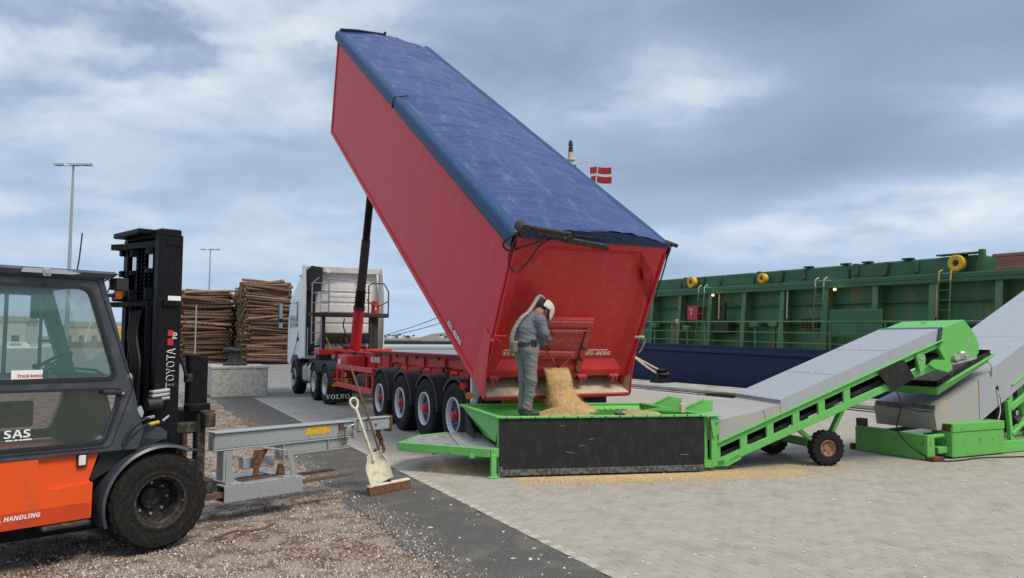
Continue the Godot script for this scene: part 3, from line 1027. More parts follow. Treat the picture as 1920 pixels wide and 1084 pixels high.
	b.ring([v2(0.66, 0.24), v2(1.62, 0.24), v2(1.62, 1.24), v2(0.66, 1.24)], [v2(0.76, 0.30), v2(1.52, 0.30), v2(1.52, 1.10), v2(0.76, 1.10)], v3(0, 0, -0.05), Vector3.RIGHT, Vector3.UP, v3(0, 0, 0.10))
	obj(b, "hatch_frame", M.red_dusty, gate)
	b = MB.new()
	b.box(v3(1.14, 0.82, 0.01), v3(0.74, 0.56, 0.04), Basis.IDENTITY, 0.01)
	b.box(v3(1.14, 1.17, 0.055), v3(0.92, 0.09, 0.03), Basis.IDENTITY, 0.012)
	obj(b, "hatch_slide", M.red_dusty, gate)
	b = MB.new()
	b.beam(v3(0.84, 1.06, 0.09), v3(1.50, 1.06, 0.09), 0.03, 0.05, Vector3.UP, 0.006)
	b.beam(v3(0.72, 0.70, 0.10), v3(1.38, 0.68, 0.10), 0.035, 0.07, Vector3.UP, 0.008)
	b.beam(v3(1.34, 0.68, 0.12), v3(1.20, 0.42, 0.10), 0.03, 0.05, v3(0, 0, 1), 0.006)
	b.beam(v3(0.92, 0.72, 0.13), v3(1.04, 0.56, 0.17), 0.022, 0.03, v3(0, 0, 1), 0.004)
	b.beam(v3(0.98, 1.08, 0.08), v3(0.86, 0.72, 0.09), 0.02, 0.03, v3(0, 0, 1), 0.004)
	obj(b, "hatch_lever", M.red_dusty, gate)
	b = MB.new()
	for q in [[0.86, 1.06], [1.47, 1.06], [0.90, 0.78], [1.52, 0.78], [1.53, 0.58], [1.52, 0.36], [0.73, 0.55], [1.2, 0.42]]:
		b.cyl(v3(q[0], q[1], 0.05), v3(q[0], q[1], 0.125), 0.026, 0.022, 10)
	obj(b, "hatch_bolts", M.grimy, gate)
	for x in [0.27, 1.9]:
		var pl := MB.new()
		words(gate, "KEL-BERG", M.letter_white, v3(x + (0.16 if x < 1 else 0.0), 0.60, -0.052), Basis.IDENTITY, 0.062, 1.25, true, false, 0.2)
		pl.box(v3(x + (0.16 if x < 1 else 0.0), 0.66, -0.053), v3(0.36, 0.012, 0.004))
		obj(pl, "lettering_bar", M.letter_white, gate)
	for x in [0.14, 1.66, 2.25]:   # bottom hooks
		b = MB.new()
		b.box(v3(x, 0.26, 0.06), v3(0.17, 0.045, 0.08), Basis.IDENTITY, 0.01)
		b.cyl(v3(x - 0.02, 0.25, 0.09), v3(x - 0.02, 0.12, 0.10), 0.026, 0.02, 10)
		b.cyl(v3(x + 0.05, 0.25, 0.09), v3(x + 0.05, 0.20, 0.10), 0.018, 0.016, 8)
		obj(b, "tailgate_hook", M.red_dusty, gate)
	b = MB.new()
	b.beam(v3(-0.03, 0.98, 0.10), v3(0.16, 0.98, 0.12), 0.03, 0.04, Vector3.UP, 0.006)
	b.beam(v3(0.0, 0.95, 0.11), v3(0.18, 0.80, 0.14), 0.025, 0.03, v3(0, 0, 1), 0.005)
	b.cyl(v3(-0.03, 0.9, 0.06), v3(-0.03, 0.9, 0.13), 0.03, 0.03, 10)
	obj(b, "latch_handle", M.red_door, gate)
	b = MB.new()
	b.beam(v3(W - 0.14, 0.98, 0.10), v3(W + 0.04, 0.98, 0.10), 0.03, 0.04, Vector3.UP, 0.006)
	b.tube([v3(W + 0.02, 0.97, 0.12), v3(W + 0.06, 0.93, 0.13), v3(W + 0.03, 0.78, 0.14), v3(W + 0.0, 0.72, 0.14)], 0.012, 6)
	obj(b, "latch_handle", M.alu, gate)
	# crank arm for the tarpaulin, with cables
	b = MB.new()
	b.beam(v3(0.02, 2.66, 0.13), v3(0.75, 2.60, 0.15), 0.05, 0.12, Vector3.UP, 0.015)
	b.beam(v3(0.62, 2.56, 0.17), v3(1.38, 2.49, 0.19), 0.06, 0.085, Vector3.UP, 0.015)
	b.cyl(v3(0.0, 2.66, 0.02), v3(0.0, 2.66, 0.20), 0.085, 0.08, 14)
	b.cyl(v3(0.72, 2.58, 0.10), v3(0.72, 2.58, 0.22), 0.05, 0.05, 12)
	b.cyl(v3(1.34, 2.49, 0.13), v3(1.34, 2.49, 0.24), 0.03, 0.03, 10)
	b.beam(v3(0.8, 2.60, 0.11), v3(1.98, 2.575, 0.09), 0.02, 0.03, Vector3.UP, 0.004)
	obj(b, "tarpaulin_arm", M.grimy, t).transform = dx
	var cab := MB.new()
	cab.tube(smooth_pts([v3(0.0, 2.60, 0.1), v3(-0.10, 2.45, 0.15), v3(-0.12, 2.2, 0.16), v3(0.02, 2.02, 0.15), v3(0.18, 2.15, 0.13), v3(0.32, 2.42, 0.12), v3(0.5, 2.55, 0.12)]), 0.012, 6)
	cab.tube(smooth_pts([v3(0.0, 2.62, 0.12), v3(-0.16, 2.5, 0.1), v3(-0.2, 2.38, 0.05), v3(-0.1, 2.3, 0.06), v3(0.1, 2.4, 0.12), v3(0.35, 2.5, 0.12)]), 0.014, 6)
	obj(cab, "cable_loop", M.black_plastic, t).transform = dx
	b = MB.new()
	b.cyl(v3(W - 0.05, 2.57, 0.02), v3(W + 0.12, 2.55, 0.10), 0.035, 0.03, 10)
	b.tube([v3(W + 0.03, 2.5, 0.05), v3(W + 0.035, 2.1, 0.07), v3(W + 0.03, 1.7, 0.08)], 0.012, 6)
	obj(b, "roller_end", M.grimy, t).transform = dx
	# ---- chute below the gate
	b = MB.new()
	b.box(v3(W / 2, 0.032, -0.16), v3(W - 0.02, 0.02, 0.74))
	var chute := obj(b, "chute", M.cream, t)
	chute.transform = bx
	for x in [-0.02, W + 0.02]:
		b = MB.new()
		b.prism([v2(-0.30, 0.0), v2(0.215, -0.015), v2(0.215, 0.05), v2(0.10, 0.30), v2(-0.02, 0.75), v2(-0.05, 0.9), v2(-0.30, 0.9)], v3(x - 0.012, 0, 0), v3(0, 0, 1), Vector3.UP, v3(0.024, 0, 0))
		obj(b, "chute_cheek", M.red_door, chute)
	b = MB.new()
	b.box(v3(W / 2, 0.0, 0.217), v3(W, 0.05, 0.012))
	obj(b, "chute_lip", M.red_side, chute)
	b = MB.new()   # dusty inner faces of the cheeks
	b.prism([v2(-0.02, 0.02), v2(0.19, 0.02), v2(0.19, 0.05), v2(0.09, 0.29), v2(0.0, 0.6)], v3(W - 0.004, 0, 0), v3(0, 0, 1), Vector3.UP, v3(0.003, 0, 0))
	obj(b, "dusty_liner", M.cream, chute)
	# ---- chassis
	b = MB.new()
	for x in [0.76, 1.78]:
		b.box(v3(x, 1.22, -6.3), v3(0.03, 0.36, 12.4))
		b.box(v3(x, 1.41, -6.3), v3(0.16, 0.03, 12.4), Basis.IDENTITY, 0.006)
		b.box(v3(x, 1.03, -4.7), v3(0.16, 0.03, 9.2), Basis.IDENTITY, 0.006)
		b.box(v3(x, 1.10, -11.0), v3(0.16, 0.03, 3.3), Basis.IDENTITY, 0.006)
	for k in 9:
		b.box(v3(1.27, 1.25, -0.6 - k * 1.45), v3(1.02, 0.22, 0.07))
	var ch := obj(b, "chassis", M.red_frame, t)
	for k in 10: part_box(ch, "rail_gusset", M.red_frame, v3(0.72, 1.22, -0.9 - k * 1.2), v3(0.05, 0.36, 0.014), 0.0)
	b = MB.new()
	b.box(v3(0.62, 1.435, -4.2), v3(0.05, 0.04, 7.6), Basis.IDENTITY, 0.006)
	for k in 6: b.box(v3(0.61, 1.40, -0.8 - k * 1.3), v3(0.06, 0.09, 0.03))
	obj(b, "wear_rail", M.rust, ch)
	b = MB.new()
	b.box(v3(1.27, 1.38, -12.35), v3(2.2, 0.16, 0.5), Basis.IDENTITY, 0.01)
	b.box(v3(1.27, 1.26, -11.8), v3(1.0, 0.10, 1.4), Basis.IDENTITY, 0.01)
	obj(b, "front_crossmember", M.red_frame, ch)
	b = MB.new()
	b.box(v3(1.27, 1.2, -9.9), v3(2.1, 0.30, 0.10), Basis.IDENTITY, 0.01)
	b.box(v3(0.45, 1.14, -9.4), v3(0.5, 0.40, 0.9), Basis.IDENTITY, 0.02)
	obj(b, "tool_box", M.red_frame, ch)
	words(ch, "KEL-BERG", M.letter_white, v3(0.69, 1.25, -8.05), Basis(v3(0, 0, 1), v3(0, 1, 0), v3(-1, 0, 0)), 0.13, 1.0, true, false, 0.15)
	for z in [-6.4, -3.2]:
		b = MB.new()
		b.box(v3(0.66, 1.22, z), v3(0.08, 0.04, 0.34), Basis.IDENTITY, 0.008)
		b.box(v3(0.62, 1.16, z + 0.03), v3(0.05, 0.14, 0.06), Basis.IDENTITY, 0.008)
		obj(b, "lashing_bracket", M.grimy, ch)
	part_box(t, "marker_plate", M.white, v3(0.115, 1.18, -9.35), v3(0.02, 0.12, 0.22), 0.006)
	# hydraulic ram, three stages
	var r0 := v3(1.27, 1.20, -12.30)
	var r1 := v3(1.27, 7.15, -10.38)
	var rd := (r1 - r0).normalized()
	var ram := part_cyl(t, "hydraulic_ram", M.red_bright, r0, r0 + rd * 1.55, 0.165, 0.155, 24)
	part_cyl(ram, "ram_stage", M.black, r0 + rd * 1.55, r0 + rd * 2.10, 0.150, 0.145, 24)
	part_cyl(ram, "ram_stage", M.grimy, r0 + rd * 2.1, r0 + rd * 3.6, 0.128, 0.126, 24)
	part_cyl(ram, "ram_stage", M.black, r0 + rd * 3.6, r1, 0.108, 0.105, 24)
	part_cyl(ram, "ram_collar", M.grimy, r0 + rd * 1.5, r0 + rd * 1.6, 0.172, 0.172, 24)
	b = MB.new()
	for s in [-0.28, 0.28]:
		b.box(v3(1.27 + s, 1.35, -12.3), v3(0.06, 0.4, 0.4), Basis.IDENTITY, 0.01)
	b.cyl(v3(0.9, 1.30, -12.3), v3(1.64, 1.30, -12.3), 0.07, 0.07, 14)
	obj(b, "ram_cradle", M.grimy, ram)
	# axles, wheels, mudguards
	for z in [-1.12, -2.52, -3.92, -5.32]:
		part_cyl(t, "axle", M.grimy, v3(0.2, 0.53, z), v3(W - 0.2, 0.53, z), 0.075)
		road_wheel(t, v3(0.185, 0.53, z), "trailer")
		road_wheel(t, v3(W - 0.185, 0.53, z), "trailer", true)
		for x in [0.02, W - 0.42]:
			fender_arc(t, v3(0, 0.53, z), 0.615, x, x + 0.40, -0.02, 2.5, M.black_plastic)
		b = MB.new()
		b.box(v3(0.55, 1.20, z + 0.10), v3(0.34, 0.035, 0.05), Basis.IDENTITY, 0.006)
		b.box(v3(0.43, 1.17, z + 0.42), v3(0.05, 0.06, 0.30), Basis.IDENTITY, 0.008)
		b.box(v3(0.40, 1.12, z + 0.42), v3(0.12, 0.05, 0.06), Basis.IDENTITY, 0.008)
		obj(b, "mudguard_stay", M.red_frame, t)
		b = MB.new()
		for q in [-0.12, 0.0, 0.12]:
			b.cyl(v3(0.03, 1.145, z + 0.42 + q), v3(0.03, 1.19, z + 0.42 + q), 0.025, 0.025, 8)
		obj(b, "mudguard_clips", M.red_bright, t)
	# side guard
	b = MB.new()
	for y in [0.60, 1.06]: b.beam(v3(0.08, y, -9.45), v3(0.08, y, -6.10), 0.04, 0.12, Vector3.UP, 0.008)
	for z in [-9.42, -8.9, -6.6, -6.13]: b.beam(v3(0.10, 0.56, z), v3(0.10, 1.10, z), 0.05, 0.07, v3(0, 0, 1), 0.006)
	obj(b, "side_guard", M.red_frame, t)
	b = MB.new()
	for y in [0.60, 1.06]: b.beam(v3(W - 0.08, y, -9.45), v3(W - 0.08, y, -6.10), 0.04, 0.12, Vector3.UP, 0.008)
	for z in [-9.42, -6.13]: b.beam(v3(W - 0.1, 0.56, z), v3(W - 0.1, 1.10, z), 0.05, 0.07, v3(0, 0, 1), 0.006)
	obj(b, "side_guard", M.red_frame, t)
	b = MB.new()
	b.cyl(v3(0.38, 0.75, -8.2), v3(0.38, 0.75, -7.1), 0.17, 0.17, 18)
	b.cyl(v3(0.45, 0.85, -8.0), v3(0.25, 0.80, -7.7), 0.05, 0.05, 10)
	obj(b, "air_tank", M.grimy, t)
	for s in [0.62, 1.92]:
		b = MB.new()
		b.beam(v3(s, 0.02, -9.75), v3(s, 1.1, -9.75), 0.10, 0.10, v3(0, 0, 1), 0.01)
		b.box(v3(s, 0.02, -9.75), v3(0.26, 0.03, 0.24), Basis.IDENTITY, 0.006)
		obj(b, "landing_leg", M.grimy, t).position.y = 0.32
	# rear end
	b = MB.new()
	b.box(v3(1.27, 0.80, -0.32), v3(2.3, 0.14, 0.10), Basis.IDENTITY, 0.015)
	obj(b, "rear_bumper", M.black_plastic, t)
	part_box(t, "warning_bar", M.yellow, v3(0.95, 0.80, -0.255), v3(0.95, 0.13, 0.02), 0.004)
	part_box(t, "mud_flap", M.rubber, v3(0.22, 0.52, -0.42), v3(0.38, 0.5, 0.02), 0.004)
	part_box(t, "mud_flap", M.rubber, v3(W - 0.30, 0.50, -0.42), v3(0.52, 0.62, 0.02), 0.004)
	b = MB.new()
	b.box(v3(1.27, 1.0, -0.22), v3(1.3, 0.22, 0.25), Basis.IDENTITY, 0.02)
	b.cyl(v3(0.3, 1.0, -0.12), v3(W - 0.3, 1.0, -0.12), 0.05, 0.05, 12)
	obj(b, "tipping_hinge", M.red_frame, t)
	part_box(t, "lamp_bracket", M.white, v3(0.10, 0.98, -0.42), v3(0.16, 0.42, 0.05), 0.02)
	part_cyl(t, "side_lamp", M.lamp_red, v3(-0.02, 1.04, -0.53), v3(-0.09, 1.04, -0.50), 0.055)
	part_cyl(t, "side_lamp", M.amber, v3(0.0, 0.90, -0.44), v3(-0.02, 0.90, -0.37), 0.055)
	part_cyl(t, "side_lamp", M.lamp_white, v3(0.05, 0.83, -0.40), v3(0.05, 0.83, -0.34), 0.05)
	b = MB.new()
	for i in 3:
		for j in 3: b.box(v3(0.09 + i * 0.05, 0.60 + j * 0.06, -0.38), v3(0.044, 0.052, 0.03), Basis.IDENTITY, 0.006)
	obj(b, "reflector_lamp", M.lamp_white, t)

func build_tractor():
	var t := thing("truck_tractor", "white lorry tractor unit with rear platform, coupled to the red trailer", "truck", v3(-0.468, 0, -11.652), YAW)
	var W := 2.5
	# cab: side outline (z, y) extruded over the width, with a slimmer roof
	var b := MB.new()
	var lowr := [v2(-13.95, 1.15), v2(-13.95, 3.05), v2(-16.05, 3.05), v2(-16.28, 2.3), v2(-16.34, 1.5), v2(-16.30, 0.95), v2(-15.75, 0.95), v2(-15.55, 1.18), v2(-15.25, 1.25), v2(-14.6, 1.25), v2(-14.35, 1.15)]
	b.prism(lowr, v3(0.02, 0, 0), v3(0, 0, 1), Vector3.UP, v3(W - 0.04, 0, 0))
	var ra := [v3(0.02, 3.05, -13.95), v3(W - 0.02, 3.05, -13.95), v3(W - 0.02, 3.05, -16.05), v3(0.02, 3.05, -16.05)]
	var rb := [v3(0.12, 3.88, -13.95), v3(W - 0.12, 3.88, -13.95), v3(W - 0.22, 3.80, -15.35), v3(0.22, 3.80, -15.35)]
	b.hull2(ra, rb)
	var cab := obj(b, "cab", M.white_cab, t)
	b = MB.new()
	for k in 6:
		var y := 1.75 + k * 0.33
		b.box(v3(W / 2 + 0.16, y, -13.935), v3(1.62, 0.25, 0.03), Basis.IDENTITY, 0.01)
	obj(b, "rear_panel_ribs", M.white_cab, cab)
	# roof air deflector with dark underside
	b = MB.new()
	b.hull2([v3(0.12, 3.80, -15.3), v3(W - 0.12, 3.80, -15.3), v3(W - 0.08, 3.86, -13.75), v3(0.08, 3.86, -13.75)], [v3(0.3, 3.90, -15.2), v3(W - 0.3, 3.90, -15.2), v3(W - 0.1, 4.03, -13.72), v3(0.1, 4.03, -13.72)])
	obj(b, "roof_deflector", M.white_cab, cab)
	for x in [0.75, 1.85]: part_box(t, "work_lamp", M.lamp_white, v3(x, 3.86, -13.68), v3(0.12, 0.10, 0.10), 0.02)
	# side fairings behind the cab doors
	for s in [0, 1]:
		b = MB.new()
		var x: float = 0.0 if s == 0 else W - 0.03
		b.prism([v2(-13.95, 1.2), v2(-13.35, 1.2), v2(-13.38, 3.3), v2(-13.55, 4.05), v2(-13.95, 4.05)], v3(x, 0, 0), v3(0, 0, 1), Vector3.UP, v3(0.03, 0, 0))
		obj(b, "side_fairing", M.white_cab, cab)
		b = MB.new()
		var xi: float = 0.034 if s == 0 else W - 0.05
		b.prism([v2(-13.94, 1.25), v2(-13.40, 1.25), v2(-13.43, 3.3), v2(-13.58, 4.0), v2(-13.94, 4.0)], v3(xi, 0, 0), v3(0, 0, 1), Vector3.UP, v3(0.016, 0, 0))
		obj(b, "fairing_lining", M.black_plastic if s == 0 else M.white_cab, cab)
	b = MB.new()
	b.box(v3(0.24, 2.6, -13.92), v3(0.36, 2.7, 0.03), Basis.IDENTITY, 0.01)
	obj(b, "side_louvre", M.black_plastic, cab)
	# door, window, grab rail, mirror on the visible flank
	b = MB.new()
	b.prism([v2(-14.55, 2.15), v2(-15.95, 2.1), v2(-15.85, 2.9), v2(-14.55, 2.95)], v3(0.004, 0, 0), v3(0, 0, 1), Vector3.UP, v3(0.012, 0, 0))
	obj(b, "door_window", M.glass_dark, cab)
	b = MB.new()
	b.tube([v3(-0.01, 2.0, -14.35), v3(-0.02, 1.6, -14.6), v3(-0.015, 1.2, -15.1)], 0.012, 6)
	b.box(v3(0.012, 1.75, -14.5), v3(0.012, 0.10, 0.28), Basis.IDENTITY, 0.003)
	obj(b, "door_handle", M.black_plastic, cab)
	for s in [0, 1]:
		b = MB.new()
		var sx: float = -1.0 if s == 0 else 1.0
		var x0: float = 0.02 if s == 0 else W - 0.02
		b.beam(v3(x0, 2.95, -15.9), v3(x0 + sx * 0.30, 2.98, -16.0), 0.04, 0.05, Vector3.UP, 0.01)
		b.box(v3(x0 + sx * 0.32, 2.64, -16.0), v3(0.13, 0.62, 0.22), Basis.IDENTITY, 0.05)
		b.box(v3(x0 + sx * 0.32, 2.20, -16.0), v3(0.15, 0.24, 0.20), Basis.IDENTITY, 0.05)
		var mi := obj(b, "mirror", M.black_plastic, t)
		b = MB.new()
		b.box(v3(x0 + sx * 0.32, 2.68, -15.883), v3(0.10, 0.5, 0.008))
		b.box(v3(x0 + sx * 0.32, 2.20, -15.893), v3(0.12, 0.18, 0.008))
		obj(b, "mirror_glass", M.mirror_glass, mi)
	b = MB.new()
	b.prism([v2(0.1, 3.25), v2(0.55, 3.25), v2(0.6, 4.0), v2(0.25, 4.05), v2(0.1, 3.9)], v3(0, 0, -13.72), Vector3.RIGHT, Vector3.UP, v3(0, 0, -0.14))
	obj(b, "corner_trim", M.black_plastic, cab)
	# front wheel arch, steps, chassis, tank
	fender_arc(t, v3(0, 0.50, -14.95), 0.60, 0.0, 0.40, 0.15, 2.9, M.black_plastic)
	fender_arc(t, v3(0, 0.50, -14.95), 0.60, W - 0.4, W, 0.15, 2.9, M.black_plastic)
	b = MB.new()
	for x in [0.86, 1.66]: b.box(v3(x, 0.86, -12.9), v3(0.08, 0.28, 6.2), Basis.IDENTITY, 0.01)
	for z in [-10.2, -11.3, -12.6, -13.6]: b.box(v3(1.26, 0.86, z), v3(0.75, 0.2, 0.1))
	obj(b, "chassis_frame", M.grimy, t)
	b = MB.new()
	b.box(v3(0.27, 0.72, -13.35), v3(0.50, 0.58, 0.95), Basis.IDENTITY, 0.10)
	var tank := obj(b, "fuel_tank", M.alu, t)
	for z in [-13.65, -13.05]: part_box(tank, "tank_strap", M.black_plastic, v3(0.27, 0.72, z), v3(0.512, 0.592, 0.04), 0.10)
	part_box(t, "fuel_tank", M.alu, v3(W - 0.27, 0.72, -13.2), v3(0.50, 0.58, 1.1), 0.10)
	b = MB.new()
	b.cyl(v3(1.26, 1.16, -11.9), v3(1.26, 1.21, -11.9), 0.48, 0.48, 28)
	b.box(v3(1.26, 1.06, -11.9), v3(0.9, 0.16, 0.7), Basis.IDENTITY, 0.02)
	obj(b, "fifth_wheel", M.grimy, t)
	# wheels
	for s in [0, 1]:
		road_wheel(t, v3(0.17 if s == 0 else W - 0.17, 0.53, -14.95), "steer", s == 1)
		road_wheel(t, v3(0.17 if s == 0 else W - 0.17, 0.53, -11.95), "drive", s == 1)
		road_wheel(t, v3(0.17 if s == 0 else W - 0.17, 0.53, -10.52), "drive", s == 1)
		var x: float = 0.0 if s == 0 else W - 0.62
		fender_arc(t, v3(0, 0.53, -11.95), 0.60, x, x + 0.62, 0.5, 2.6, M.black_plastic)
		fender_arc(t, v3(0, 0.53, -10.52), 0.60, x, x + 0.62, 0.05, 2.6, M.black_plastic)
	for z in [-14.95, -11.95, -10.52]:
		part_cyl(t, "axle", M.grimy, v3(0.2, 0.53, z), v3(W - 0.2, 0.53, z), 0.08)
	# tail: lamps, number plate, chevron board, mud flaps
	for s in [0, 1]:
		var x: float = 0.0 if s == 0 else W - 0.66
		part_box(t, "mud_flap", M.rubber, v3(x + 0.26, 0.30, -9.86), v3(0.66, 0.44, 0.02), 0.004)
		words(t, "VOLVO", M.letter_white, v3(x + 0.215, 0.235, -9.846), Basis.IDENTITY, 0.115, 1.12, true, true)
		b = MB.new()
		b.box(v3(x + 0.29, 0.82, -9.84), v3(0.56, 0.16, 0.07), Basis.IDENTITY, 0.02)
		var hl := obj(b, "lamp_housing", M.black_plastic, t)
		part_box(hl, "red_lens", M.lamp_red, v3(x + 0.17, 0.82, -9.80), v3(0.27, 0.13, 0.03), 0.012)
		part_box(hl, "clear_lens", M.lamp_white, v3(x + 0.37, 0.82, -9.80), v3(0.10, 0.13, 0.03), 0.012)
		part_box(hl, "red_lens", M.lamp_red, v3(x + 0.49, 0.82, -9.80), v3(0.10, 0.13, 0.03), 0.012)
	var pl := part_box(t, "number_plate", M.yellow, v3(0.33, 0.655, -9.80), v3(0.62, 0.14, 0.012), 0.003)
	part_box(pl, "plate_band", M.navy, v3(0.05, 0.655, -9.7935), v3(0.06, 0.135, 0.003), 0.0)
	words(pl, "KN", M.black, v3(0.19, 0.655, -9.791), Basis.IDENTITY, 0.10, 1.1)
	words(pl, "XV", M.black, v3(0.56, 0.655, -9.791), Basis.IDENTITY, 0.10, 1.1)
	var cv := part_box(t, "chevron_board", M.amber, v3(0.33, 0.555, -9.80), v3(0.60, 0.09, 0.012), 0.003)
	for k in 3:
		b = MB.new()
		var x := 0.06 + k * 0.2
		b.prism([v2(x, 0), v2(x + 0.1, 0), v2(x + 0.18, 0.088), v2(x + 0.08, 0.088)], v3(0, 0.511, -9.794), Vector3.RIGHT, Vector3.UP, v3(0, 0, 0.003))
		obj(b, "chevron_stripe", M.yellow, cv)
	# work platform with railings behind the cab
	b = MB.new()
	b.box(v3(1.3, 2.50, -13.10), v3(2.45, 0.13, 0.34), Basis.IDENTITY, 0.02)
	var pf := obj(b, "platform", M.grimy, t)
	for x in [0.50, 1.98]: part_beam(pf, "platform_post", M.grimy, v3(x, 1.1, -13.1), v3(x, 2.44, -13.1), 0.11, 0.11, v3(0, 0, 1), 0.01)
	part_beam(pf, "platform_brace", M.grimy, v3(0.1, 1.52, -13.1), v3(0.44, 1.55, -13.1), 0.06, 0.06)
	b = MB.new()
	b.tube([v3(0.12, 1.6, -12.95), v3(0.12, 3.45, -12.95), v3(0.32, 3.62, -12.95)], 0.022, 8)
	b.tube([v3(0.12, 3.45, -12.95), v3(0.75, 3.47, -12.95)], 0.018, 8)
	b.tube([v3(0.62, 2.55, -12.95), v3(0.62, 3.6, -12.95)], 0.02, 8)
	for y in [2.85, 3.15]: b.tube([v3(0.12, y, -12.95), v3(0.62, y, -12.95)], 0.016, 8)
	b.tube([v3(0.55, 3.60, -13.0), v3(1.9, 3.55, -13.0)], 0.016, 8)
	b.tube([v3(0.65, 3.05, -13.0), v3(1.75, 3.05, -13.0)], 0.014, 8)
	obj(b, "left_railing", M.galv, pf)
	b = MB.new()
	b.tube([v3(1.86, 2.55, -12.95), v3(1.86, 3.42, -12.95), v3(1.98, 3.5, -12.95), v3(2.35, 3.5, -12.95), v3(2.5, 3.25, -12.95), v3(2.5, 2.55, -12.95)], 0.022, 8)
	b.tube(smooth_pts([v3(1.80, 3.0, -12.95), v3(1.95, 2.85, -12.95), v3(2.2, 2.80, -12.95), v3(2.5, 2.95, -12.95)]), 0.018, 8)
	obj(b, "right_railing", M.grimy, pf)
	b = MB.new()
	for y in [1.35, 1.65, 1.95, 2.25]: b.tube([v3(0.14, y, -12.98), v3(0.42, y, -12.98)], 0.018, 6)
	b.tube([v3(0.42, 1.1, -12.98), v3(0.42, 2.45, -12.98)], 0.018, 6)
	b.tube([v3(0.02, 1.2, -13.0), v3(0.02, 2.1, -13.0)], 0.018, 6)
	obj(b, "access_ladder", M.galv, pf)
	part_cyl(t, "exhaust_stack", M.grimy, v3(2.12, 1.1, -13.25), v3(2.12, 2.45, -13.25), 0.14)
	var ex := part_cyl(t, "fire_extinguisher_box", M.red_bright, v3(2.12, 2.56, -13.1), v3(2.12, 2.95, -13.1), 0.13, 0.11, 16)
	part_box(ex, "label_strip", M.letter_white, v3(2.10, 2.75, -12.97), v3(0.04, 0.15, 0.01), 0.002)
	b = MB.new()
	b.box(v3(1.35, 1.78, -13.86), v3(1.55, 0.32, 0.05), Basis.IDENTITY, 0.01)
	for k in 6: b.cyl(v3(0.8 + k * 0.2, 1.84, -13.84), v3(0.8 + k * 0.2, 1.84, -13.80), 0.02, 0.02, 8)
	obj(b, "coupling_panel", M.grimy, t)
	for k in 5:
		var x := 0.75 + k * 0.2
		part_tube(t, "air_hose", M.yellow if k == 0 else (M.red_bright if k == 3 else M.black_plastic), smooth_pts([v3(x, 1.8, -13.8), v3(x + 0.06, 1.5, -13.5), v3(x - 0.1, 1.35, -13.1), v3(x + 0.1, 1.5, -12.75), v3(1.2, 1.4, -12.6)]), 0.022, 7)
	part_tube(t, "hanging_cable", M.black_plastic, smooth_pts([v3(1.2, 2.4, -13.3), v3(1.17, 2.15, -13.3), v3(1.23, 1.95, -13.3), v3(1.19, 1.75, -13.4)]), 0.02, 6)
	part_box(t, "battery_box", M.black_plastic, v3(1.9, 1.25, -13.3), v3(0.6, 0.5, 0.5), 0.12)
	part_box(t, "valve_box", M.black_plastic, v3(0.55, 1.15, -13.2), v3(0.4, 0.35, 0.5), 0.05)

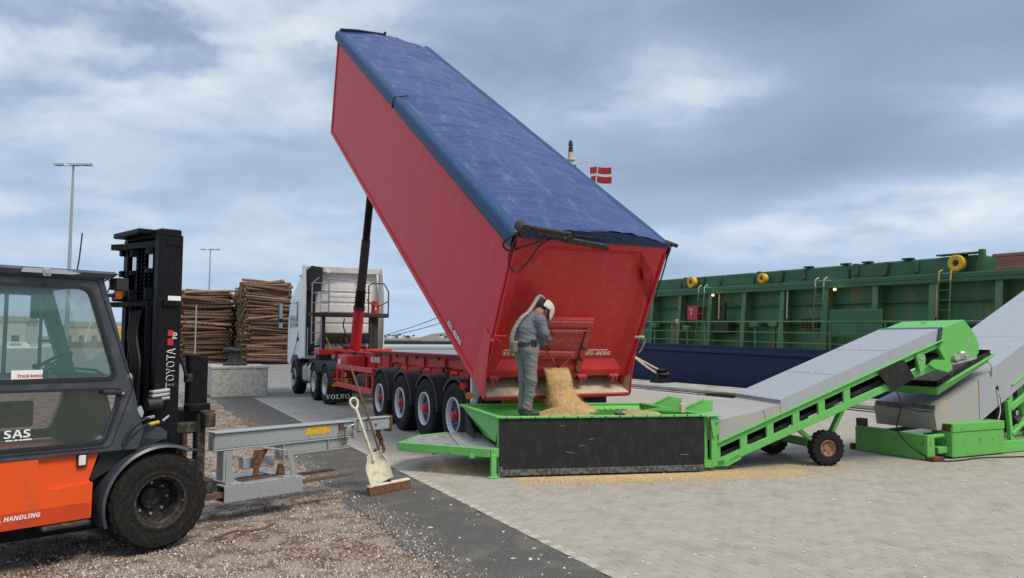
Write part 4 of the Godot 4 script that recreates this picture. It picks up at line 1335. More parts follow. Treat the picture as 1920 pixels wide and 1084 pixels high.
# ---------------------------------------------------------------- forklift (x forward, z towards its right side)
const FK_AT := Vector3(-3.0, 0, -6.53)
const FK_TURN := 0.8203
func build_forklift():
	var t := thing("forklift", "orange and slate forklift with closed cab and black mast", "forklift", FK_AT, FK_TURN)
	var X := Vector3.RIGHT
	var Y := Vector3.UP
	var far := -1.40     # left side plane
	var b := MB.new()
	# orange lower body
	var low := [v2(-2.6, 0.34), v2(-0.46, 0.345), v2(-0.43, 0.36), v2(-0.43, 0.60), v2(-0.455, 0.64), v2(-0.39, 0.845), v2(-2.6, 0.855)]
	b.prism(low, v3(0, 0, far + 0.02), X, Y, v3(0, 0, -far - 0.10))
	var body := obj(b, "body", M.orange, t)
	# upper rail, step pocket and sill of the body side
	b = MB.new()
	b.prism([v2(-2.6, 0.335), v2(-0.44, 0.345), v2(-0.435, 0.62), v2(-0.74, 0.60), v2(-0.80, 0.655), v2(-0.83, 0.845), v2(-2.6, 0.85)], v3(0, 0, -0.08), X, Y, v3(0, 0, 0.03))
	obj(b, "side_panel", M.orange, body)
	b = MB.new()
	b.prism([v2(-2.6, 0.46), v2(-0.45, 0.47), v2(-0.45, 0.345), v2(-2.6, 0.335)], v3(0, 0, -0.05), X, Y, v3(0, 0, 0.004))
	obj(b, "sill_stripe", tmat(paint(lin(0.62, 0.06, 0.014), lin(0.5, 0.06, 0.02), 60, 0.02, 0.4, 0.8, 0.1), 1.0, 0.4), body)
	var lb := Basis.IDENTITY
	words(body, "MATERIAL HANDLING", M.letter_white, v3(-1.04, 0.425, -0.043), Basis(v3(0.9995, 0.012, 0), v3(-0.012, 0.9995, 0), v3(0, 0, 1)), 0.033, 1.0, true, false, 0.2)
	b = MB.new()
	b.box(v3(-0.515, 0.80, -0.062), v3(0.075, 0.10, 0.02), lb, 0.012)
	var mk := obj(b, "marker_lamp", M.black_plastic, body)
	part_box(mk, "lens", M.lamp_white, v3(-0.518, 0.803, -0.050), v3(0.052, 0.08, 0.012), 0.006)
	part_box(t, "step", M.grimy, v3(-0.62, 0.315, -0.10), v3(0.34, 0.04, 0.18), 0.012)
	part_box(t, "underframe", M.black, v3(-1.3, 0.30, -0.72), v3(2.2, 0.18, 1.0), 0.03)
	# cab sides: an upper and a lower frame with rounded openings
	for side in [0, 1]:
		var z: float = -0.10 if side == 0 else far
		var up_o := round_poly([v2(-2.25, 1.41), v2(-0.165, 1.41), v2(-0.42, 2.26), v2(-2.25, 2.26)], 0.02)
		var up_i := round_poly([v2(-2.02, 1.455), v2(-0.30, 1.455), v2(-0.52, 2.155), v2(-2.02, 2.155)], 0.07)
		b = MB.new()
		b.ring(up_o, up_i, v3(0, 0, z), X, Y, v3(0, 0, 0.06))
		var lo_o := round_poly([v2(-2.25, 0.855), v2(-0.10, 0.855), v2(-0.06, 1.0), v2(-0.165, 1.41), v2(-2.25, 1.41)], 0.015)
		var lo_i := round_poly([v2(-2.02, 0.945), v2(-0.37, 0.94), v2(-0.285, 1.20), v2(-0.26, 1.345), v2(-2.02, 1.365)], 0.04)
		b.ring(lo_o, lo_i, v3(0, 0, z), X, Y, v3(0, 0, 0.06))
		var fr := obj(b, "cab_side_frame", M.slate, t)
		b = MB.new()   # raised door seams and rubber gasket
		var g_o := round_poly([v2(-2.06, 1.43), v2(-0.272, 1.43), v2(-0.50, 2.182), v2(-2.06, 2.182)], 0.08)
		b.ring(g_o, up_i, v3(0, 0, z + (0.055 if side == 0 else -0.01)), X, Y, v3(0, 0, 0.016))
		var g2 := round_poly([v2(-2.05, 0.92), v2(-0.355, 0.918), v2(-0.262, 1.19), v2(-0.238, 1.365), v2(-2.05, 1.385)], 0.05)
		b.ring(g2, lo_i, v3(0, 0, z + (0.055 if side == 0 else -0.01)), X, Y, v3(0, 0, 0.016))
		obj(b, "gasket", M.black_plastic, fr)
		if side == 0:
			b = MB.new()
			var d_o := round_poly([v2(-2.2, 0.885), v2(-0.31, 0.885), v2(-0.15, 1.355), v2(-0.165, 1.40), v2(-0.455, 2.235), v2(-2.2, 2.235)], 0.03)
			var d_i := round_poly([v2(-2.19, 0.893), v2(-0.316, 0.893), v2(-0.160, 1.353), v2(-0.175, 1.40), v2(-0.462, 2.226), v2(-2.19, 2.226)], 0.03)
			b.ring(d_o, d_i, v3(0, 0, z + 0.055), X, Y, v3(0, 0, 0.010))
			obj(b, "door_seam", M.black_plastic, fr)
		b = MB.new()
		b.prism(up_i, v3(0, 0, z + 0.028), X, Y, v3(0, 0, 0.005))
		var gl := obj(b, "upper_window", M.glass, t)
		part_beam(gl, "window_bar", M.black_plastic, v3(-0.84, 1.46, z + 0.012), v3(-0.84, 2.15, z + 0.012), 0.022, 0.02, v3(0, 0, 1), 0.004)
		part_beam(gl, "window_bar", M.black_plastic, v3(-1.075, 1.46, z + 0.012), v3(-1.075, 2.15, z + 0.012), 0.026, 0.02, v3(0, 0, 1), 0.004)
		b = MB.new()
		b.prism(lo_i, v3(0, 0, z + 0.028), X, Y, v3(0, 0, 0.005))
		obj(b, "lower_window", M.glass_dark, t)
	var st := MB.new()
	st.box(v3(-0.925, 1.488, -0.060), v3(0.21, 0.068, 0.003))
	var sk := obj(st, "sticker", M.letter_white, t)
	words(sk, "Truck kernel", M.letter_red, v3(-0.905, 1.479, -0.057), Basis.IDENTITY, 0.022, 0.85, true, true)
	words(t, "SAS", M.letter_white, v3(-0.972, 1.045, -0.062), Basis(v3(1, 0, 0), v3(0, 1, 0), v3(0, 0, 1)), 0.060, 1.28, true)
	var ul := MB.new()
	for q in [[-1.030, 0.045], [-0.985, 0.025], [-0.955, 0.02], [-0.91, 0.06]]: ul.box(v3(q[0] + 0.005, 1.000, -0.062), v3(q[1], 0.010, 0.003))
	obj(ul, "lettering_bar", M.letter_white, t)
	b = MB.new()   # door latch
	b.box(v3(-0.32, 1.325, -0.028), v3(0.15, 0.035, 0.03), Basis(v3(0, 0, 1), -0.08), 0.01)
	b.box(v3(-0.245, 1.318, -0.024), v3(0.055, 0.04, 0.04), Basis.IDENTITY, 0.01)
	var dh := obj(b, "door_handle", M.black_plastic, t)
	part_cyl(dh, "lock", M.chrome, v3(-0.245, 1.318, -0.005), v3(-0.245, 1.318, 0.0), 0.011)
	# bare patches where paint has gone
	b = MB.new()
	b.prism(round_poly([v2(-0.11, 1.16), v2(-0.075, 1.10), v2(-0.062, 1.15), v2(-0.085, 1.21), v2(-0.115, 1.19)], 0.01), v3(0, 0, -0.041), X, Y, v3(0, 0, 0.003))
	b.prism(round_poly([v2(-0.205, 1.45), v2(-0.165, 1.43), v2(-0.17, 1.475), v2(-0.195, 1.48)], 0.01), v3(0, 0, -0.041), X, Y, v3(0, 0, 0.003))
	obj(b, "chipped_paint", M.slate_bare, t)
	# roof
	b = MB.new()
	b.hull2([v3(-2.3, 2.25, 0.0), v3(-0.36, 2.25, 0.0), v3(-0.36, 2.25, far - 0.04), v3(-2.3, 2.25, far - 0.04)], [v3(-2.3, 2.285, 0.02), v3(-0.325, 2.285, 0.02), v3(-0.325, 2.285, far - 0.06), v3(-2.3, 2.285, far - 0.06)])
	b.hull2([v3(-2.3, 2.285, 0.02), v3(-0.325, 2.285, 0.02), v3(-0.325, 2.285, far - 0.06), v3(-2.3, 2.285, far - 0.06)], [v3(-2.3, 2.312, -0.01), v3(-0.345, 2.305, -0.01), v3(-0.345, 2.305, far - 0.03), v3(-2.3, 2.312, far - 0.03)])
	var roof := obj(b, "roof", M.slate, t)
	b = MB.new()
	b.prism(round_poly([v2(-1.02, 2.262), v2(-0.66, 2.262), v2(-0.60, 2.275), v2(-0.72, 2.296), v2(-1.0, 2.296)], 0.01), v3(0, 0, 0.017), X, Y, v3(0, 0, 0.004))
	obj(b, "chipped_paint", M.slate_bare, roof)
	b = MB.new()
	b.box(v3(-0.845, 2.268, 0.026), v3(0.055, 0.062, 0.02), Basis.IDENTITY, 0.01)
	b.cyl(v3(-0.845, 2.273, 0.036), v3(-0.845, 2.273, 0.046), 0.018, 0.016, 12)
	obj(b, "roof_catch", M.galv, roof)
	b = MB.new()
	b.cyl(v3(-0.47, 2.30, -0.5), v3(-0.47, 2.33, -0.5), 0.025, 0.018, 10)
	b.tube([v3(-0.47, 2.33, -0.5), v3(-0.455, 2.45, -0.5), v3(-0.44, 2.66, -0.5)], 0.006, 6)
	obj(b, "aerial", M.black_plastic, roof)
	# work lamp, flasher, wiring at the front pillar
	b = MB.new()
	b.hull2([v3(-0.34, 2.165, -0.12), v3(-0.34, 2.165, 0.03), v3(-0.34, 2.255, 0.03), v3(-0.34, 2.255, -0.12)], [v3(-0.25, 2.155, -0.13), v3(-0.25, 2.155, 0.04), v3(-0.25, 2.255, 0.04), v3(-0.25, 2.255, -0.13)])
	obj(b, "work_lamp", M.black_plastic, t)
	b = MB.new()
	b.box(v3(-0.36, 2.115, -0.06), v3(0.10, 0.03, 0.04), Basis.IDENTITY, 0.006)
	b.tube(smooth_pts([v3(-0.42, 2.22, -0.05), v3(-0.38, 2.24, -0.03), v3(-0.37, 2.18, -0.03), v3(-0.39, 2.12, -0.05)]), 0.006, 6)
	var ib := obj(b, "flasher_bracket", M.black_plastic, t)
	part_box(ib, "amber_flasher", M.amber, v3(-0.295, 2.125, -0.05), v3(0.055, 0.075, 0.07), 0.012)
	# windscreen frame and glass between the sides
	b = MB.new()
	for e in [[-0.425, 2.235], [-0.17, 1.42], [-0.08, 1.02]]:
		b.box(v3(e[0], e[1], (far - 0.04) * 0.5), v3(0.06, 0.07, -far - 0.1), Basis.IDENTITY, 0.01)
	obj(b, "windscreen_frame", M.slate, t)
	b = MB.new()
	b.quad(v3(-0.165, 1.44, -0.1), v3(-0.165, 1.44, far + 0.06), v3(-0.42, 2.21, far + 0.06), v3(-0.42, 2.21, -0.1))
	b.quad(v3(-0.171, 1.44, far + 0.06), v3(-0.171, 1.44, -0.1), v3(-0.426, 2.21, -0.1), v3(-0.426, 2.21, far + 0.06))
	obj(b, "windscreen", M.glass, t)
	# inside the cab
	b = MB.new()
	b.prism([v2(-0.13, 0.90), v2(-0.09, 0.99), v2(-0.19, 1.36), v2(-0.42, 1.44), v2(-0.46, 1.38), v2(-0.26, 1.29)], v3(0, 0, far + 0.08), X, Y, v3(0, 0, 0.75))
	var dash := obj(b, "dashboard", M.black_plastic, t)
	b = MB.new()
	b.tube([v3(-0.42, 1.36, -0.62), v3(-0.60, 1.53, -0.62)], 0.03, 10)
	b.tube([v3(-0.30, 1.45, -0.25), v3(-0.36, 1.50, -0.3), v3(-0.52, 1.52, -0.35)], 0.012, 6)
	obj(b, "steering_column", M.black_plastic, dash)
	b = MB.new()
	var wc := v3(-0.61, 1.545, -0.62)
	var ax := v3(-0.55, 0.83, 0).normalized()
	var e1 := v3(0.83, 0.55, 0).normalized()
	var ringp := []
	for k in 29:
		var a := TAU * k / 28
		ringp.append(wc + e1 * cos(a) * 0.18 + v3(0, 0, 1) * sin(a) * 0.18)
	b.tube(ringp, 0.014, 8, false)
	for a in [0.6, 2.7, 4.7]: b.beam(wc, wc + e1 * cos(a) * 0.175 + v3(0, 0, 1) * sin(a) * 0.175, 0.03, 0.012, ax)
	b.cyl(wc + e1 * -0.12 + v3(0, 0, 0.12), wc + e1 * -0.12 + v3(0, 0, 0.12) + ax * 0.06, 0.012, 0.012, 8)
	b.sphere(wc + e1 * -0.12 + v3(0, 0, 0.12) + ax * 0.07, v3(0.028, 0.02, 0.028))
	obj(b, "steering_wheel", M.black_plastic, dash)
	b = MB.new()
	b.box(v3(-1.38, 1.22, -0.72), v3(0.50, 0.14, 0.52), Basis.IDENTITY, 0.05)
	b.box(v3(-1.68, 1.55, -0.72), v3(0.14, 0.62, 0.5), Basis(v3(0, 0, 1), 0.12), 0.05)
	obj(b, "driver_seat", M.rubber, t)
	b = MB.new()
	b.box(v3(-1.58, 1.05, -0.72), v3(1.0, 0.22, 0.9), Basis.IDENTITY, 0.03)
	obj(b, "engine_cover", M.black_plastic, t)
	b = MB.new()
	b.box(v3(-1.06, 1.18, -0.24), v3(0.46, 0.20, 0.08), Basis.IDENTITY, 0.012)
	var vent := obj(b, "vent_panel", M.black_plastic, t)
	for k in 7:
		part_box(vent, "louvre", M.grimy, v3(-1.02, 1.142 + k * 0.02, -0.197), v3(0.36, 0.010, 0.012), 0.002)
	b = MB.new()
	b.box(v3(-1.62, 1.55, far + 0.10), v3(0.30, 0.3, 0.05), Basis.IDENTITY, 0.03)
	b.box(v3(-0.55, 2.05, far + 0.18), v3(0.12, 0.22, 0.04), Basis.IDENTITY, 0.02)
	obj(b, "inside_mirror", M.black_plastic, t)
	b = MB.new()
	b.beam(v3(-2.22, 0.9, -0.07), v3(-2.22, 2.25, -0.07), 0.08, 0.08)
	b.beam(v3(-2.22, 0.9, far + 0.04), v3(-2.22, 2.25, far + 0.04), 0.08, 0.08)
	obj(b, "rear_pillar", M.slate, t)
	# front wheels and fenders
	for s in [0, 1]:
		var z0: float = -0.165 if s == 0 else -1.295
		var zs: float = 1.0 if s == 0 else -1.0
		var w := Node3D.new()
		w.name = "wheel"
		t.add_child(w, true)
		w.position = v3(0.09, 0.4, z0)
		if s == 1: w.rotation.y = PI
		b = MB.new()
		b.lathe([v2(0.215, -0.15), v2(0.36, -0.165), v2(0.392, -0.14), v2(0.402, -0.11), v2(0.402, 0.11), v2(0.395, 0.135), v2(0.372, 0.158), v2(0.30, 0.166), v2(0.26, 0.160), v2(0.232, 0.165), v2(0.218, 0.158), v2(0.212, 0.15)], Vector3.ZERO, v3(0, 0, 1), 56)
		obj(b, "tyre", M.dusty_tyre, w)
		b = MB.new()
		b.lathe([v2(0.20, -0.1), v2(0.212, -0.1), v2(0.212, 0.148), v2(0.222, 0.163), v2(0.200, 0.158), v2(0.192, 0.12), v2(0.178, 0.10), v2(0.172, -0.06), v2(0.10, -0.075), v2(0.085, -0.03), v2(0.05, -0.02), v2(0.0, -0.02)], Vector3.ZERO, v3(0, 0, 1), 44)
		obj(b, "rim", M.grimy, w)
		b = MB.new()
		for k in 8:
			var a := TAU * k / 8
			b.cyl(v3(cos(a) * 0.13, sin(a) * 0.13, -0.07), v3(cos(a) * 0.13, sin(a) * 0.13, -0.035), 0.014, 0.012, 6)
		b.box(v3(0.196, -0.02, 0.13), v3(0.012, 0.01, 0.03))
		obj(b, "wheel_nuts", M.alu, w)
		b = MB.new()
		for k in 26:   # shallow tread bars on the shoulder
			var a := TAU * k / 26
			b.box(v3(cos(a) * 0.394, sin(a) * 0.394, 0.10), v3(0.022, 0.05, 0.07), Basis(v3(0, 0, 1), a), 0.004)
			b.box(v3(cos(a + 0.12) * 0.394, sin(a + 0.12) * 0.394, -0.10), v3(0.022, 0.05, 0.07), Basis(v3(0, 0, 1), a + 0.12), 0.004)
		obj(b, "tread_bars", M.dusty_tyre, w)
		b = MB.new()
		var zf: float = -0.34 if s == 0 else -1.46
		b.lathe([v2(0.448, zf), v2(0.466, zf), v2(0.47, zf + 0.35), v2(0.45, zf + 0.365), v2(0.448, zf)], v3(0.09, 0.4, 0), v3(0, 0, 1), 26, deg_to_rad(62), deg_to_rad(199))
		var fe := obj(b, "fender", M.slate, t)
		b = MB.new()
		b.prism([v2(0.30, 0.79), v2(0.42, 0.795), v2(0.31, 0.83), v2(0.18, 0.862), v2(0.19, 0.845)], v3(0, 0, zf), X, Y, v3(0, 0, 0.34))
		obj(b, "fender_lip", M.slate, fe)
		b = MB.new()
		b.lathe([v2(0.43, zf + 0.0), v2(0.452, zf + 0.0), v2(0.45, zf + 0.05), v2(0.43, zf + 0.05)], v3(0.03, 0.42, 0), v3(0, 0, 1), 20, deg_to_rad(90), deg_to_rad(185))
		b.prism([v2(-0.42, 0.62), v2(-0.12, 0.78), v2(0.13, 0.90), v2(-0.05, 0.93), v2(-0.33, 0.86), v2(-0.44, 0.66)], v3(0, 0, zf + 0.02), X, Y, v3(0, 0, 0.20))
		obj(b, "inner_fender", M.black_plastic, fe)
	part_cyl(t, "axle", M.black, v3(0.09, 0.4, -0.3), v3(0.09, 0.4, -1.2), 0.12)
	for z in [-0.27, -1.15]:
		var w := Node3D.new()
		w.name = "wheel"
		t.add_child(w, true)
		w.position = v3(-1.85, 0.33, z)
		b = MB.new()
		b.lathe([v2(0.17, -0.11), v2(0.30, -0.12), v2(0.33, -0.09), v2(0.33, 0.09), v2(0.30, 0.12), v2(0.17, 0.11)], Vector3.ZERO, v3(0, 0, 1), 36)
		obj(b, "tyre", M.dusty_tyre, w)
		b = MB.new()
		b.lathe([v2(0.175, -0.10), v2(0.175, 0.11), v2(0.16, 0.10), v2(0.15, 0.03), v2(0.0, 0.04)], Vector3.ZERO, v3(0, 0, 1), 28)
		obj(b, "rim", M.grimy, w)
	# slate front shoulder over the fender
	b = MB.new()
	b.prism([v2(-0.14, 0.86), v2(-0.05, 1.02), v2(0.14, 1.00), v2(0.19, 0.955), v2(0.185, 0.90)], v3(0, 0, -0.36), X, Y, v3(0, 0, 0.20))
	obj(b, "shoulder_plate", M.slate, t)
	b = MB.new()
	for y in [0.0, -0.055]:
		b.tube(smooth_pts([v3(-0.22, 0.90 + y * 0.6, -0.03), v3(-0.16, 1.02 + y, -0.03), v3(-0.06, 1.085 + y, -0.05), v3(0.02, 1.09 + y, -0.12)]), 0.011, 7)
	var hs := obj(b, "hydraulic_hose", M.black_plastic, t)
	part_cyl(hs, "hose_fitting", M.chrome, v3(-0.02, 1.092, -0.10), v3(0.06, 1.10, -0.14), 0.015)
	part_cyl(hs, "hose_fitting", M.chrome, v3(-0.02, 1.035, -0.10), v3(0.02, 1.037, -0.12), 0.015)
	part_cyl(hs, "hose_fitting", M.yellow, v3(0.02, 1.037, -0.12), v3(0.11, 1.045, -0.16), 0.017)
	part_cyl(hs, "hose_fitting", M.chrome, v3(0.15, 1.05, -0.18), v3(0.22, 1.085, -0.22), 0.015)
	b = MB.new()
	for k in 3: b.box(v3(0.16, 1.235 + k * 0.035, -0.27), v3(0.16, 0.028, 0.08), Basis(v3(0, 0, 1), 0.10), 0.008)
	obj(b, "valve_block", M.alu, t)
	part_cyl(t, "valve_motor", M.black_plastic, v3(0.05, 1.19, -0.26), v3(0.17, 1.20, -0.26), 0.055)
	# mast
	var mast := Node3D.new()
	mast.name = "mast"
	t.add_child(mast, true)
	for s in [0, 1]:
		var z: float = -0.34 if s == 0 else -1.12
		var zi: float = -0.45 if s == 0 else -1.01
		b = MB.new()
		b.box(v3(0.245, 1.44, z), v3(0.215, 2.52, 0.03), Basis.IDENTITY, 0.005)
		b.box(v3(0.15, 1.44, z + (-0.04 if s == 0 else 0.04)), v3(0.025, 2.52, 0.08), Basis.IDENTITY, 0.005)
		b.box(v3(0.34, 1.44, z + (-0.04 if s == 0 else 0.04)), v3(0.025, 2.52, 0.08), Basis.IDENTITY, 0.005)
		obj(b, "outer_rail", M.black, mast)
		b = MB.new()
		b.box(v3(0.27, 1.46, zi), v3(0.15, 2.5, 0.03), Basis.IDENTITY, 0.005)
		b.box(v3(0.20, 1.46, zi + (-0.03 if s == 0 else 0.03)), v3(0.02, 2.5, 0.06), Basis.IDENTITY, 0.004)
		obj(b, "inner_rail", M.black, mast)
		b = MB.new()
		var zc: float = -0.545 if s == 0 else -0.92
		b.cyl(v3(0.17, 0.35, zc), v3(0.17, 2.16, zc), 0.045, 0.045, 14)
		b.cyl(v3(0.17, 2.12, zc), v3(0.17, 2.22, zc), 0.06, 0.06, 14)
		b.cyl(v3(0.17, 2.36, zc), v3(0.17, 2.40, zc), 0.055, 0.055, 14)
		b.cyl(v3(0.17, 2.53, zc), v3(0.17, 2.60, zc), 0.055, 0.055, 14)
		obj(b, "lift_cylinder", M.black, mast)
		part_cyl(mast, "piston_rod", M.chrome, v3(0.17, 2.40, zc), v3(0.17, 2.56, zc), 0.030)
		for k in 2:
			b = MB.new()
			var zk: float = zc + (-0.10 if s == 0 else 0.10) + k * 0.05
			for j in 46: b.box(v3(0.15 + 0.02 * k, 0.9 + j * 0.037, zk), v3(0.02, 0.026, 0.022), Basis.IDENTITY, 0.003)
			obj(b, "lift_chain", M.black, mast)
	b = MB.new()
	b.box(v3(0.24, 2.715, -0.73), v3(0.19, 0.07, 0.82), Basis.IDENTITY, 0.01)
	b.box(v3(0.10, 2.73, -0.80), v3(0.16, 0.05, 0.60), Basis.IDENTITY, 0.01)
	b.prism([v2(0.02, -1.14), v2(0.08, -1.0), v2(0.20, -0.32), v2(0.345, -0.32), v2(0.345, -1.14)], v3(0, 2.60, 0), X, v3(0, 0, 1), v3(0, 0.055, 0))
	obj(b, "mast_crosshead", M.black, mast)
	b = MB.new()
	b.prism([v2(0.0, -1.18), v2(0.06, -1.0), v2(0.18, -0.30), v2(0.33, -0.30), v2(0.33, -1.18)], v3(0, 2.06, 0), X, v3(0, 0, 1), v3(0, 0.045, 0))
	obj(b, "mast_guard", M.black, mast)
	part_box(mast, "mast_back_panel", M.black, v3(0.315, 1.52, -0.735), v3(0.02, 2.44, 0.79), 0.0)
	for k in 4:
		var z := -0.62 - k * 0.06
		part_tube(mast, "mast_hose", M.black_plastic, smooth_pts([v3(0.12, 2.02, z - 0.02), v3(0.10, 1.8, z - 0.05), v3(0.09, 1.55, z + 0.07), v3(0.10, 1.3, z + 0.03), v3(0.12, 1.0, z)]), 0.014, 7)
	b = MB.new()
	b.box(v3(0.10, 2.14, -1.12), v3(0.10, 0.05, 0.10), Basis.IDENTITY, 0.01)
	b.box(v3(0.08, 2.18, -1.16), v3(0.06, 0.03, 0.04), Basis.IDENTITY, 0.008)
	b.tube([v3(0.10, 2.16, -1.15), v3(0.08, 2.30, -1.16), v3(0.12, 2.33, -1.15)], 0.01, 6)
	for y in [2.38, 2.58]: b.box(v3(0.13, y, -1.14), v3(0.05, 0.06, 0.06), Basis.IDENTITY, 0.008)
	obj(b, "limit_switch", M.black, mast)
	part_box(mast, "white_tag", M.letter_white, v3(0.285, 2.125, -0.323), v3(0.115, 0.045, 0.003), 0.0)
	var tb := Basis(v3(0, 1, 0), v3(-1, 0, 0), v3(0, 0, 1))
	words(mast, "TOYOTA", M.letter_white, v3(0.272, 1.50, -0.3235), tb, 0.075, 0.88, true)
	words(mast, "TOYOTA", M.black, v3(0.272, 1.50, -0.3215), tb, 0.075, 0.88, true, false, 0.0, -0.75)
	words(mast, "FD", M.letter_white, v3(0.30, 1.79, -0.3235), tb, 0.04, 0.9, true)
	b = MB.new()
	b.box(v3(0.262, 1.735, -0.3235), v3(0.05, 0.06, 0.003), Basis.IDENTITY, 0.0)
	b.box(v3(0.262, 1.815, -0.3235), v3(0.05, 0.05, 0.003), Basis.IDENTITY, 0.0)
	obj(b, "red_emblem", M.letter_red, mast)
	# tilt cylinder and carriage
	part_cyl(t, "tilt_cylinder", M.black, v3(-0.2, 0.75, -0.42), v3(0.22, 1.05, -0.40), 0.05)
	b = MB.new()
	for y in [0.42, 1.02]: b.box(v3(0.62, y, -0.73), v3(0.10, 0.13, 0.98), Basis.IDENTITY, 0.012)
	b.box(v3(0.585, 0.72, -0.40), v3(0.08, 0.8, 0.10), Basis.IDENTITY, 0.012)
	b.box(v3(0.585, 0.72, -1.06), v3(0.08, 0.8, 0.10), Basis.IDENTITY, 0.012)
	b.box(v3(0.48, 0.95, -0.42), v3(0.24, 0.10, 0.10), Basis.IDENTITY, 0.012)
	b.box(v3(0.46, 0.62, -0.42), v3(0.20, 0.08, 0.10), Basis.IDENTITY, 0.012)
	b.box(v3(0.46, 0.55, -1.0), v3(0.24, 0.5, 0.10), Basis.IDENTITY, 0.012)
	var car := obj(b, "fork_carriage", M.grimy, t)
	b = MB.new()
	b.box(v3(0.53, 1.36, -0.44), v3(0.11, 0.52, 0.10), Basis.IDENTITY, 0.01)
	b.box(v3(0.62, 1.34, -0.46), v3(0.09, 0.52, 0.09), Basis.IDENTITY, 0.01)
	b.box(v3(0.56, 1.13, -0.40), v3(0.20, 0.08, 0.14), Basis.IDENTITY, 0.012)
	obj(b, "carriage_post", M.black, car)
	part_box(car, "wear_pad", M.rust, v3(0.63, 1.095, -0.36), v3(0.14, 0.02, 0.08), 0.004)
	b = MB.new()
	b.tube(smooth_pts([v3(0.36, 1.62, -0.36), v3(0.41, 1.50, -0.36), v3(0.44, 1.42, -0.37), v3(0.50, 1.41, -0.40)]), 0.016, 7)
	b.box(v3(0.47, 1.40, -0.40), v3(0.07, 0.08, 0.06), Basis.IDENTITY, 0.01)
	obj(b, "carriage_hose", M.black_plastic, car)
	for z in [-0.62, -1.0]:
		b = MB.new()
		b.box(v3(0.70, 0.66, z), v3(0.055, 0.86, 0.13), Basis.IDENTITY, 0.01)
		b.hull2([v3(0.68, 0.225, z - 0.065), v3(0.68, 0.225, z + 0.065), v3(0.68, 0.28, z + 0.065), v3(0.68, 0.28, z - 0.065)], [v3(2.45, 0.262, z - 0.04), v3(2.45, 0.262, z + 0.04), v3(2.45, 0.278, z + 0.04), v3(2.45, 0.278, z - 0.04)])
		obj(b, "fork", M.fork_steel, t)

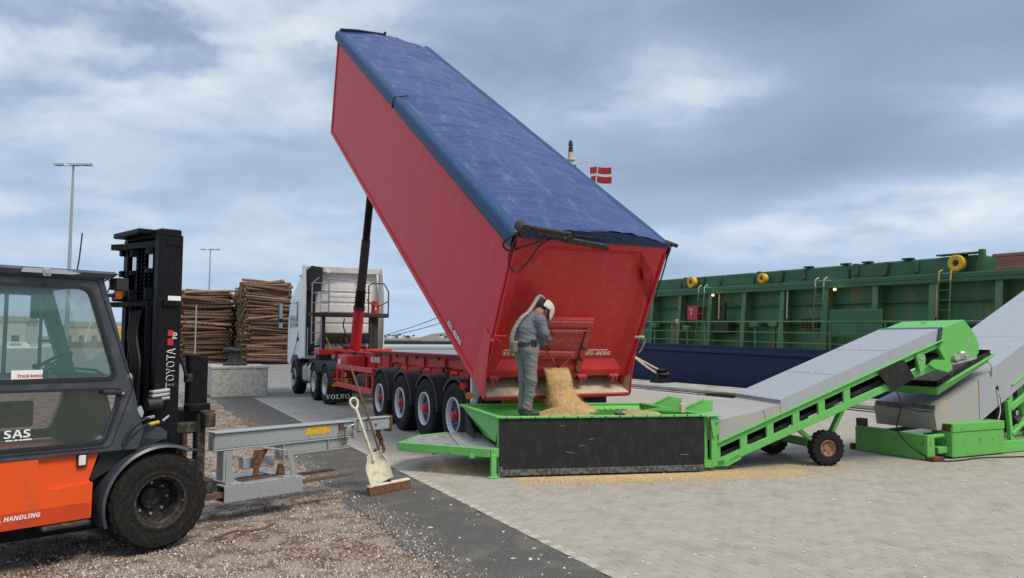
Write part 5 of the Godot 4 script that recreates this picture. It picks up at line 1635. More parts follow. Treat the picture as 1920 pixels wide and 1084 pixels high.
func build_jib():
	var t := thing("crane_jib", "galvanised telescopic jib with rusty hook slid onto the forklift forks", "jib", FK_AT, FK_TURN)
	var zc := -0.81
	var b := MB.new()
	b.box(v3(1.73, 0.745, zc), v3(1.66, 0.16, 0.12), Basis.IDENTITY, 0.012)
	b.box(v3(1.73, 0.832, zc), v3(1.66, 0.018, 0.17), Basis.IDENTITY, 0.005)
	b.box(v3(1.73, 0.66, zc), v3(1.66, 0.014, 0.15), Basis.IDENTITY, 0.004)
	var main := obj(b, "main_beam", M.galv, t)
	part_box(main, "warning_sticker", M.yellow, v3(2.09, 0.768, zc + 0.0615), v3(0.30, 0.085, 0.003), 0.0)
	b = MB.new()
	b.box(v3(2.56, 0.75, zc), v3(0.035, 0.215, 0.19), Basis.IDENTITY, 0.006)
	obj(b, "collar", M.galv, main)
	b = MB.new()
	b.box(v3(2.83, 0.765, zc), v3(0.56, 0.135, 0.10), Basis.IDENTITY, 0.012)
	b.box(v3(2.83, 0.842, zc), v3(0.56, 0.014, 0.13), Basis.IDENTITY, 0.004)
	var ext := obj(b, "extension_beam", M.galv, t)
	b = MB.new()
	b.box(v3(3.10, 0.765, zc), v3(0.03, 0.19, 0.14), Basis.IDENTITY, 0.006)
	b.cyl(v3(2.88, 0.765, zc + 0.045), v3(2.88, 0.765, zc + 0.056), 0.018, 0.018, 14)
	obj(b, "end_plate", M.rust, ext)
	b = MB.new()
	b.box(v3(2.07, 0.60, zc), v3(0.86, 0.11, 0.10), Basis.IDENTITY, 0.010)
	b.box(v3(2.07, 0.54, zc), v3(0.86, 0.014, 0.13), Basis.IDENTITY, 0.004)
	b.box(v3(1.66, 0.58, zc), v3(0.012, 0.19, 0.18), Basis.IDENTITY, 0.004)
	b.box(v3(2.22, 0.60, zc), v3(0.012, 0.13, 0.16), Basis.IDENTITY, 0.004)
	obj(b, "lower_beam", M.galv, t)
	# pins and safety clips
	b = MB.new()
	b.cyl(v3(2.44, 0.765, zc - 0.1), v3(2.44, 0.765, zc + 0.12), 0.014, 0.014, 10)
	b.tube(smooth_pts([v3(2.44, 0.765, zc + 0.11), v3(2.50, 0.80, zc + 0.13), v3(2.53, 0.76, zc + 0.12), v3(2.52, 0.71, zc + 0.11)]), 0.011, 7)
	obj(b, "locking_pin", M.chrome, t)
	b = MB.new()
	for k in 3: b.tube(smooth_pts([v3(2.36 + k * 0.03, 0.74, zc + 0.075), v3(2.35 + k * 0.04, 0.66, zc + 0.085), v3(2.40 + k * 0.02, 0.58, zc + 0.08), v3(2.43 + k * 0.02, 0.66, zc + 0.085)]), 0.004, 5)
	b.box(v3(2.39, 0.785, zc + 0.07), v3(0.07, 0.06, 0.02), Basis.IDENTITY, 0.004)
	obj(b, "retaining_wire", M.rust, t)
	part_box(main, "weld_mark", M.slate_bare, v3(1.40, 0.745, zc + 0.061), v3(0.012, 0.045, 0.004), 0.001)
	# fork pockets and frame
	for z in [-0.62, -1.0]:
		b = MB.new()
		b.box(v3(1.345, 0.335, z), v3(0.86, 0.014, 0.18), Basis.IDENTITY, 0.003)
		b.box(v3(1.345, 0.19, z), v3(0.86, 0.014, 0.18), Basis.IDENTITY, 0.003)
		b.box(v3(1.345, 0.262, z + 0.083), v3(0.86, 0.13, 0.014), Basis.IDENTITY, 0.003)
		b.box(v3(1.345, 0.262, z - 0.083), v3(0.86, 0.13, 0.014), Basis.IDENTITY, 0.003)
		obj(b, "fork_pocket", M.galv, t)
	b = MB.new()
	b.box(v3(1.05, 0.348, -0.81), v3(0.14, 0.012, 0.56), Basis.IDENTITY, 0.003)
	b.box(v3(1.62, 0.348, -0.81), v3(0.14, 0.012, 0.56), Basis.IDENTITY, 0.003)
	b.box(v3(1.05, 0.50, -0.81), v3(0.10, 0.30, 0.14), Basis.IDENTITY, 0.006)
	b.box(v3(1.40, 0.50, -0.81), v3(0.35, 0.12, 0.10), Basis.IDENTITY, 0.006)
	obj(b, "base_frame", M.galv, t)
	b = MB.new()
	b.beam(v3(1.40, 0.652, -0.70), v3(1.63, 0.61, -0.60), 0.012, 0.06, v3(0, 0, 1), 0.003)
	b.prism([v2(1.60, 0.62), v2(1.66, 0.62), v2(1.73, 0.345), v2(1.67, 0.345)], v3(0, 0, -0.575), Vector3.RIGHT, Vector3.UP, v3(0, 0, 0.012))
	b.prism([v2(0.945, 0.60), v2(0.985, 0.60), v2(1.03, 0.40), v2(1.03, 0.345), v2(0.94, 0.345)], v3(0, 0, -0.575), Vector3.RIGHT, Vector3.UP, v3(0, 0, 0.012))
	obj(b, "gusset_plate", M.galv, t)
	b = MB.new()
	b.prism([v2(1.30, 0.63), v2(1.46, 0.63), v2(1.36, 0.45), v2(1.36, 0.36), v2(1.30, 0.36)], v3(0, 0, -0.70), Vector3.RIGHT, Vector3.UP, v3(0, 0, 0.012))
	b.cyl(v3(1.60, 0.36, -0.68), v3(1.60, 0.46, -0.68), 0.05, 0.03, 10)
	b.beam(v3(1.12, 0.352, -0.66), v3(1.55, 0.352, -0.70), 0.05, 0.02)
	obj(b, "rusty_bracket", M.rust, t)
	# shackle and hook
	b = MB.new()
	b.box(v3(2.955, 0.655, zc), v3(0.05, 0.09, 0.035), Basis.IDENTITY, 0.006)
	b.tube(smooth_pts([v3(2.96, 0.66, zc - 0.03), v3(2.985, 0.60, zc - 0.035), v3(3.0, 0.565, zc), v3(2.985, 0.60, zc + 0.035), v3(2.96, 0.66, zc + 0.03)]), 0.013, 8)
	obj(b, "shackle", M.rust, t)
	b = MB.new()
	b.tube(smooth_pts([v3(3.0, 0.60, zc), v3(3.005, 0.54, zc), v3(3.03, 0.49, zc + 0.01), v3(3.03, 0.445, zc + 0.01), v3(2.98, 0.42, zc + 0.01), v3(2.925, 0.435, zc + 0.01), v3(2.905, 0.475, zc + 0.01)]), 0.020, 8)
	b.cyl(v3(3.0, 0.575, zc), v3(3.0, 0.525, zc), 0.028, 0.026, 10)
	b.tube([v3(2.99, 0.52, zc + 0.01), v3(2.925, 0.49, zc + 0.02)], 0.008, 6)
	obj(b, "hook", M.rust, t)

func build_tools():
	var fb := Basis(Vector3.UP, FK_TURN)
	# shovel, leaning on the jib
	var t := thing("grain_shovel", "cream plastic grain shovel leaning on the galvanised jib", "shovel", FK_AT, FK_TURN)
	var g := v3(2.575, 0.98, -0.735)
	var n := v3(2.715, 0.47, -0.62)
	var d := (n - g).normalized()
	var sx := v3(0, 0, 1).cross(d).normalized() * -1.0
	var b := MB.new()
	b.tube(smooth_pts([g, g.lerp(n, 0.5), n, n + d * 0.10]), 0.019, 10)
	var hp := []
	for k in 17:
		var a := TAU * k / 16
		hp.append(g - d * 0.055 + sx * cos(a) * (0.048 + 0.012 * -sin(a)) + d * sin(a) * 0.062)
	b.tube(hp, 0.014, 8, false)
	obj(b, "handle", M.shovel, t)
	b = MB.new()
	var gr := []
	var nn := d.cross(sx).normalized()
	if nn.z < 0: nn = -nn
	for i in 15:
		var row := []
		var u := i / 14.0
		var wd := lerpf(0.10, 0.155, smoothstep(0.0, 0.45, u))
		for j in 15:
			var s := j / 14.0 * 2.0 - 1.0
			var dish := 0.055 * pow(absf(s), 3.0) * (1.0 - 0.25 * u) + 0.02 * (1.0 - smoothstep(0.0, 0.3, u))
			row.append(n + d * (0.02 + u * 0.34) + sx * s * wd + nn * (dish - 0.02))
		gr.append(row)
	b.grid(gr, false, false, false)
	var gr2 := []
	for row in gr:
		var r2 := []
		for p in row: r2.append(p - nn * 0.007)
		gr2.append(r2)
	b.grid(gr2, false, false, true)
	var o := obj(b, "blade", M.shovel, t)
	b = MB.new()
	var rim := []
	for i in 15: rim.append(gr[i][0] - nn * 0.003)
	b.tube(rim, 0.007, 6)
	rim = []
	for i in 15: rim.append(gr[i][14] - nn * 0.003)
	b.tube(rim, 0.007, 6)
	rim = []
	for j in 15: rim.append(gr[0][j] - nn * 0.003)
	b.tube(rim, 0.008, 6)
	obj(b, "blade_rim", M.shovel, o)
	# broom
	t = thing("broom", "wide brown bristle broom standing against the galvanised jib", "broom", FK_AT, FK_TURN)
	var h0 := v3(2.63, 0.105, -0.56)
	var h1 := v3(3.27, 0.105, -0.62)
	var hm := h0.lerp(h1, 0.52)
	part_beam(t, "broom_head", M.shovel, h0, h1, 0.065, 0.028, Vector3.UP, 0.008)
	b = MB.new()
	var dn := (v3(0, -1, 0) + v3(0.05, 0, 0.12)).normalized()
	var r := RandomNumberGenerator.new()
	r.seed = 4
	for i in 46:
		for j in 4:
			var p := h0.lerp(h1, (i + 0.5) / 46.0) + v3(0, -0.01, -0.024 + j * 0.016)
			b.cyl(p, p + dn * r.randf_range(0.082, 0.09) + v3(r.randf_range(-0.006, 0.006), 0, r.randf_range(-0.004, 0.01)), 0.0055, 0.009, 5)
	obj(b, "bristles", tmat(paint(lin(0.24, 0.12, 0.055), lin(0.12, 0.05, 0.025), 62, 0.05, 0.4, 0.7, 0.5), 3.0, 0.9), t)
	part_tube(t, "broom_handle", M.wood_handle, [hm + v3(0, 0.01, 0), v3(2.745, 0.86, -0.722), v3(2.535, 1.45, -0.80)], 0.0135, 8)
	part_cyl(t, "socket", M.black_plastic, hm, hm.lerp(v3(2.745, 0.86, -0.722), 0.2), 0.022, 0.018)
	# stick on the gravel
	var so := part_tube(self, "branch", M.wood_handle, smooth_pts([fb * v3(0.55, 0.03, 0.05) + FK_AT, fb * v3(0.75, 0.045, 0.02) + FK_AT, fb * v3(0.95, 0.03, 0.06) + FK_AT, fb * v3(1.15, 0.04, 0.0) + FK_AT]), 0.013, 6)
	so.name = "broken_branch"
	tag(so, "thin broken branch lying on gravel beside the forklift's front wheel", "branch")

# ---------------------------------------------------------------- conveyors
const CV_AT := Vector3(-0.19, 0, -10.03)
const CV_TURN := 0.18326
func truss(parent: Node, x0: float, y0: float, x1: float, y1: float, deep: float, z: float, bays: int, skip: Array, m: Material, called := "side_truss", d0 := -1.0):
	# top chord from (x0,y0) to (x1,y1), bottom chord `deep` below
	if d0 < 0: d0 = deep
	var sl := (y1 - y0) / (x1 - x0)
	var b := MB.new()
	b.beam(v3(x0, y0, z), v3(x1, y1, z), 0.05, 0.085, Vector3.UP, 0.006)
	b.beam(v3(x0, y0 - d0, z), v3(x1, y1 - deep, z), 0.05, 0.10, Vector3.UP, 0.006)
	b.beam(v3(x0, y0 + 0.045, z + 0.02), v3(x1, y1 + 0.045, z + 0.02), 0.10, 0.016, Vector3.UP, 0.004)
	for k in bays + 1:
		if k in skip: continue
		var x := lerpf(x0, x1, float(k) / bays)
		var y := lerpf(y0, y1, float(k) / bays)
		var dd := lerpf(d0, deep, float(k) / bays)
		b.prism([v2(x - 0.05, y - 0.03), v2(x - 0.05, y - dd + 0.03), v2(x + 0.05, y - dd + 0.04), v2(x + 0.05, y - 0.01)], v3(0, 0, z - 0.022), Vector3.RIGHT, Vector3.UP, v3(0, 0, 0.044))
	return obj(b, called, m, parent)

func tractor_tyre(parent: Node, at: Vector3, r: float, w: float, turn := 0.0) -> Node3D:
	var o := Node3D.new()
	o.name = "wheel"
	parent.add_child(o, true)
	o.position = at
	o.rotation.y = turn
	var b := MB.new()
	b.lathe([v2(r * 0.46, -w * 0.38), v2(r * 0.6, -w * 0.48), v2(r * 0.85, -w * 0.5), v2(r * 0.95, -w * 0.42), v2(r * 0.95, w * 0.42), v2(r * 0.85, w * 0.5), v2(r * 0.6, w * 0.48), v2(r * 0.46, w * 0.38)], Vector3.ZERO, v3(0, 0, 1), 36)
	obj(b, "tyre", M.tyre, o)
	b = MB.new()
	for k in 20:
		var a := TAU * k / 20
		for s in [-1, 1]:
			var aa: float = a + (0.0 if s < 0 else PI / 20)
			b.box(v3(cos(aa) * r * 0.95, sin(aa) * r * 0.95, s * w * 0.24), v3(r * 0.10, r * 0.13, w * 0.46), Basis(v3(0, 0, 1), aa) * Basis(v3(1, 0, 0), s * 0.5), 0.006)
			b.box(v3(cos(aa) * r * 0.90, sin(aa) * r * 0.90, s * w * 0.47), v3(r * 0.16, r * 0.12, w * 0.07), Basis(v3(0, 0, 1), aa), 0.004)
	obj(b, "tread_lugs", M.tyre, o)
	b = MB.new()
	b.lathe([v2(r * 0.44, -w * 0.4), v2(r * 0.47, -w * 0.4), v2(r * 0.47, w * 0.40), v2(r * 0.43, w * 0.42), v2(r * 0.40, w * 0.30), v2(r * 0.22, w * 0.18), v2(r * 0.2, w * 0.24), v2(0, w * 0.24)], Vector3.ZERO, v3(0, 0, 1), 28)
	obj(b, "rim", tmat(paint(lin(0.36, 0.16, 0.09), lin(0.20, 0.08, 0.05), 70, 0.03, 0.4, 0.7, 0.3), 3.0, 0.7), o)
	b = MB.new()
	for k in 5:
		var a := TAU * k / 5
		b.cyl(v3(cos(a), sin(a), 0) * r * 0.3 + v3(0, 0, w * 0.2), v3(cos(a), sin(a), 0) * r * 0.3 + v3(0, 0, w * 0.28), 0.012, 0.01, 6)
	obj(b, "wheel_nuts", M.rust, o)
	return o

func build_conveyor():
	var t := thing("grain_conveyor", "lime green mobile grain conveyor with wide intake hopper below the tailgate", "conveyor", CV_AT, CV_TURN)
	var X := Vector3.RIGHT
	var Y := Vector3.UP
	# ---- hopper
	var b := MB.new()
	var g := []
	var fn := FastNoiseLite.new()
	fn.seed = 3; fn.frequency = 1.2
	for i in 17:
		var row := []
		for j in 41:
			var x := 0.035 + 2.80 * j / 40.0
			var y := 0.035 + 0.715 * i / 16.0
			row.append(v3(x, y, 0.012 + 0.012 * fn.get_noise_2d(x * 1.5, y * 2.0)))
		g.append(row)
	b.grid(g)
	var g2 := []
	for row in g:
		var r2 := []
		for p in row: r2.append(p - v3(0, 0, 0.012))
		g2.append(r2)
	b.grid(g2, false, false, true)
	var sheet_ := obj(b, "rubber_apron", M.rubber_sheet, t)
	b = MB.new()
	b.box(v3(1.435, 0.062, 0.024), v3(2.80, 0.075, 0.012), Basis.IDENTITY, 0.003)
	b.box(v3(0.045, 0.08, 0.026), v3(0.06, 0.12, 0.014), Basis.IDENTITY, 0.004)
	obj(b, "clamp_strip", tmat(paint(lin(0.16, 0.155, 0.145), lin(0.06, 0.058, 0.055), 72, 0.03, 0.4, 0.7, 0.3), 1.5, 0.6), sheet_)
	var rs := RandomNumberGenerator.new()
	rs.seed = 31
	for k in 5:   # scratches in the rubber
		var p := v3(rs.randf_range(0.3, 2.6), rs.randf_range(0.15, 0.68), 0.028)
		var ln := rs.randf_range(0.03, 0.16)
		part_box(sheet_, "scratch", M.slate_bare, p, v3(ln, 0.003, 0.002), 0.0, Basis(v3(0, 0, 1), rs.randfn(0.0, 0.35)))
	# tray: four sloping walls inside a flanged rim
	var rim := [v3(0.03, 0.765, 0.0), v3(2.86, 0.755, 0.0), v3(2.62, 0.765, -1.85), v3(-0.24, 0.775, -1.85)]
	var bot := [v3(0.45, 0.30, -0.45), v3(2.70, 0.25, -0.40), v3(2.60, 0.25, -1.25), v3(0.30, 0.30, -1.25)]
	b = MB.new()
	for i in 4:
		var j := (i + 1) % 4
		b.quad(rim[j], rim[i], bot[i], bot[j])
		var dn := v3(0, -0.012, 0)
		b.quad(rim[i] + dn, rim[j] + dn, bot[j] + dn, bot[i] + dn)
	b.quad(bot[0], bot[1], bot[2], bot[3])
	var tray := obj(b, "hopper_tray", M.green, t)
	b = MB.new()
	for i in 4:
		b.beam(rim[i], rim[(i + 1) % 4], 0.07, 0.03, Vector3.UP, 0.006)
	obj(b, "rim_flange", M.green, tray)
	b = MB.new()
	for k in 15: b.cyl(v3(0.12 + k * 0.19, 0.762, 0.028), v3(0.12 + k * 0.19, 0.762, 0.042), 0.012, 0.010, 6)
	obj(b, "rim_bolts", M.grimy, tray)
	b = MB.new()   # grating the worker stands on
	for k in 22:
		var x := 0.28 + k * 0.10
		b.beam(v3(x, 0.685, -0.16), v3(x - 0.12, 0.69, -1.70), 0.025, 0.03)
	for z in [-0.3, -0.9, -1.5]: b.beam(v3(0.2, 0.655, z), v3(2.6, 0.655, z), 0.03, 0.04)
	obj(b, "hopper_grating", M.green, tray)
	b = MB.new()
	b.prism([v2(0.0, 0.02), v2(0.62, -0.02), v2(0.62, 0.02), v2(0.3, 0.06)], v3(2.2, 0.76, -0.62), X, Y, v3(0, 0, 0.012))
	obj(b, "deflector_plate", M.green, tray)
	part_box(tray, "rubber_scrap", M.grimy, v3(1.66, 0.785, -0.03), v3(0.12, 0.03, 0.12), 0.01)
	part_box(tray, "wood_block", M.cream, v3(2.66, 0.83, -0.30), v3(0.07, 0.13, 0.07), 0.006)
	# outer left wing and the rubber under it
	b = MB.new()
	b.quad(v3(-0.235, 0.765, -1.85), v3(0.03, 0.755, 0.0), v3(0.0, 0.44, -0.10), v3(-0.02, 0.42, -0.9))
	b.quad(v3(0.04, 0.755, 0.0), v3(-0.225, 0.765, -1.85), v3(-0.01, 0.42, -0.9), v3(0.01, 0.44, -0.10))
	b.box(v3(0.03, 0.42, -0.05), v3(0.03, 0.68, 0.05), Basis.IDENTITY, 0.006)
	obj(b, "hopper_wing", M.green, tray)
	b = MB.new()
	b.prism([v2(-1.85, 0.70), v2(-0.7, 0.42), v2(-1.85, 0.36)], v3(-0.18, 0, 0), v3(0, 0, 1), Y, v3(0.014, 0, 0))
	obj(b, "rubber_flap", M.rubber, tray)
	# ---- drawbar platform with tread planks
	var deck := PackedVector2Array([v2(-1.16, -0.74), v2(-0.08, -0.03), v2(0.02, -0.03), v2(0.02, -1.72), v2(-0.45, -1.76), v2(-0.88, -1.45)])
	b = MB.new()
	b.beam(v3(-1.21, 0.325, -0.77), v3(-0.08, 0.315, 0.0), 0.05, 0.115, Vector3.UP, 0.008)
	b.beam(v3(-1.21, 0.325, -0.77), v3(-0.90, 0.33, -1.47), 0.05, 0.10, Vector3.UP, 0.008)
	b.beam(v3(-0.90, 0.33, -1.47), v3(-0.45, 0.33, -1.78), 0.05, 0.10, Vector3.UP, 0.008)
	b.beam(v3(-0.08, 0.315, 0.0), v3(0.03, 0.315, 0.0), 0.05, 0.115, Vector3.UP, 0.008)
	b.beam(v3(-0.30, 0.27, -1.72), v3(-0.30, 0.27, -0.1), 0.06, 0.06)
	b.beam(v3(-0.75, 0.27, -1.5), v3(-0.75, 0.27, -0.48), 0.06, 0.06)
	var pf := obj(b, "drawbar_platform", M.green_worn, t)
	for k in 15:
		var z0 := -1.76 + k * 0.118
		var strip := PackedVector2Array([v2(-1.3, z0), v2(0.02, z0), v2(0.02, z0 + 0.092), v2(-1.3, z0 + 0.092)])
		for half in 2:
			var cut := PackedVector2Array([v2(-1.3, -2), v2(-0.46, -2), v2(-0.46, 0.2), v2(-1.3, 0.2)]) if half == 0 else PackedVector2Array([v2(-0.44, -2), v2(0.1, -2), v2(0.1, 0.2), v2(-0.44, 0.2)])
			for s in Geometry2D.intersect_polygons(strip, deck):
				for p in Geometry2D.intersect_polygons(s, cut):
					b = MB.new()
					b.prism(Array(p), v3(0, 0.352, 0), X, v3(0, 0, 1), v3(0, 0.022, 0))
					obj(b, "tread_plank", M.alu, pf)
	b = MB.new()
	b.beam(v3(-0.04, 0.0, 0.0), v3(-0.04, 0.30, 0.0), 0.07, 0.08, v3(0, 0, 1), 0.008)
	b.beam(v3(-0.04, 0.03, 0.0), v3(0.10, 0.03, -0.02), 0.05, 0.05)
	b.box(v3(-0.04, 0.012, 0.0), v3(0.14, 0.02, 0.14), Basis.IDENTITY, 0.004)
	obj(b, "support_leg", M.green, t)
	b = MB.new()
	b.beam(v3(-0.05, 0.30, -0.30), v3(0.5, 0.30, -0.35), 0.10, 0.05)
	b.beam(v3(0.05, 0.25, -1.70), v3(2.7, 0.25, -1.65), 0.06, 0.10)
	b.beam(v3(0.05, 0.12, -0.06), v3(3.0, 0.10, -0.06), 0.06, 0.10)
	b.beam(v3(0.1, 0.0, -1.7), v3(0.1, 0.7, -1.75), 0.06, 0.06, v3(0, 0, 1))
	b.beam(v3(2.6, 0.0, -1.7), v3(2.6, 0.7, -1.75), 0.06, 0.06, v3(0, 0, 1))
	obj(b, "hopper_frame", M.green, t)
	# ---- hinge post and guide plates at the foot of the belt
	b = MB.new()
	b.box(v3(3.00, 0.40, -0.06), v3(0.09, 0.68, 0.07), Basis.IDENTITY, 0.008)
	b.box(v3(2.90, 0.42, -0.10), v3(0.05, 0.66, 0.05), Basis.IDENTITY, 0.006)
	b.prism(round_poly([v2(2.93, 0.72), v2(3.05, 0.73), v2(3.09, 0.66), v2(3.05, 0.50), v2(2.98, 0.44)], 0.04), v3(0, 0, -0.02), X, Y, v3(0, 0, 0.02))
	b.box(v3(2.95, 0.745, -0.05), v3(0.26, 0.02, 0.16), Basis.IDENTITY, 0.004)
	var post := obj(b, "hinge_post", M.green, t)
	part_cyl(post, "hinge_pin", M.alu, v3(3.03, 0.665, -0.01), v3(3.03, 0.665, 0.02), 0.02)
	b = MB.new()
	b.prism([v2(2.75, 0.70), v2(3.36, 0.70), v2(3.36, 0.885), v2(3.22, 0.89)], v3(0, 0, -0.85), X, Y, v3(0, 0, 0.014))
	b.beam(v3(2.76, 0.715, -0.845), v3(3.22, 0.895, -0.845), 0.04, 0.02)
	obj(b, "guide_plate", M.green, t)
	b = MB.new()
	b.prism([v2(2.62, 0.72), v2(3.18, 0.70), v2(3.20, 0.86), v2(3.0, 0.89)], v3(0, 0, -1.6), X, Y, v3(0, 0, 0.014))
	b.beam(v3(2.64, 0.735, -1.595), v3(3.0, 0.895, -1.595), 0.04, 0.02)
	obj(b, "guide_plate", M.green, t)
	# ---- belt: trusses, pan, rollers, covers
	var zf := -1.36
	truss(t, 3.06, 0.335, 6.62, 1.755, 0.285, -0.10, 9, [6], M.green, "side_truss", 0.245)
	truss(t, 3.06, 0.335, 6.62, 1.755, 0.285, zf, 9, [], M.green, "side_truss", 0.245)
	b = MB.new()
	b.beam(v3(3.0, 0.10, -0.10), v3(3.17, 0.095, -0.10), 0.05, 0.08, Vector3.UP, 0.006)
	b.prism([v2(3.12, 0.055), v2(3.22, 0.055), v2(3.42, 0.15), v2(3.38, 0.22)], v3(0, 0, -0.125), X, Y, v3(0, 0, 0.05))
	obj(b, "truss_foot", M.green, t)
	b = MB.new()
	b.beam(v3(3.05, 0.16, -0.73), v3(6.7, 1.61, -0.73), 1.16, 0.05, Vector3.UP)
	obj(b, "belt_pan", M.rubber, t)
	b = MB.new()
	for k in 9:
		var u := (k + 0.5) / 9.0
		b.cyl(v3(lerpf(3.06, 6.62, u), lerpf(0.13, 1.52, u), -0.16), v3(lerpf(3.06, 6.62, u), lerpf(0.13, 1.52, u), zf + 0.06), 0.045, 0.045, 12)
	obj(b, "return_rollers", M.grimy, t)
	b = MB.new()
	b.prism([v2(3.09, 0.37), v2(3.10, 0.68), v2(3.68, 0.785), v2(4.02, 0.895), v2(4.06, 0.91), v2(4.06, 0.755)], v3(0, 0, -0.09), X, Y, v3(0, 0, zf + 0.10))
	var c1 := obj(b, "lower_cover", M.dusty_cover, t)
	part_beam(c1, "joint_strip", M.galv, v3(3.80, 0.66, -0.088), v3(3.76, 0.81, -0.088), 0.012, 0.012)
	for k in 3:
		var xa := 4.02 + k * 0.86
		var xb := xa + 0.858
		var lift := 0.0
		b = MB.new()
		var ya := 0.945 + (xa - 4.02) * 0.398
		var yb := 0.945 + (xb - 4.02) * 0.398
		b.prism([v2(xa, ya - 0.20), v2(xa, ya), v2(xb, yb), v2(xb, yb - 0.20)], v3(0, 0, -0.082 + 0.0), X, Y, v3(0, 0, zf + 0.07 - 0.06))
		var cv := obj(b, "belt_cover", M.grey_cover, t)
		b = MB.new()
		b.beam(v3(xa + 0.012, ya + 0.004, -0.09), v3(xa + 0.012, ya + 0.004, zf - 0.01), 0.05, 0.008, v3(-0.37, 0.93, 0))
		for q in 6: b.cyl(v3(xa + 0.012, ya + 0.006, -0.2 - q * 0.2), v3(xa + 0.007, ya + 0.018, -0.2 - q * 0.2), 0.008, 0.006, 6)
		obj(b, "cover_joint", M.grey_cover, cv)
	# ---- head
	var hd := [v2(6.52, 1.70), v2(6.58, 1.945), v2(6.98, 2.085), v2(7.15, 1.875), v2(7.215, 1.735), v2(7.205, 1.60), v2(7.12, 1.50), v2(6.72, 1.43), v2(6.62, 1.50)]
	b = MB.new()
	b.prism(hd, v3(0, 0, -0.085), X, Y, v3(0, 0, zf + 0.02))
	var head := obj(b, "discharge_head", M.green, t)
	b = MB.new()
	b.prism([v2(6.50, 1.72), v2(6.545, 1.955), v2(6.60, 1.975), v2(6.565, 1.74)], v3(0, 0, -0.06), X, Y, v3(0, 0, zf - 0.03))
	obj(b, "head_collar", M.slate, head)
	b = MB.new()
	for k in 9:
		var a := PI * k / 8
		if k < 8:
			var e := PI * (k + 1) / 8
			b.beam(v3(6.80 + cos(a) * 0.03, 2.03 + sin(a) * 0.05, -0.72), v3(6.80 + cos(e) * 0.03, 2.03 + sin(e) * 0.05, -0.72), 0.012, 0.014)
	obj(b, "lifting_eye", M.green, head)
	b = MB.new()
	b.cyl(v3(6.80, 1.53, -0.085), v3(6.80, 1.53, -0.02), 0.055, 0.05, 14)
	b.box(v3(6.90, 1.56, -0.055), v3(0.10, 0.12, 0.07), Basis(v3(0, 0, 1), 0.2), 0.02)
	b.cyl(v3(6.94, 1.57, -0.05), v3(6.94, 1.57, 0.0), 0.045, 0.04, 12)
	b.beam(v3(6.70, 1.43, -0.05), v3(7.12, 1.53, -0.05), 0.04, 0.03)
	obj(b, "head_bearing", M.alu, head)
	b = MB.new()
	b.box(v3(7.0, 1.80, -0.083), v3(0.09, 0.02, 0.003), Basis(v3(0, 0, 1), 0.3), 0.0)
	b.box(v3(7.03, 1.785, -0.083), v3(0.03, 0.05, 0.003), Basis(v3(0, 0, 1), 0.3), 0.0)
	b.cyl(v3(7.015, 1.70, -0.085), v3(7.015, 1.70, -0.081), 0.02, 0.02, 10)
	obj(b, "paint_chip", M.slate_bare, head)
	b = MB.new()   # bracket plate in front of the head
	b.prism([v2(6.53, 1.73), v2(6.60, 1.66), v2(6.70, 1.37), v2(6.63, 1.32), v2(6.42, 1.37), v2(6.32, 1.43), v2(6.40, 1.50), v2(6.58, 1.50), v2(6.49, 1.66)], v3(0, 0, -0.05), X, Y, v3(0, 0, 0.04))
	obj(b, "head_bracket", M.green, t)
	b = MB.new()
	b.prism(round_poly([v2(6.12, 1.56), v2(6.20, 1.60), v2(6.27, 1.56), v2(6.25, 1.36), v2(6.18, 1.30)], 0.04), v3(0, 0, -0.06), X, Y, v3(0, 0, 0.045))
	var lug := obj(b, "lug", M.green, t)
	part_cyl(lug, "lug_bush", M.alu, v3(6.20, 1.525, -0.02), v3(6.20, 1.525, -0.008), 0.032)
	b = MB.new()
	b.prism([v2(5.50, 1.315), v2(5.93, 1.495), v2(6.10, 1.24), v2(5.93, 1.15), v2(5.73, 1.06)], v3(0, 0, -0.045), X, Y, v3(0, 0, 0.012))
	obj(b, "loose_rubber_flap", M.rubber_sheet, t)
	# ---- undercarriage
	tractor_tyre(t, v3(4.78, 0.25, -0.22), 0.25, 0.16)
	tractor_tyre(t, v3(4.62, 0.25, -1.42), 0.25, 0.16)
	part_cyl(t, "axle", M.green, v3(4.78, 0.25, -0.28), v3(4.62, 0.25, -1.36), 0.035)
	b = MB.new()
	b.beam(v3(5.02, 0.82, -0.16), v3(4.85, 0.30, -0.32), 0.05, 0.10, v3(0, 0, 1), 0.006)
	b.beam(v3(5.02, 0.82, -1.30), v3(4.70, 0.30, -1.30), 0.05, 0.10, v3(0, 0, 1), 0.006)
	obj(b, "axle_leg", M.green, t)
	b = MB.new()
	b.beam(v3(4.28, 0.56, -0.16), v3(4.72, 0.27, -0.34), 0.05, 0.10, v3(0, 0, 1), 0.006)
	b.beam(v3(4.28, 0.56, -1.30), v3(4.60, 0.27, -1.30), 0.05, 0.10, v3(0, 0, 1), 0.006)
	b.beam(v3(4.72, 0.30, -0.34), v3(4.60, 0.30, -1.28), 0.08, 0.09, Vector3.UP, 0.006)
	obj(b, "axle_strut", M.green, t)
	b = MB.new()
	for q in [[5.62, 1.12], [5.72, 1.16], [5.80, 1.20]]: b.box(v3(q[0], q[1] - 0.03, -0.10), v3(0.05, 0.05, 0.06), Basis.IDENTITY, 0.006)
	obj(b, "truss_cleat", M.green, t)

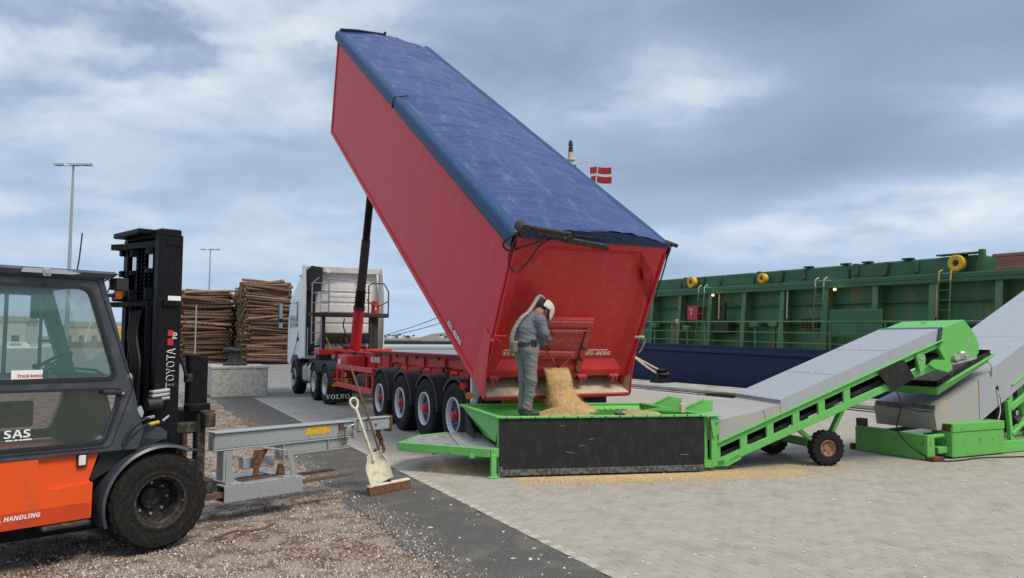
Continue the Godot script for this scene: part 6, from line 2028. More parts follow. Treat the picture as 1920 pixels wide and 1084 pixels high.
func build_conveyor_two():
	var at := q3(10.6, 0, -7.7)
	var t := thing("ship_loading_conveyor", "grey covered conveyor on green frame rising over the ship's side", "conveyor", at, YAW)
	var X := Vector3.RIGHT
	var Y := Vector3.UP
	var b := MB.new()
	# covered belt: tail box, then the boom over the ship
	b.prism([v2(0.38, 0.42), v2(0.33, 0.70), v2(0.36, 0.79), v2(0.85, 0.935), v2(1.40, 1.155), v2(1.40, 0.50), v2(0.95, 0.41)], v3(0, 0, -0.10), X, Y, v3(0, 0, -1.06))
	var tail := obj(b, "tail_cover", M.dusty_cover, t)
	b = MB.new()
	b.tube(smooth_pts([v3(0.325, 0.70, -0.12), v3(0.32, 0.69, -0.35), v3(0.325, 0.715, -0.6), v3(0.325, 0.735, -1.1)]), 0.008, 5)
	b.box(v3(0.35, 0.745, -0.62), v3(0.02, 0.10, 1.04), Basis.IDENTITY, 0.004)
	obj(b, "sagging_hem", tmat(paint(lin(0.15, 0.155, 0.165), lin(0.09, 0.09, 0.10), 74, 0.02, 0.4, 0.8, 0.2), 1.0, 0.5), tail)
	for k in 5:
		var xa := 1.405 + k * 1.5
		var xb := xa + 1.497
		var ya := 1.157 + (xa - 1.405) * 0.462
		var yb := 1.157 + (xb - 1.405) * 0.462
		b = MB.new()
		var d0 := 0.66 if k == 0 else 0.62
		b.prism([v2(xa, ya - d0), v2(xa, ya), v2(xb, yb), v2(xb, yb - 0.62)], v3(0, 0, -0.10), X, Y, v3(0, 0, -1.28))
		var cv := obj(b, "belt_cover", M.grey_cover, t)
		b = MB.new()
		b.beam(v3(xa + 0.01, ya + 0.003, -0.095), v3(xa + 0.01, ya + 0.003, -1.385), 0.05, 0.008, v3(-0.42, 0.907, 0))
		b.beam(v3(xa + 0.008, ya - d0 + 0.02, -0.095), v3(xa + 0.008, ya, -0.095), 0.008, 0.016, X)
		obj(b, "cover_joint", M.grey_cover, cv)
	b = MB.new()   # torn hole in the side with wires
	b.prism([v2(1.83, 1.02), v2(1.87, 1.06), v2(1.90, 1.04), v2(1.905, 0.97), v2(1.87, 0.965)], v3(0, 0, -0.098), X, Y, v3(0, 0, 0.004))
	obj(b, "torn_hole", M.black, t)
	for k in 2:
		part_tube(t, "loose_wire", M.letter_white if k == 0 else M.black_plastic, smooth_pts([v3(1.85, 1.0, -0.09), v3(1.88 + k * 0.03, 0.85, -0.08), v3(1.90 + k * 0.02, 0.66, -0.08), v3(1.86, 0.52, -0.09)]), 0.007, 5)
	# receiving hopper on top, tilted with the cover
	b = MB.new()
	var r := [v3(0.42, 0.95, -0.10), v3(1.62, 1.42, -0.10), v3(1.62, 1.42, -1.0), v3(0.42, 0.95, -1.0)]
	var u := [v3(0.30, 1.06, -0.02), v3(1.70, 1.56, -0.02), v3(1.70, 1.56, -1.1), v3(0.30, 1.06, -1.1)]
	for i in 4:
		var j := (i + 1) % 4
		b.quad(r[i], r[j], u[j], u[i])
		b.quad(u[i] + v3(0, 0, 0), u[j], r[j] + v3(0, 0.012, 0), r[i] + v3(0, 0.012, 0))
	for i in 4: b.beam(u[i], u[(i + 1) % 4], 0.04, 0.03, Vector3.UP, 0.004)
	var hp := obj(b, "receiving_hopper", M.green, t)
	b = MB.new()
	var lf := v3(0, 0.03, 0)
	b.quad(r[0] + lf, r[1] + lf, r[2] + lf, r[3] + lf)
	obj(b, "hopper_floor", M.grimy, hp)
	b = MB.new()
	for i in 4:
		var j := (i + 1) % 4
		var c := v3(1.0, 1.3, -0.55)
		var p0: Vector3 = u[i].lerp(c, 0.06)
		var p1: Vector3 = u[j].lerp(c, 0.06)
		b.quad(p0, p1, p1 + v3(0, 0.09, 0), p0 + v3(0, 0.09, 0))
		b.quad(p1 + v3(0, 0, -0.001), p0, p0 + v3(0, 0.09, 0), p1 + v3(0, 0.09, 0))
	obj(b, "rubber_skirt", M.rubber, hp)
	part_tube(hp, "tie_rope", M.cream, smooth_pts([v3(1.60, 1.44, -0.06), v3(1.68, 1.38, -0.06), v3(1.72, 1.28, -0.08), v3(1.74, 1.22, -0.09)]), 0.012, 6)
	# truss under the boom and the support frame
	truss(t, 2.25, 1.02, 8.8, 4.05, 0.34, -0.14, 9, [], M.green)
	truss(t, 2.25, 1.02, 8.8, 4.05, 0.34, -1.34, 9, [], M.green)
	b = MB.new()
	b.beam(v3(2.12, 0.10, -0.06), v3(2.12, 0.82, -0.10), 0.07, 0.07, v3(0, 0, 1), 0.008)
	b.beam(v3(2.12, 0.10, -1.30), v3(2.12, 0.82, -1.30), 0.07, 0.07, v3(0, 0, 1), 0.008)
	b.beam(v3(2.12, 0.28, -0.06), v3(3.4, 0.95, -0.10), 0.06, 0.09, v3(0, 0, 1), 0.006)
	b.beam(v3(1.75, 0.10, -0.03), v3(4.6, 0.10, -0.03), 0.08, 0.18, Vector3.UP, 0.008)
	b.beam(v3(1.75, 0.10, -1.30), v3(4.6, 0.10, -1.30), 0.08, 0.18, Vector3.UP, 0.008)
	b.beam(v3(4.5, 0.10, -0.06), v3(4.5, 1.7, -0.12), 0.08, 0.08, v3(0, 0, 1), 0.008)
	b.beam(v3(4.5, 0.10, -1.30), v3(4.5, 1.7, -1.30), 0.08, 0.08, v3(0, 0, 1), 0.008)
	for x in [1.9, 4.5]: b.beam(v3(x, 0.10, -0.03), v3(x, 0.10, -1.30), 0.08, 0.10)
	obj(b, "support_frame", M.green, t)
	b = MB.new()
	b.box(v3(2.55, 0.55, -0.6), v3(0.5, 0.6, 0.5), Basis.IDENTITY, 0.04)
	b.cyl(v3(2.35, 0.42, -0.2), v3(2.8, 0.42, -0.2), 0.13, 0.13, 14)
	obj(b, "drive_motor", M.black_plastic, t)
	tractor_tyre(t, v3(4.2, 0.3, 0.12), 0.3, 0.2)
	tractor_tyre(t, v3(4.2, 0.3, -1.5), 0.3, 0.2)
	# ballast boxes at the tail
	b = MB.new()
	b.box(v3(0.03, 0.19, -0.62), v3(0.08, 0.37, 1.28), Basis.IDENTITY, 0.008)
	b.box(v3(0.03, 0.385, -0.98), v3(0.12, 0.02, 0.52), Basis.IDENTITY, 0.005)
	b.box(v3(0.11, 0.19, -0.005), v3(0.10, 0.36, 0.04), Basis.IDENTITY, 0.006)
	obj(b, "end_plate", M.green_worn, t)
	b = MB.new()
	b.box(v3(1.15, 0.205, -0.12), v3(1.24, 0.37, 0.34), Basis.IDENTITY, 0.01)
	b.box(v3(1.15, 0.46, -0.12), v3(1.26, 0.13, 0.36), Basis.IDENTITY, 0.008)
	b.box(v3(0.52, 0.25, -0.12), v3(0.02, 0.44, 0.33), Basis.IDENTITY, 0.004)
	b.box(v3(0.40, 0.13, -0.12), v3(0.22, 0.10, 0.20), Basis.IDENTITY, 0.01)
	obj(b, "ballast_box", M.green_worn, t)
	b = MB.new()
	b.cyl(v3(0.16, 0.33, -0.10), v3(0.50, 0.34, -0.08), 0.035, 0.035, 12)
	b.beam(v3(0.12, 0.27, -0.35), v3(0.55, 0.27, -0.35), 0.06, 0.06)
	b.beam(v3(0.12, 0.30, -1.0), v3(1.2, 0.35, -1.0), 0.06, 0.06)
	obj(b, "tail_crossbar", M.green_worn, t)
	b = MB.new()
	b.box(v3(0.10, 0.032, 0.05), v3(0.24, 0.06, 0.16), Basis.IDENTITY, 0.012)
	b.box(v3(0.02, 0.05, -1.33), v3(0.08, 0.10, 0.08), Basis.IDENTITY, 0.01)
	b.box(v3(0.06, 0.44, -1.18), v3(0.10, 0.16, 0.16), Basis.IDENTITY, 0.01)
	b.box(v3(0.52, 0.46, -0.12), v3(0.028, 0.11, 0.30), Basis.IDENTITY, 0.004)
	obj(b, "rusty_foot", M.rust, t)
	b = MB.new()
	b.beam(v3(0.2, 0.09, -0.1), v3(0.5, 0.09, -0.1), 0.1, 0.06)
	b.box(v3(0.32, 0.16, -0.55), v3(0.3, 0.26, 0.7), Basis.IDENTITY, 0.02)
	obj(b, "tail_drum", M.grimy, t)
	# power cable
	var cb := Basis(Vector3.UP, CV_TURN)
	var p := func(x, y, z) -> Vector3: return CV_AT + cb * v3(x, y, z)
	var q := func(x, y, z) -> Vector3: return at + Basis(Vector3.UP, YAW) * v3(x, y, z)
	var c := part_tube(self, "power_cable", M.black_plastic, smooth_pts([p.call(5.80, 1.10, -0.06), p.call(5.86, 0.85, -0.03), q.call(-0.12, 0.45, -0.40), q.call(-0.07, 0.22, -0.25), q.call(0.0, 0.05, 0.02), q.call(0.10, 0.014, 0.14), q.call(0.4, 0.014, 0.22), q.call(1.0, 0.014, 0.20), q.call(1.8, 0.014, 0.42), q.call(2.6, 0.014, 0.55), q.call(4.0, 0.014, 0.9)], 8), 0.011, 7)
	tag(c, "black electric cable hanging from the conveyor and trailing over the paving", "cable")

# ---------------------------------------------------------------- figure: smooth union of tapered capsules meshed as surface nets
# bones: [a, b, radius a, radius b, colour, flatten (optional)]
func nets(out: MB, bones: Array, cell: float, k: float, wrinkle := 0.0):
	var lo := Vector3(1e9, 1e9, 1e9)
	var hi := -lo
	for b in bones:
		var r: float = maxf(b[2], b[3]) + k + cell * 2
		lo = lo.min(b[0] - Vector3(r, r, r)).min(b[1] - Vector3(r, r, r))
		hi = hi.max(b[0] + Vector3(r, r, r)).max(b[1] + Vector3(r, r, r))
	var n := Vector3i(((hi - lo) / cell).ceil()) + Vector3i(1, 1, 1)
	var fld := PackedFloat32Array()
	fld.resize(n.x * n.y * n.z)
	fld.fill(1.0)
	var who := PackedInt32Array()
	who.resize(fld.size())
	var best := PackedFloat32Array()
	best.resize(fld.size())
	best.fill(9.0)
	var wn := FastNoiseLite.new()
	wn.seed = 5; wn.frequency = 8.0; wn.fractal_octaves = 2; wn.fractal_type = FastNoiseLite.FRACTAL_RIDGED
	for bi in bones.size():
		var b: Array = bones[bi]
		var a: Vector3 = b[0]
		var d: Vector3 = b[1] - b[0]
		var l2 := maxf(d.length_squared(), 1e-9)
		var r0: float = b[2]
		var r1: float = b[3]
		var rr := maxf(r0, r1) + k + cell * 2
		var i0 := Vector3i(((a.min(b[1]) - Vector3(rr, rr, rr) - lo) / cell).floor()).clamp(Vector3i.ZERO, n - Vector3i.ONE)
		var i1 := Vector3i(((a.max(b[1]) + Vector3(rr, rr, rr) - lo) / cell).ceil()).clamp(Vector3i.ZERO, n - Vector3i.ONE)
		for z in range(i0.z, i1.z + 1):
			for y in range(i0.y, i1.y + 1):
				var row := (z * n.y + y) * n.x
				for x in range(i0.x, i1.x + 1):
					var p := lo + Vector3(x, y, z) * cell
					var v := p - a
					var t := clampf(v.dot(d) / l2, 0.0, 1.0)
					var dist := (v - d * t).length() - lerpf(r0, r1, t)
					var i := row + x
					if dist < best[i]:
						best[i] = dist
						who[i] = bi
					var f := fld[i]
					var h := maxf(k - absf(f - dist), 0.0) / k
					fld[i] = minf(f, dist) - h * h * k * 0.25
	if wrinkle > 0.0:
		for z in n.z:
			for y in n.y:
				for x in n.x:
					var i := (z * n.y + y) * n.x + x
					if absf(fld[i]) < 0.05:
						var p := lo + Vector3(x, y, z) * cell
						fld[i] += wrinkle * wn.get_noise_3d(p.x * 0.5, p.y * 1.5 + p.x * 0.6, p.z * 0.5)
	var vi := {}
	var vp := []
	var vn := []
	var vc := []
	var sx := 1
	var sy := n.x
	var sz := n.x * n.y
	for z in n.z - 1:
		for y in n.y - 1:
			for x in n.x - 1:
				var i := z * sz + y * sy + x
				var m := 0
				for c in 8:
					if fld[i + (c & 1) + ((c >> 1) & 1) * sy + (c >> 2) * sz] < 0: m |= 1 << c
				if m == 0 or m == 255: continue
				var s := Vector3.ZERO
				var cnt := 0
				for e in [[0, 1], [2, 3], [4, 5], [6, 7], [0, 2], [1, 3], [4, 6], [5, 7], [0, 4], [1, 5], [2, 6], [3, 7]]:
					var ca: int = e[0]
					var cb: int = e[1]
					var fa := fld[i + (ca & 1) + ((ca >> 1) & 1) * sy + (ca >> 2) * sz]
					var fb := fld[i + (cb & 1) + ((cb >> 1) & 1) * sy + (cb >> 2) * sz]
					if (fa < 0) == (fb < 0): continue
					var t := fa / (fa - fb)
					s += Vector3(ca & 1, (ca >> 1) & 1, ca >> 2).lerp(Vector3(cb & 1, (cb >> 1) & 1, cb >> 2), t)
					cnt += 1
				vi[i] = vp.size()
				vp.append(lo + (Vector3(x, y, z) + s / cnt) * cell)
				vn.append(Vector3(fld[i + 1] - fld[i] + fld[i + 1 + sy] - fld[i + sy] + fld[i + 1 + sz] - fld[i + sz], fld[i + sy] - fld[i] + fld[i + sy + 1] - fld[i + 1] + fld[i + sy + sz] - fld[i + sz], fld[i + sz] - fld[i] + fld[i + sz + 1] - fld[i + 1] + fld[i + sz + sy] - fld[i + sy]).normalized())
				vc.append(bones[who[i]][4])
	var emit := func(a: int, b: int, c: int, d: int):
		var p := [vp[a], vp[b], vp[c], vp[d]]
		var q := [a, b, c, d]
		if (p[1] - p[0]).cross(p[2] - p[0]).dot(vn[a] + vn[b] + vn[c] + vn[d]) < 0: q = [a, d, c, b]
		for tr in [[0, 1, 2], [0, 2, 3]]:
			out.col = vc[q[tr[0]]]
			out.trin(vp[q[tr[0]]], vp[q[tr[1]]], vp[q[tr[2]]], vn[q[tr[0]]], vn[q[tr[1]]], vn[q[tr[2]]])
	for i in vi:
		var f0 := fld[i]
		for ax in 3:
			var st: int = [sx, sy, sz][ax]
			if (f0 < 0) == (fld[i + st] < 0): continue
			var u: int = [sy, sz, sx][ax]
			var w: int = [sz, sx, sy][ax]
			if vi.has(i - u) and vi.has(i - w) and vi.has(i - u - w):
				emit.call(vi[i], vi[i - u], vi[i - u - w], vi[i - w])

func build_person():
	var t := thing("person", "person in dusty blue work clothes and white respirator helmet standing in the hopper", "person", v3(0.215, 0.700, -10.85), 0.0)
	var jk := Color(0.170, 0.180, 0.212)
	var tr := Color(0.225, 0.220, 0.212)
	var bt := Color(0.085, 0.082, 0.08)
	var sk := Color(0.42, 0.23, 0.15)
	var gl := Color(0.16, 0.15, 0.14)
	var bones := [
		# trousers
		[v3(0.03, 0.93, 0.05), v3(-0.05, 0.93, -0.06), 0.135, 0.135, tr],
		[v3(0.05, 0.88, 0.075), v3(0.055, 0.50, 0.085), 0.105, 0.078, tr], [v3(0.055, 0.50, 0.085), v3(0.005, 0.13, 0.06), 0.080, 0.066, tr],
		[v3(-0.07, 0.88, -0.08), v3(-0.035, 0.50, -0.09), 0.105, 0.078, tr], [v3(-0.035, 0.50, -0.09), v3(-0.06, 0.13, -0.12), 0.080, 0.066, tr],
		# boots
		[v3(0.0, 0.13, 0.06), v3(0.005, 0.06, 0.06), 0.062, 0.056, bt], [v3(-0.01, 0.05, 0.065), v3(0.14, 0.042, -0.03), 0.050, 0.042, bt],
		[v3(-0.06, 0.13, -0.12), v3(-0.055, 0.06, -0.12), 0.062, 0.056, bt], [v3(-0.07, 0.05, -0.11), v3(0.08, 0.042, -0.21), 0.050, 0.042, bt],
		# jacket
		[v3(0.02, 1.0, 0.04), v3(-0.04, 1.0, -0.06), 0.145, 0.145, jk], [v3(-0.02, 1.0, 0.0), v3(-0.03, 1.20, 0.0), 0.155, 0.165, jk],
		[v3(-0.03, 1.20, 0.0), v3(0.0, 1.33, -0.02), 0.165, 0.145, jk], [v3(0.10, 1.34, 0.10), v3(-0.09, 1.33, -0.14), 0.100, 0.100, jk],
		[v3(-0.07, 1.22, 0.05), v3(-0.02, 1.33, 0.04), 0.12, 0.11, jk], [v3(0.0, 1.36, -0.02), v3(0.06, 1.425, -0.05), 0.085, 0.066, jk],
		[v3(0.12, 1.33, 0.12), v3(0.205, 1.16, 0.135), 0.082, 0.068, jk], [v3(0.205, 1.16, 0.135), v3(0.19, 1.03, 0.0), 0.068, 0.05, jk],
		[v3(-0.09, 1.32, -0.15), v3(0.06, 1.12, -0.24), 0.082, 0.068, jk], [v3(0.06, 1.12, -0.24), v3(0.22, 1.10, -0.30), 0.066, 0.048, jk],
		# neck
		[v3(0.05, 1.40, -0.045), v3(0.11, 1.475, -0.08), 0.062, 0.058, sk]]
	for bn in bones:   # lean of the upper body towards the hatch
		for e in 2:
			var q: Vector3 = bn[e]
			bn[e] = q + v3(0.75, -0.1, -0.66) * 0.22 * maxf(q.y - 0.95, 0.0)
	var b := MB.new()
	nets(b, bones, 0.012, 0.045, 0.0085)
	# hands: palm, four fingers, thumb
	for h in [[v3(0.21, 1.01, -0.03), v3(0.05, -0.35, -0.9), v3(1, 0, 0.1)], [v3(0.26, 1.09, -0.325), v3(0.85, -0.25, -0.35), v3(0.2, 0.9, 0.1)]]:
		var o: Vector3 = h[0]
		var d: Vector3 = h[1].normalized()
		var sd: Vector3 = (h[2] - d * h[2].dot(d)).normalized()
		var nn := d.cross(sd)
		var hb := [[o, o + d * 0.09, 0.028, 0.026, gl], [o + sd * 0.022, o + d * 0.085 + sd * 0.028, 0.02, 0.017, gl], [o - sd * 0.022, o + d * 0.08 - sd * 0.028, 0.02, 0.017, gl]]
		for f in 4:
			var off := (1.5 - f) * 0.0215
			var ln: float = [0.070, 0.080, 0.075, 0.058][f]
			var k0 := o + d * 0.088 + sd * off
			var k1 := k0 + (d * 0.85 - nn * 0.5).normalized() * ln * 0.5
			var k2 := k1 + (d * 0.35 - nn * 0.9).normalized() * ln * 0.32
			var k3 := k2 + (-d * 0.2 - nn).normalized() * ln * 0.26
			hb += [[k0, k1, 0.0098, 0.0092, gl], [k1, k2, 0.0092, 0.0086, gl], [k2, k3, 0.0086, 0.0078, gl]]
		var t0 := o + d * 0.03 + sd * 0.03
		var t1 := t0 + (d * 0.6 + sd * 0.75 - nn * 0.3).normalized() * 0.04
		hb += [[t0, t1, 0.013, 0.011, gl], [t1, t1 + (d * 0.9 - nn * 0.4).normalized() * 0.032, 0.011, 0.009, gl]]
		nets(b, hb, 0.005, 0.008)
	# head, looking down and to the right
	var hd := v3(0.228, 1.500, -0.165)
	var fw := v3(0.62, -0.52, -0.58).normalized()
	var rt := v3(0.66, 0.0, 0.75)
	rt = (rt - fw * rt.dot(fw)).normalized()
	var up := rt.cross(fw)
	var L := func(x: float, y: float, z: float) -> Vector3: return hd + rt * x + up * y + fw * z
	var hair := Color(0.035, 0.028, 0.024)
	var hb2 := [[L.call(0, 0.025, -0.025), L.call(0, 0.03, 0.02), 0.082, 0.078, hair], [L.call(0, -0.02, 0.035), L.call(0, -0.065, 0.055), 0.066, 0.045, sk], [L.call(0, 0.02, 0.05), L.call(0, -0.02, 0.06), 0.058, 0.05, sk],
		[L.call(0, 0.01, 0.10), L.call(0, -0.025, 0.122), 0.011, 0.016, sk], [L.call(-0.02, -0.055, 0.098), L.call(0.02, -0.055, 0.098), 0.012, 0.012, Color(0.36, 0.15, 0.11)],
		[L.call(0.074, 0.01, 0.0), L.call(0.080, -0.035, 0.0), 0.018, 0.012, sk], [L.call(-0.074, 0.01, 0.0), L.call(-0.080, -0.035, 0.0), 0.018, 0.012, sk],
		[L.call(0.03, 0.012, 0.088), L.call(0.032, 0.012, 0.092), 0.014, 0.014, Color(0.5, 0.45, 0.42)], [L.call(-0.03, 0.012, 0.088), L.call(-0.032, 0.012, 0.092), 0.014, 0.014, Color(0.5, 0.45, 0.42)],
		[L.call(0.03, 0.012, 0.103), L.call(0.03, 0.012, 0.104), 0.006, 0.006, hair], [L.call(-0.03, 0.012, 0.103), L.call(-0.03, 0.012, 0.104), 0.006, 0.006, hair],
		[L.call(0, -0.05, -0.03), L.call(0, -0.10, -0.06), 0.062, 0.06, sk]]
	nets(b, hb2, 0.007, 0.018)
	var cl := tmat(paint(lin(1, 1, 1), lin(1.0, 1.0, 1.0), 80, 0.02, 0.4, 0.7, 0.45, 0.2), 2.5, 0.9)
	cl.albedo_texture = paint(lin(0.80, 0.80, 0.81), lin(1.0, 0.99, 0.95), 80, 0.05, 0.45, 0.75, 0.4, 0.2)
	cl.vertex_color_use_as_albedo = true
	obj(b, "body", cl, t)
	# helmet shell with face shield
	b = MB.new()
	var g := []
	var gi := []
	for i in 13:
		var row := []
		var ri := []
		var th := lerpf(0.12, 1.95, i / 12.0)
		for j in 29:
			var ph := lerpf(-2.35, 2.35, j / 28.0)
			var sq := 1.0 - 0.10 * absf(sin(ph)) * smoothstep(0.9, 1.9, th)
			var rad := v3(sin(th) * sin(ph) * 0.132 * sq, cos(th) * 0.150 + 0.015, sin(th) * cos(ph) * 0.168 + 0.025)
			if cos(ph) < 0.2: rad.y = maxf(rad.y, 0.0)
			if th > 1.5: rad.y -= (th - 1.5) * 0.14 * smoothstep(0.1, 0.6, cos(ph))
			row.append(L.call(rad.x, rad.y, rad.z))
			ri.append(L.call(rad.x * 0.96, rad.y * 0.96, rad.z * 0.96))
		g.append(row)
		gi.append(ri)
	b.grid(g, false, false, true)
	b.grid(gi, false, false, false)
	var hm := obj(b, "respirator_helmet", tmat(paint(lin(0.66, 0.63, 0.58), lin(0.42, 0.38, 0.33), 81, 0.03, 0.45, 0.8, 0.2), 3.0, 0.5), t)
	var hose := smooth_pts([L.call(0, 0.13, -0.07), L.call(0, 0.10, -0.17), v3(0.03, 1.47, 0.02), v3(-0.08, 1.37, 0.08), v3(-0.175, 1.22, 0.09), v3(-0.215, 1.08, 0.08), v3(-0.19, 0.98, 0.06)], 7)
	b = MB.new()
	var rings := []
	for i in hose.size():
		var d: Vector3 = (hose[mini(i + 1, hose.size() - 1)] - hose[maxi(i - 1, 0)]).normalized()
		var side := d.cross(v3(0.75, 0.2, 0.65)).normalized()
		var nrm := side.cross(d)
		var wob := 1.0 + 0.10 * sin(i * 2.4)
		var rg := []
		for k in 12:
			var a := TAU * k / 12
			rg.append(hose[i] + (side * cos(a) * 0.024 + nrm * sin(a) * 0.034) * wob)
		rings.append(rg)
	b.grid(rings, false, true, false)
	obj(b, "breathing_hose", tmat(paint(lin(0.36, 0.34, 0.31), lin(0.22, 0.21, 0.20), 82, 0.03, 0.45, 0.8, 0.2), 3.0, 0.75), hm)
	# belt with blower unit and pouch
	b = MB.new()
	var ring := []
	for k in 25:
		var a := TAU * k / 24
		ring.append(v3(-0.012 + cos(a) * 0.168, 1.005 + 0.012 * cos(a), -0.01 + sin(a) * 0.185))
	var rr := []
	for p in ring:
		var o2: Vector3 = (p - v3(-0.012, 1.005, -0.01)) * v3(1, 0, 1)
		o2 = o2.normalized()
		rr.append([p + v3(0, -0.028, 0), p + o2 * 0.012 + v3(0, -0.028, 0), p + o2 * 0.012 + v3(0, 0.028, 0), p + v3(0, 0.028, 0)])
	b.grid(rr, false, true, true)
	var belt := obj(b, "belt", M.grimy, t)
	b = MB.new()
	b.box(v3(-0.175, 0.965, 0.07), v3(0.10, 0.17, 0.14), Basis(Vector3.UP, 0.5), 0.025)
	for k in 3: b.box(v3(-0.215, 0.925 + k * 0.035, 0.115), v3(0.07, 0.012, 0.02), Basis(Vector3.UP, -0.6), 0.003)
	obj(b, "blower_unit", tmat(paint(lin(0.15, 0.15, 0.15), lin(0.25, 0.24, 0.22), 83, 0.04, 0.45, 0.8, 0.3), 3.0, 0.8), belt)
	b = MB.new()
	b.box(v3(0.09, 1.02, 0.155), v3(0.09, 0.10, 0.05), Basis(Vector3.UP, 0.35), 0.012)
	for k in 3: b.box(v3(0.075 + k * 0.024, 1.02, 0.184), v3(0.006, 0.08, 0.012), Basis(Vector3.UP, 0.35), 0.002)
	obj(b, "belt_pouch", M.grimy, belt)

func build_grain():
	# grain running from the hatch and heaping up in the hopper
	var t := thing("grain_flow", "golden grain pouring from the tailgate hatch into the hopper", "grain")
	t.set_meta("kind", "stuff")
	var top := v3(0.655, 1.30, -11.90)
	var s := v3(cos(YAW), 0, -sin(YAW))
	var r := v3(sin(YAW), 0, cos(YAW))
	var fn := FastNoiseLite.new()
	fn.seed = 9; fn.frequency = 7.0; fn.fractal_octaves = 4
	var rings := []
	for i in 31:
		var u := i / 30.0
		var y := lerpf(1.34, 0.66, u)
		var drop := 1.34 - y
		var c := top + r * (0.02 + 0.30 * sqrt(drop) + 0.10 * drop) - s * 0.02 * u
		c.y = y
		var flare := smoothstep(0.42, 1.0, u)
		var row := []
		for k in 28:
			var a := TAU * k / 28
			var w := 0.205 + 0.02 * u
			var dpt := lerpf(0.05, 0.13, u)
			var ex := cos(a) * w
			if cos(a) > 0: ex += flare * 0.34 * cos(a) * flare
			var ez := sin(a) * (dpt + flare * 0.18)
			var p := c + s * ex + r * ez
			p += (s * cos(a) + r * sin(a)) * 0.014 * fn.get_noise_3d(p.x * 1.0, p.y * 0.5, p.z) * (1.0 + flare)
			row.append(p)
		rings.append(row)
	var b := MB.new()
	b.grid(rings, false, true, true)
	obj(b, "grain_stream", M.grain, t).set_meta("kind", "stuff")
	# heap
	b = MB.new()
	var g := []
	var hc := v3(0.80, 0.66, -11.22)
	for i in 13:
		var row := []
		for k in 36:
			var a := -TAU * k / 36
			var d := i / 12.0
			var p := hc + v3(cos(a) * d * (0.40 if cos(a) > 0 else 0.52), 0.14 * (1.0 - d * d) + 0.02 * fn.get_noise_2d(cos(a) * d, sin(a) * d), sin(a) * d * 0.46)
			row.append(p)
		g.append(row)
	b.grid(g, false, true, false)
	obj(b, "grain_heap", M.grain, t).set_meta("kind", "stuff")
	b = MB.new()
	g = []
	var h2 := CV_AT + Basis(Vector3.UP, CV_TURN) * v3(2.30, 0.675, -1.0)
	for i in 9:
		var row := []
		for k in 28:
			var a := -TAU * k / 28
			var d := i / 8.0
			var w := 1.0 + 0.2 * fn.get_noise_2d(cos(a) * 0.3, sin(a) * 0.3)
			row.append(h2 + v3(cos(a) * d * 0.34 * w, 0.06 * (1.0 - d * d) + 0.012 * fn.get_noise_2d(cos(a) * d, sin(a) * d), sin(a) * d * 0.62 * w))
		g.append(row)
	b.grid(g, false, true, false)
	obj(b, "grain_heap", M.grain, t).set_meta("kind", "stuff")
	# loose kernels round the stream
	var rg := RandomNumberGenerator.new()
	rg.seed = 12
	var xf := []
	var cc := []
	for i in 5200:
		var u := rg.randf()
		var rowi := int(u * 29.99)
		var p: Vector3 = rings[rowi][rg.randi() % 28]
		p = p.lerp(rings[rowi + 1][rg.randi() % 28], 0.1)
		var c := top + r * 0.2
		var o := (p - v3(c.x, p.y, c.z)).normalized()
		p += o * absf(rg.randfn(0.0, 0.012 + 0.02 * u))
		var sc := rg.randf_range(0.006, 0.010)
		xf.append(Transform3D(Basis.from_euler(v3(rg.randf() * 6.0, rg.randf() * 6.0, 0)).scaled_local(v3(sc * 1.7, sc, sc)), p))
		var v := rg.randf_range(0.7, 1.2)
		cc.append(Color(0.68 * v, 0.475 * v, 0.24 * v))
	for i in 4200:
		var a := rg.randf() * TAU
		var d := sqrt(rg.randf())
		var p := hc + v3(cos(a) * d * (0.40 if cos(a) > 0 else 0.52), 0.145 * (1.0 - d * d), sin(a) * d * 0.46)
		var sc := rg.randf_range(0.006, 0.010)
		xf.append(Transform3D(Basis.from_euler(v3(rg.randf() * 6.0, rg.randf() * 6.0, 0)).scaled_local(v3(sc * 1.7, sc, sc)), p))
		var v := rg.randf_range(0.7, 1.2)
		cc.append(Color(0.68 * v, 0.475 * v, 0.24 * v))
	many(t, "loose_kernels", pebble(140, 1.0), M.vcol, xf, cc)

